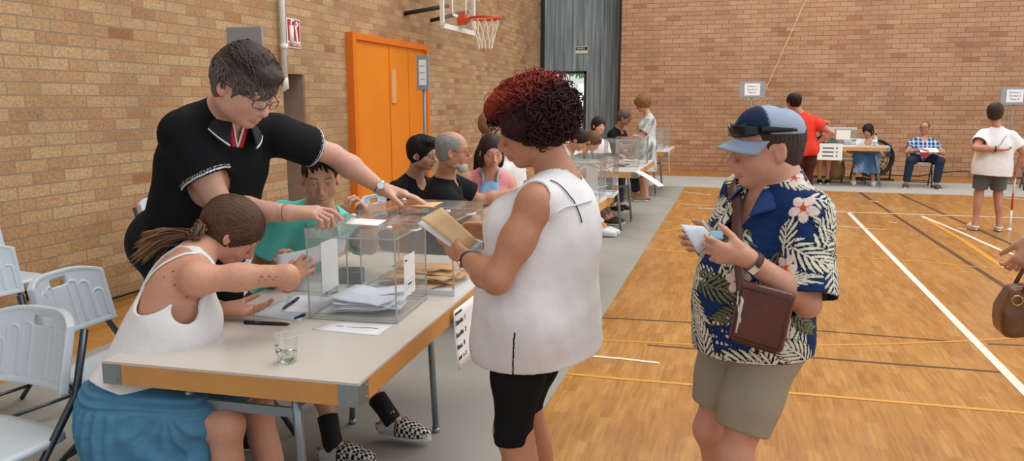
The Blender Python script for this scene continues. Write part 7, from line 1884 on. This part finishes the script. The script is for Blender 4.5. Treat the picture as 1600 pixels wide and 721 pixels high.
pw_, rw_ = figure('seated woman with dark bobbed hair, white top and blue floral skirt', P_, V(Hd[0] + .02, 16.1, Hd[2] - .235), Hd, (-.1, -1, 0), (-.4, -.85, -.4),
    {'R': arm((Hd[0] - .2, 15.8, .60), (.3, -.6, -.5), hint=(-1, 0, -.5)), 'L': arm((Hd[0] + .06, 15.8, .60), (-.3, -.9, -.3), hint=(1, 0, -.5))}, seat_legs(P_, (-.1, -1), kd=.5, spread=.17), '#dcdcdc', None, '#2a1b1a', h=.010, sex='f', st=.96, skin='#b98468', shoes='#dedede',
    topk=dict(name='white_top', hem=-.02), hairk=dict(low=-.13, t=.022, name='bobbed_hair', extra=[((0, -.03, -.03), (.095, .08, .10), .03)]))
sdf_obj('floral_skirt', Field([Ell(P_, (.19, .17, .13), None, .05), Cone(P_, P_ + V(.10, -.45, .0), .13, .12, .05), Cone(P_, P_ + V(-.12, -.45, .0), .13, .12, .05), Cone(P_ + V(.1, -.44, 0), P_ + V(.1, -.5, -.32), .11, .13, .06), Cone(P_ + V(-.12, -.44, 0), P_ + V(-.12, -.5, -.30), .11, .13, .06)], disp=folds(.01, 12), cuts=[(V(0, 0, .23), V(0, 0, -1)), (P_ + V(0, 0, .1), V(0, 0, 1))]), .010, '#5a81ad', CLOTH(), rw_, paint=floral, origin=rw_.location)
# man in plaid on a chair
by_ = 15.75; Hd = aty(1445, 200, by_); P_ = V(Hd[0] - .0, by_, .56)
def plaid(v, c, f):
    c[:] = np.array(srgb('#5f86b5')); a = (v[:, 0] * 14) % 1; b_ = (v[:, 2] * 14) % 1
    c[(a < .22)] = np.array(srgb('#22355f')); c[(b_ < .22)] = np.array(srgb('#22355f')); c[(a < .22) & (b_ < .22)] = np.array(srgb('#101b35')); c[(np.abs(a - .6) < .08) | (np.abs(b_ - .6) < .08)] = np.array(srgb('#c3d2e2')); return c
pP, rP = figure('seated man in blue plaid shirt and red lanyard by the back wall', P_, V(Hd[0] + .0, by_ + .02, Hd[2] - .24), Hd, (0, -1, 0), (-.45, -.88, -.08),
    {'R': arm((Hd[0] - .1, by_ - .33, .70), (.5, -.6, 0), hint=(-1, 0, -.6)), 'L': arm((Hd[0] + .12, by_ - .32, .68), (-.6, -.6, 0), hint=(1, 0, -.6))},
    {'R': dict(a=V(Hd[0] - .30, by_ - .35, .089), toe=(-.3, -1, 0), hint=(-.3, -1, 1.5)), 'L': dict(a=V(Hd[0] + .18, by_ - .40, .089), toe=(.2, -1, 0), hint=(.5, -1, 1.5))}, '#5f86b5', '#262f42', '#6f5a49', h=.009, st=1.0, g=1.08, belly=.03, skin='#b07c64', shoes='#4c4a4a',
    topk=dict(name='plaid_shirt', paint=plaid, disp=folds(.003, 10)), lowk=dict(name='jeans'), hairk=dict(t=.006, front=(0, .11, .05), fr=(.07, .13, .07), name='short_hair'))
glasses(pP, rP, '#3a2a26', rim=.003, y=.112)
g_ = [[pP.C + V(s_ * (.06 - .06 * u) + w_ * .01, -.06 - .075 * u ** .5 * 1.2 - .02, .04 - .24 * u) - np.array(rP.location) for w_ in (-1, 1)] for s_ in (-1,) for u in np.linspace(0, 1, 6)]
for s_ in (-1, 1):
    g_ = [[pP.C + V(s_ * (.06 - .06 * u) + w_ * .009, -.085 - .085 * u ** .5, .03 - .22 * u) - np.array(rP.location) for w_ in (-1, 1)] for u in np.linspace(0, 1, 6)]
    mb = MB(); mb.sheet(g_, .004); ly = mb.build('red_lanyard', mat('lanyard_red', '#c22832', .8), rP)
mb = MB(); mb.box(pP.C + V(0, -.20, -.24) - np.array(rP.location), (.13, .006, .09)); mb.build('badge', mat('badge_red', '#d4414a', .6), rP)
mb = MB(); mb.box((0, 0, 0), (.30, .20, .012), rotx(.3)); o = mb.build('clipboard_papers', mat('paper_label', '#e6e6e4', .7)); o.location = (Hd[0] + .02, by_ - .36, .69)
tag(o, 'pale papers in the lap of the man in the plaid shirt', 'papers')
# woman with white cane, seen from behind
by_ = 10.45; Hd = aty(1555, 178, by_); cx_ = aty(1549, 270, by_)[0]; P_ = V(cx_, by_, .82); C_ = V(cx_ + .02, by_ + .0, Hd[2] - .225)
pc, rc_ = figure('standing woman in white T-shirt and grey denim shorts, seen from behind', P_, C_, Hd, (.12, 1, 0), (.3, .95, 0),
    {'L': arm((cx_ - .02, by_ - .20, 1.00), (.9, -.1, -.1), (0, .2, .9), hint=(-1.2, -.2, -.3), curl=.6), 'R': arm((cx_ + .27, by_ + .02, .74), (.0, .15, -1), (-1, 0, 0), hint=(.6, -.3, 0), curl=.9)},
    {'L': dict(a=V(cx_ - .12, by_, .09), toe=(-.15, 1, 0)), 'R': dict(a=V(cx_ + .14, by_, .09), toe=(.15, 1, 0))}, '#e4e3e3', '#5d6268', '#3a2d26', h=.007, sex='f', st=.88, g=1.1, bust=1.2, armg=1.15, legg=1.0, skin='#b07a62', shoes='#d9cfc6',
    topk=dict(name='white_shirt', hem=-.14, g=.016, flare=.035, sleeves={'L': .62, 'R': .62}, extra=[Cone(lerp(P_, C_, .5), P_ + V(0, 0, -.2), .165, .18, .06), Cone(lerp(P_, C_, .5) + V(.05, 0, 0), P_ + V(.06, 0, -.2), .14, .16, .06), Cone(lerp(P_, C_, .5) + V(-.05, 0, 0), P_ + V(-.06, 0, -.2), .14, .16, .06)]), lowk=dict(name='denim_shorts', length=.80, g=.004, gk=.03, top=.0), hairk=dict(t=.014, name='short_hair', extra=[((0, -.03, .07), (.07, .08, .06), .03)]))
o0 = np.array(rc_.location); Fq = Field(pc.by('torso', 'pelvis'))
Fq = Field([q.grown(.018) for q in pc.by('torso', 'pelvis', 'trap')] + [Cone(lerp(P_, C_, .5), P_ + V(0, 0, -.2), .165, .18, .06)])
q, gq = stick(Fq, [C_ + V(.085 - .25 * u + w_ * .018, -.2, .01 - .36 * u + w_ * .012) for u in np.linspace(0, 1, 14) for w_ in (-1, 0, 1)], .006)
mb = MB(); mb.sheet((q - o0).reshape(14, 3, 3), .004); o = mb.build('bag_strap', mat('strap_check', '#b8ad9c', .8, noise=.4, nscale=60), rc_)
band(pc, rc_, 'L', .92, .032, .008, '#1c1a1a', 'watch_strap')
t = thing('white_cane', 'white cane with a red section held by the woman in denim shorts', 'cane', (cx_ + .27, by_ + .05, 0))
mb = MB(); mb.tube([(0, 0, .015), (0, 0, .26)], .012, 8); mb.tube([(0, 0, .46), (0, 0, .70)], .012, 8); mb.lathe([(0, 0), (.022, .0), (.026, .02), (.018, .04), (0, .04)], n=12); mb.build('shaft', mat('cane_white', '#e8e8e6', .4), t)
mb = MB(); mb.tube([(0, 0, .26), (0, 0, .46)], .0122, 8); mb.build('red_section', mat('cane_red', '#b5322c', .4), t); mb = MB(); mb.tube([(0, 0, .70), (0, 0, .80)], .014, 8); mb.build('grip', mat('cane_grip', '#222224', .6), t)
say('back wall')
# person at the right edge: only a forearm and hand are in the frame, the rest stands outside it
ex, ey = aty(1592, 398, 2.9)[0], 2.9; W_ = aty(1600, 398, 2.9); bx_ = W_[0] + .41
pE, rE = figure('person at the right edge, only a hand and grey sleeve in view', (bx_, 2.95, .92), (bx_, 2.95, 1.36), (bx_ - .02, 2.95, 1.58), (-1, -.1, 0), (-1, 0, -.2),
    {'L': arm(aty(1622, 372, 2.85), (-.45, 0, -1), (-.1, .95, 0), hint=(.3, -.2, -1), curl=[.9, 1.0, 1.1, 1.1], thumb=(.2, .6)), 'R': arm((bx_ - .1, 3.1, .85), (-.2, 0, -1), hint=(.5, .3, -1), curl=.5)},
    {'L': dict(a=V(bx_, 2.86, .09), toe=(-1, 0, 0)), 'R': dict(a=V(bx_ + .05, 3.05, .09), toe=(-1, 0, 0))}, '#8b8684', '#3a3a42', '#4a3c34', h=.006, fine=True, sex='f', st=.96, z=0, topk=dict(name='patterned_shirt', sleeves={'L': 1.75, 'R': 1.75}))
lt = mat('handbag_leather', '#6f4526', .3, noise=.2, nscale=16, bumps=.25, bscale=50)
bc = aty(1631, 487, 2.85); t = thing('handbag', 'brown leather handbag at the right edge, below the hand', 'handbag', bc)
def hb(q):
    x, y, z = q[..., 0], q[..., 1], q[..., 2]; hw = .135 - .25 * np.maximum(z + .0, 0) - .18 * np.maximum(-z - .04, 0)
    a = np.stack([np.abs(x) - hw, np.abs(y) - (.06 - .2 * np.maximum(z, 0)), np.abs(z) - .085], -1) + .02; m_ = np.maximum(a, 0)
    return (np.sqrt((m_ * m_).sum(-1)) + np.minimum(a.max(-1), 0) - .02 + .003 * np.sin(x * 60 + z * 20)) * .75
v_, f_ = surf(hb, .005, (-.2, -.12, -.14), (.2, .12, .14)); v_ = smooth_mesh(v_, f_, 2); me = np_mesh('bag_body', v_, f_); me.shade_smooth(); link('bag_body', me, lt, t)
for y in (-.045, .045):
    mb = MB(); mb.tube([(x_, y, .07 + .14 * sin((x_ + .08) / .16 * pi)) for x_ in np.linspace(-.08, .08, 14)], .007, 8); mb.build('handle', lt, t)
mb = MB(); mb.tube([(-.10 + .016 * cos(a), -.064, .045 + .016 * sin(a)) for a in np.linspace(0, 2 * pi, 17)], .003, 6, cap=False); mb.build('brass_ring', mat('brass', '#b9a06a', .3, 1.0), t)
mb = MB(); mb.box((-.03, -.067, .0), (.02, .008, .10), bev=.002); mb.build('buckle_strap', lt, t); mb = MB(); mb.box((-.03, -.073, .02), (.026, .004, .03)); mb.build('buckle', mat('brass', '#b9a06a', .3, 1.0), t)
say('all')
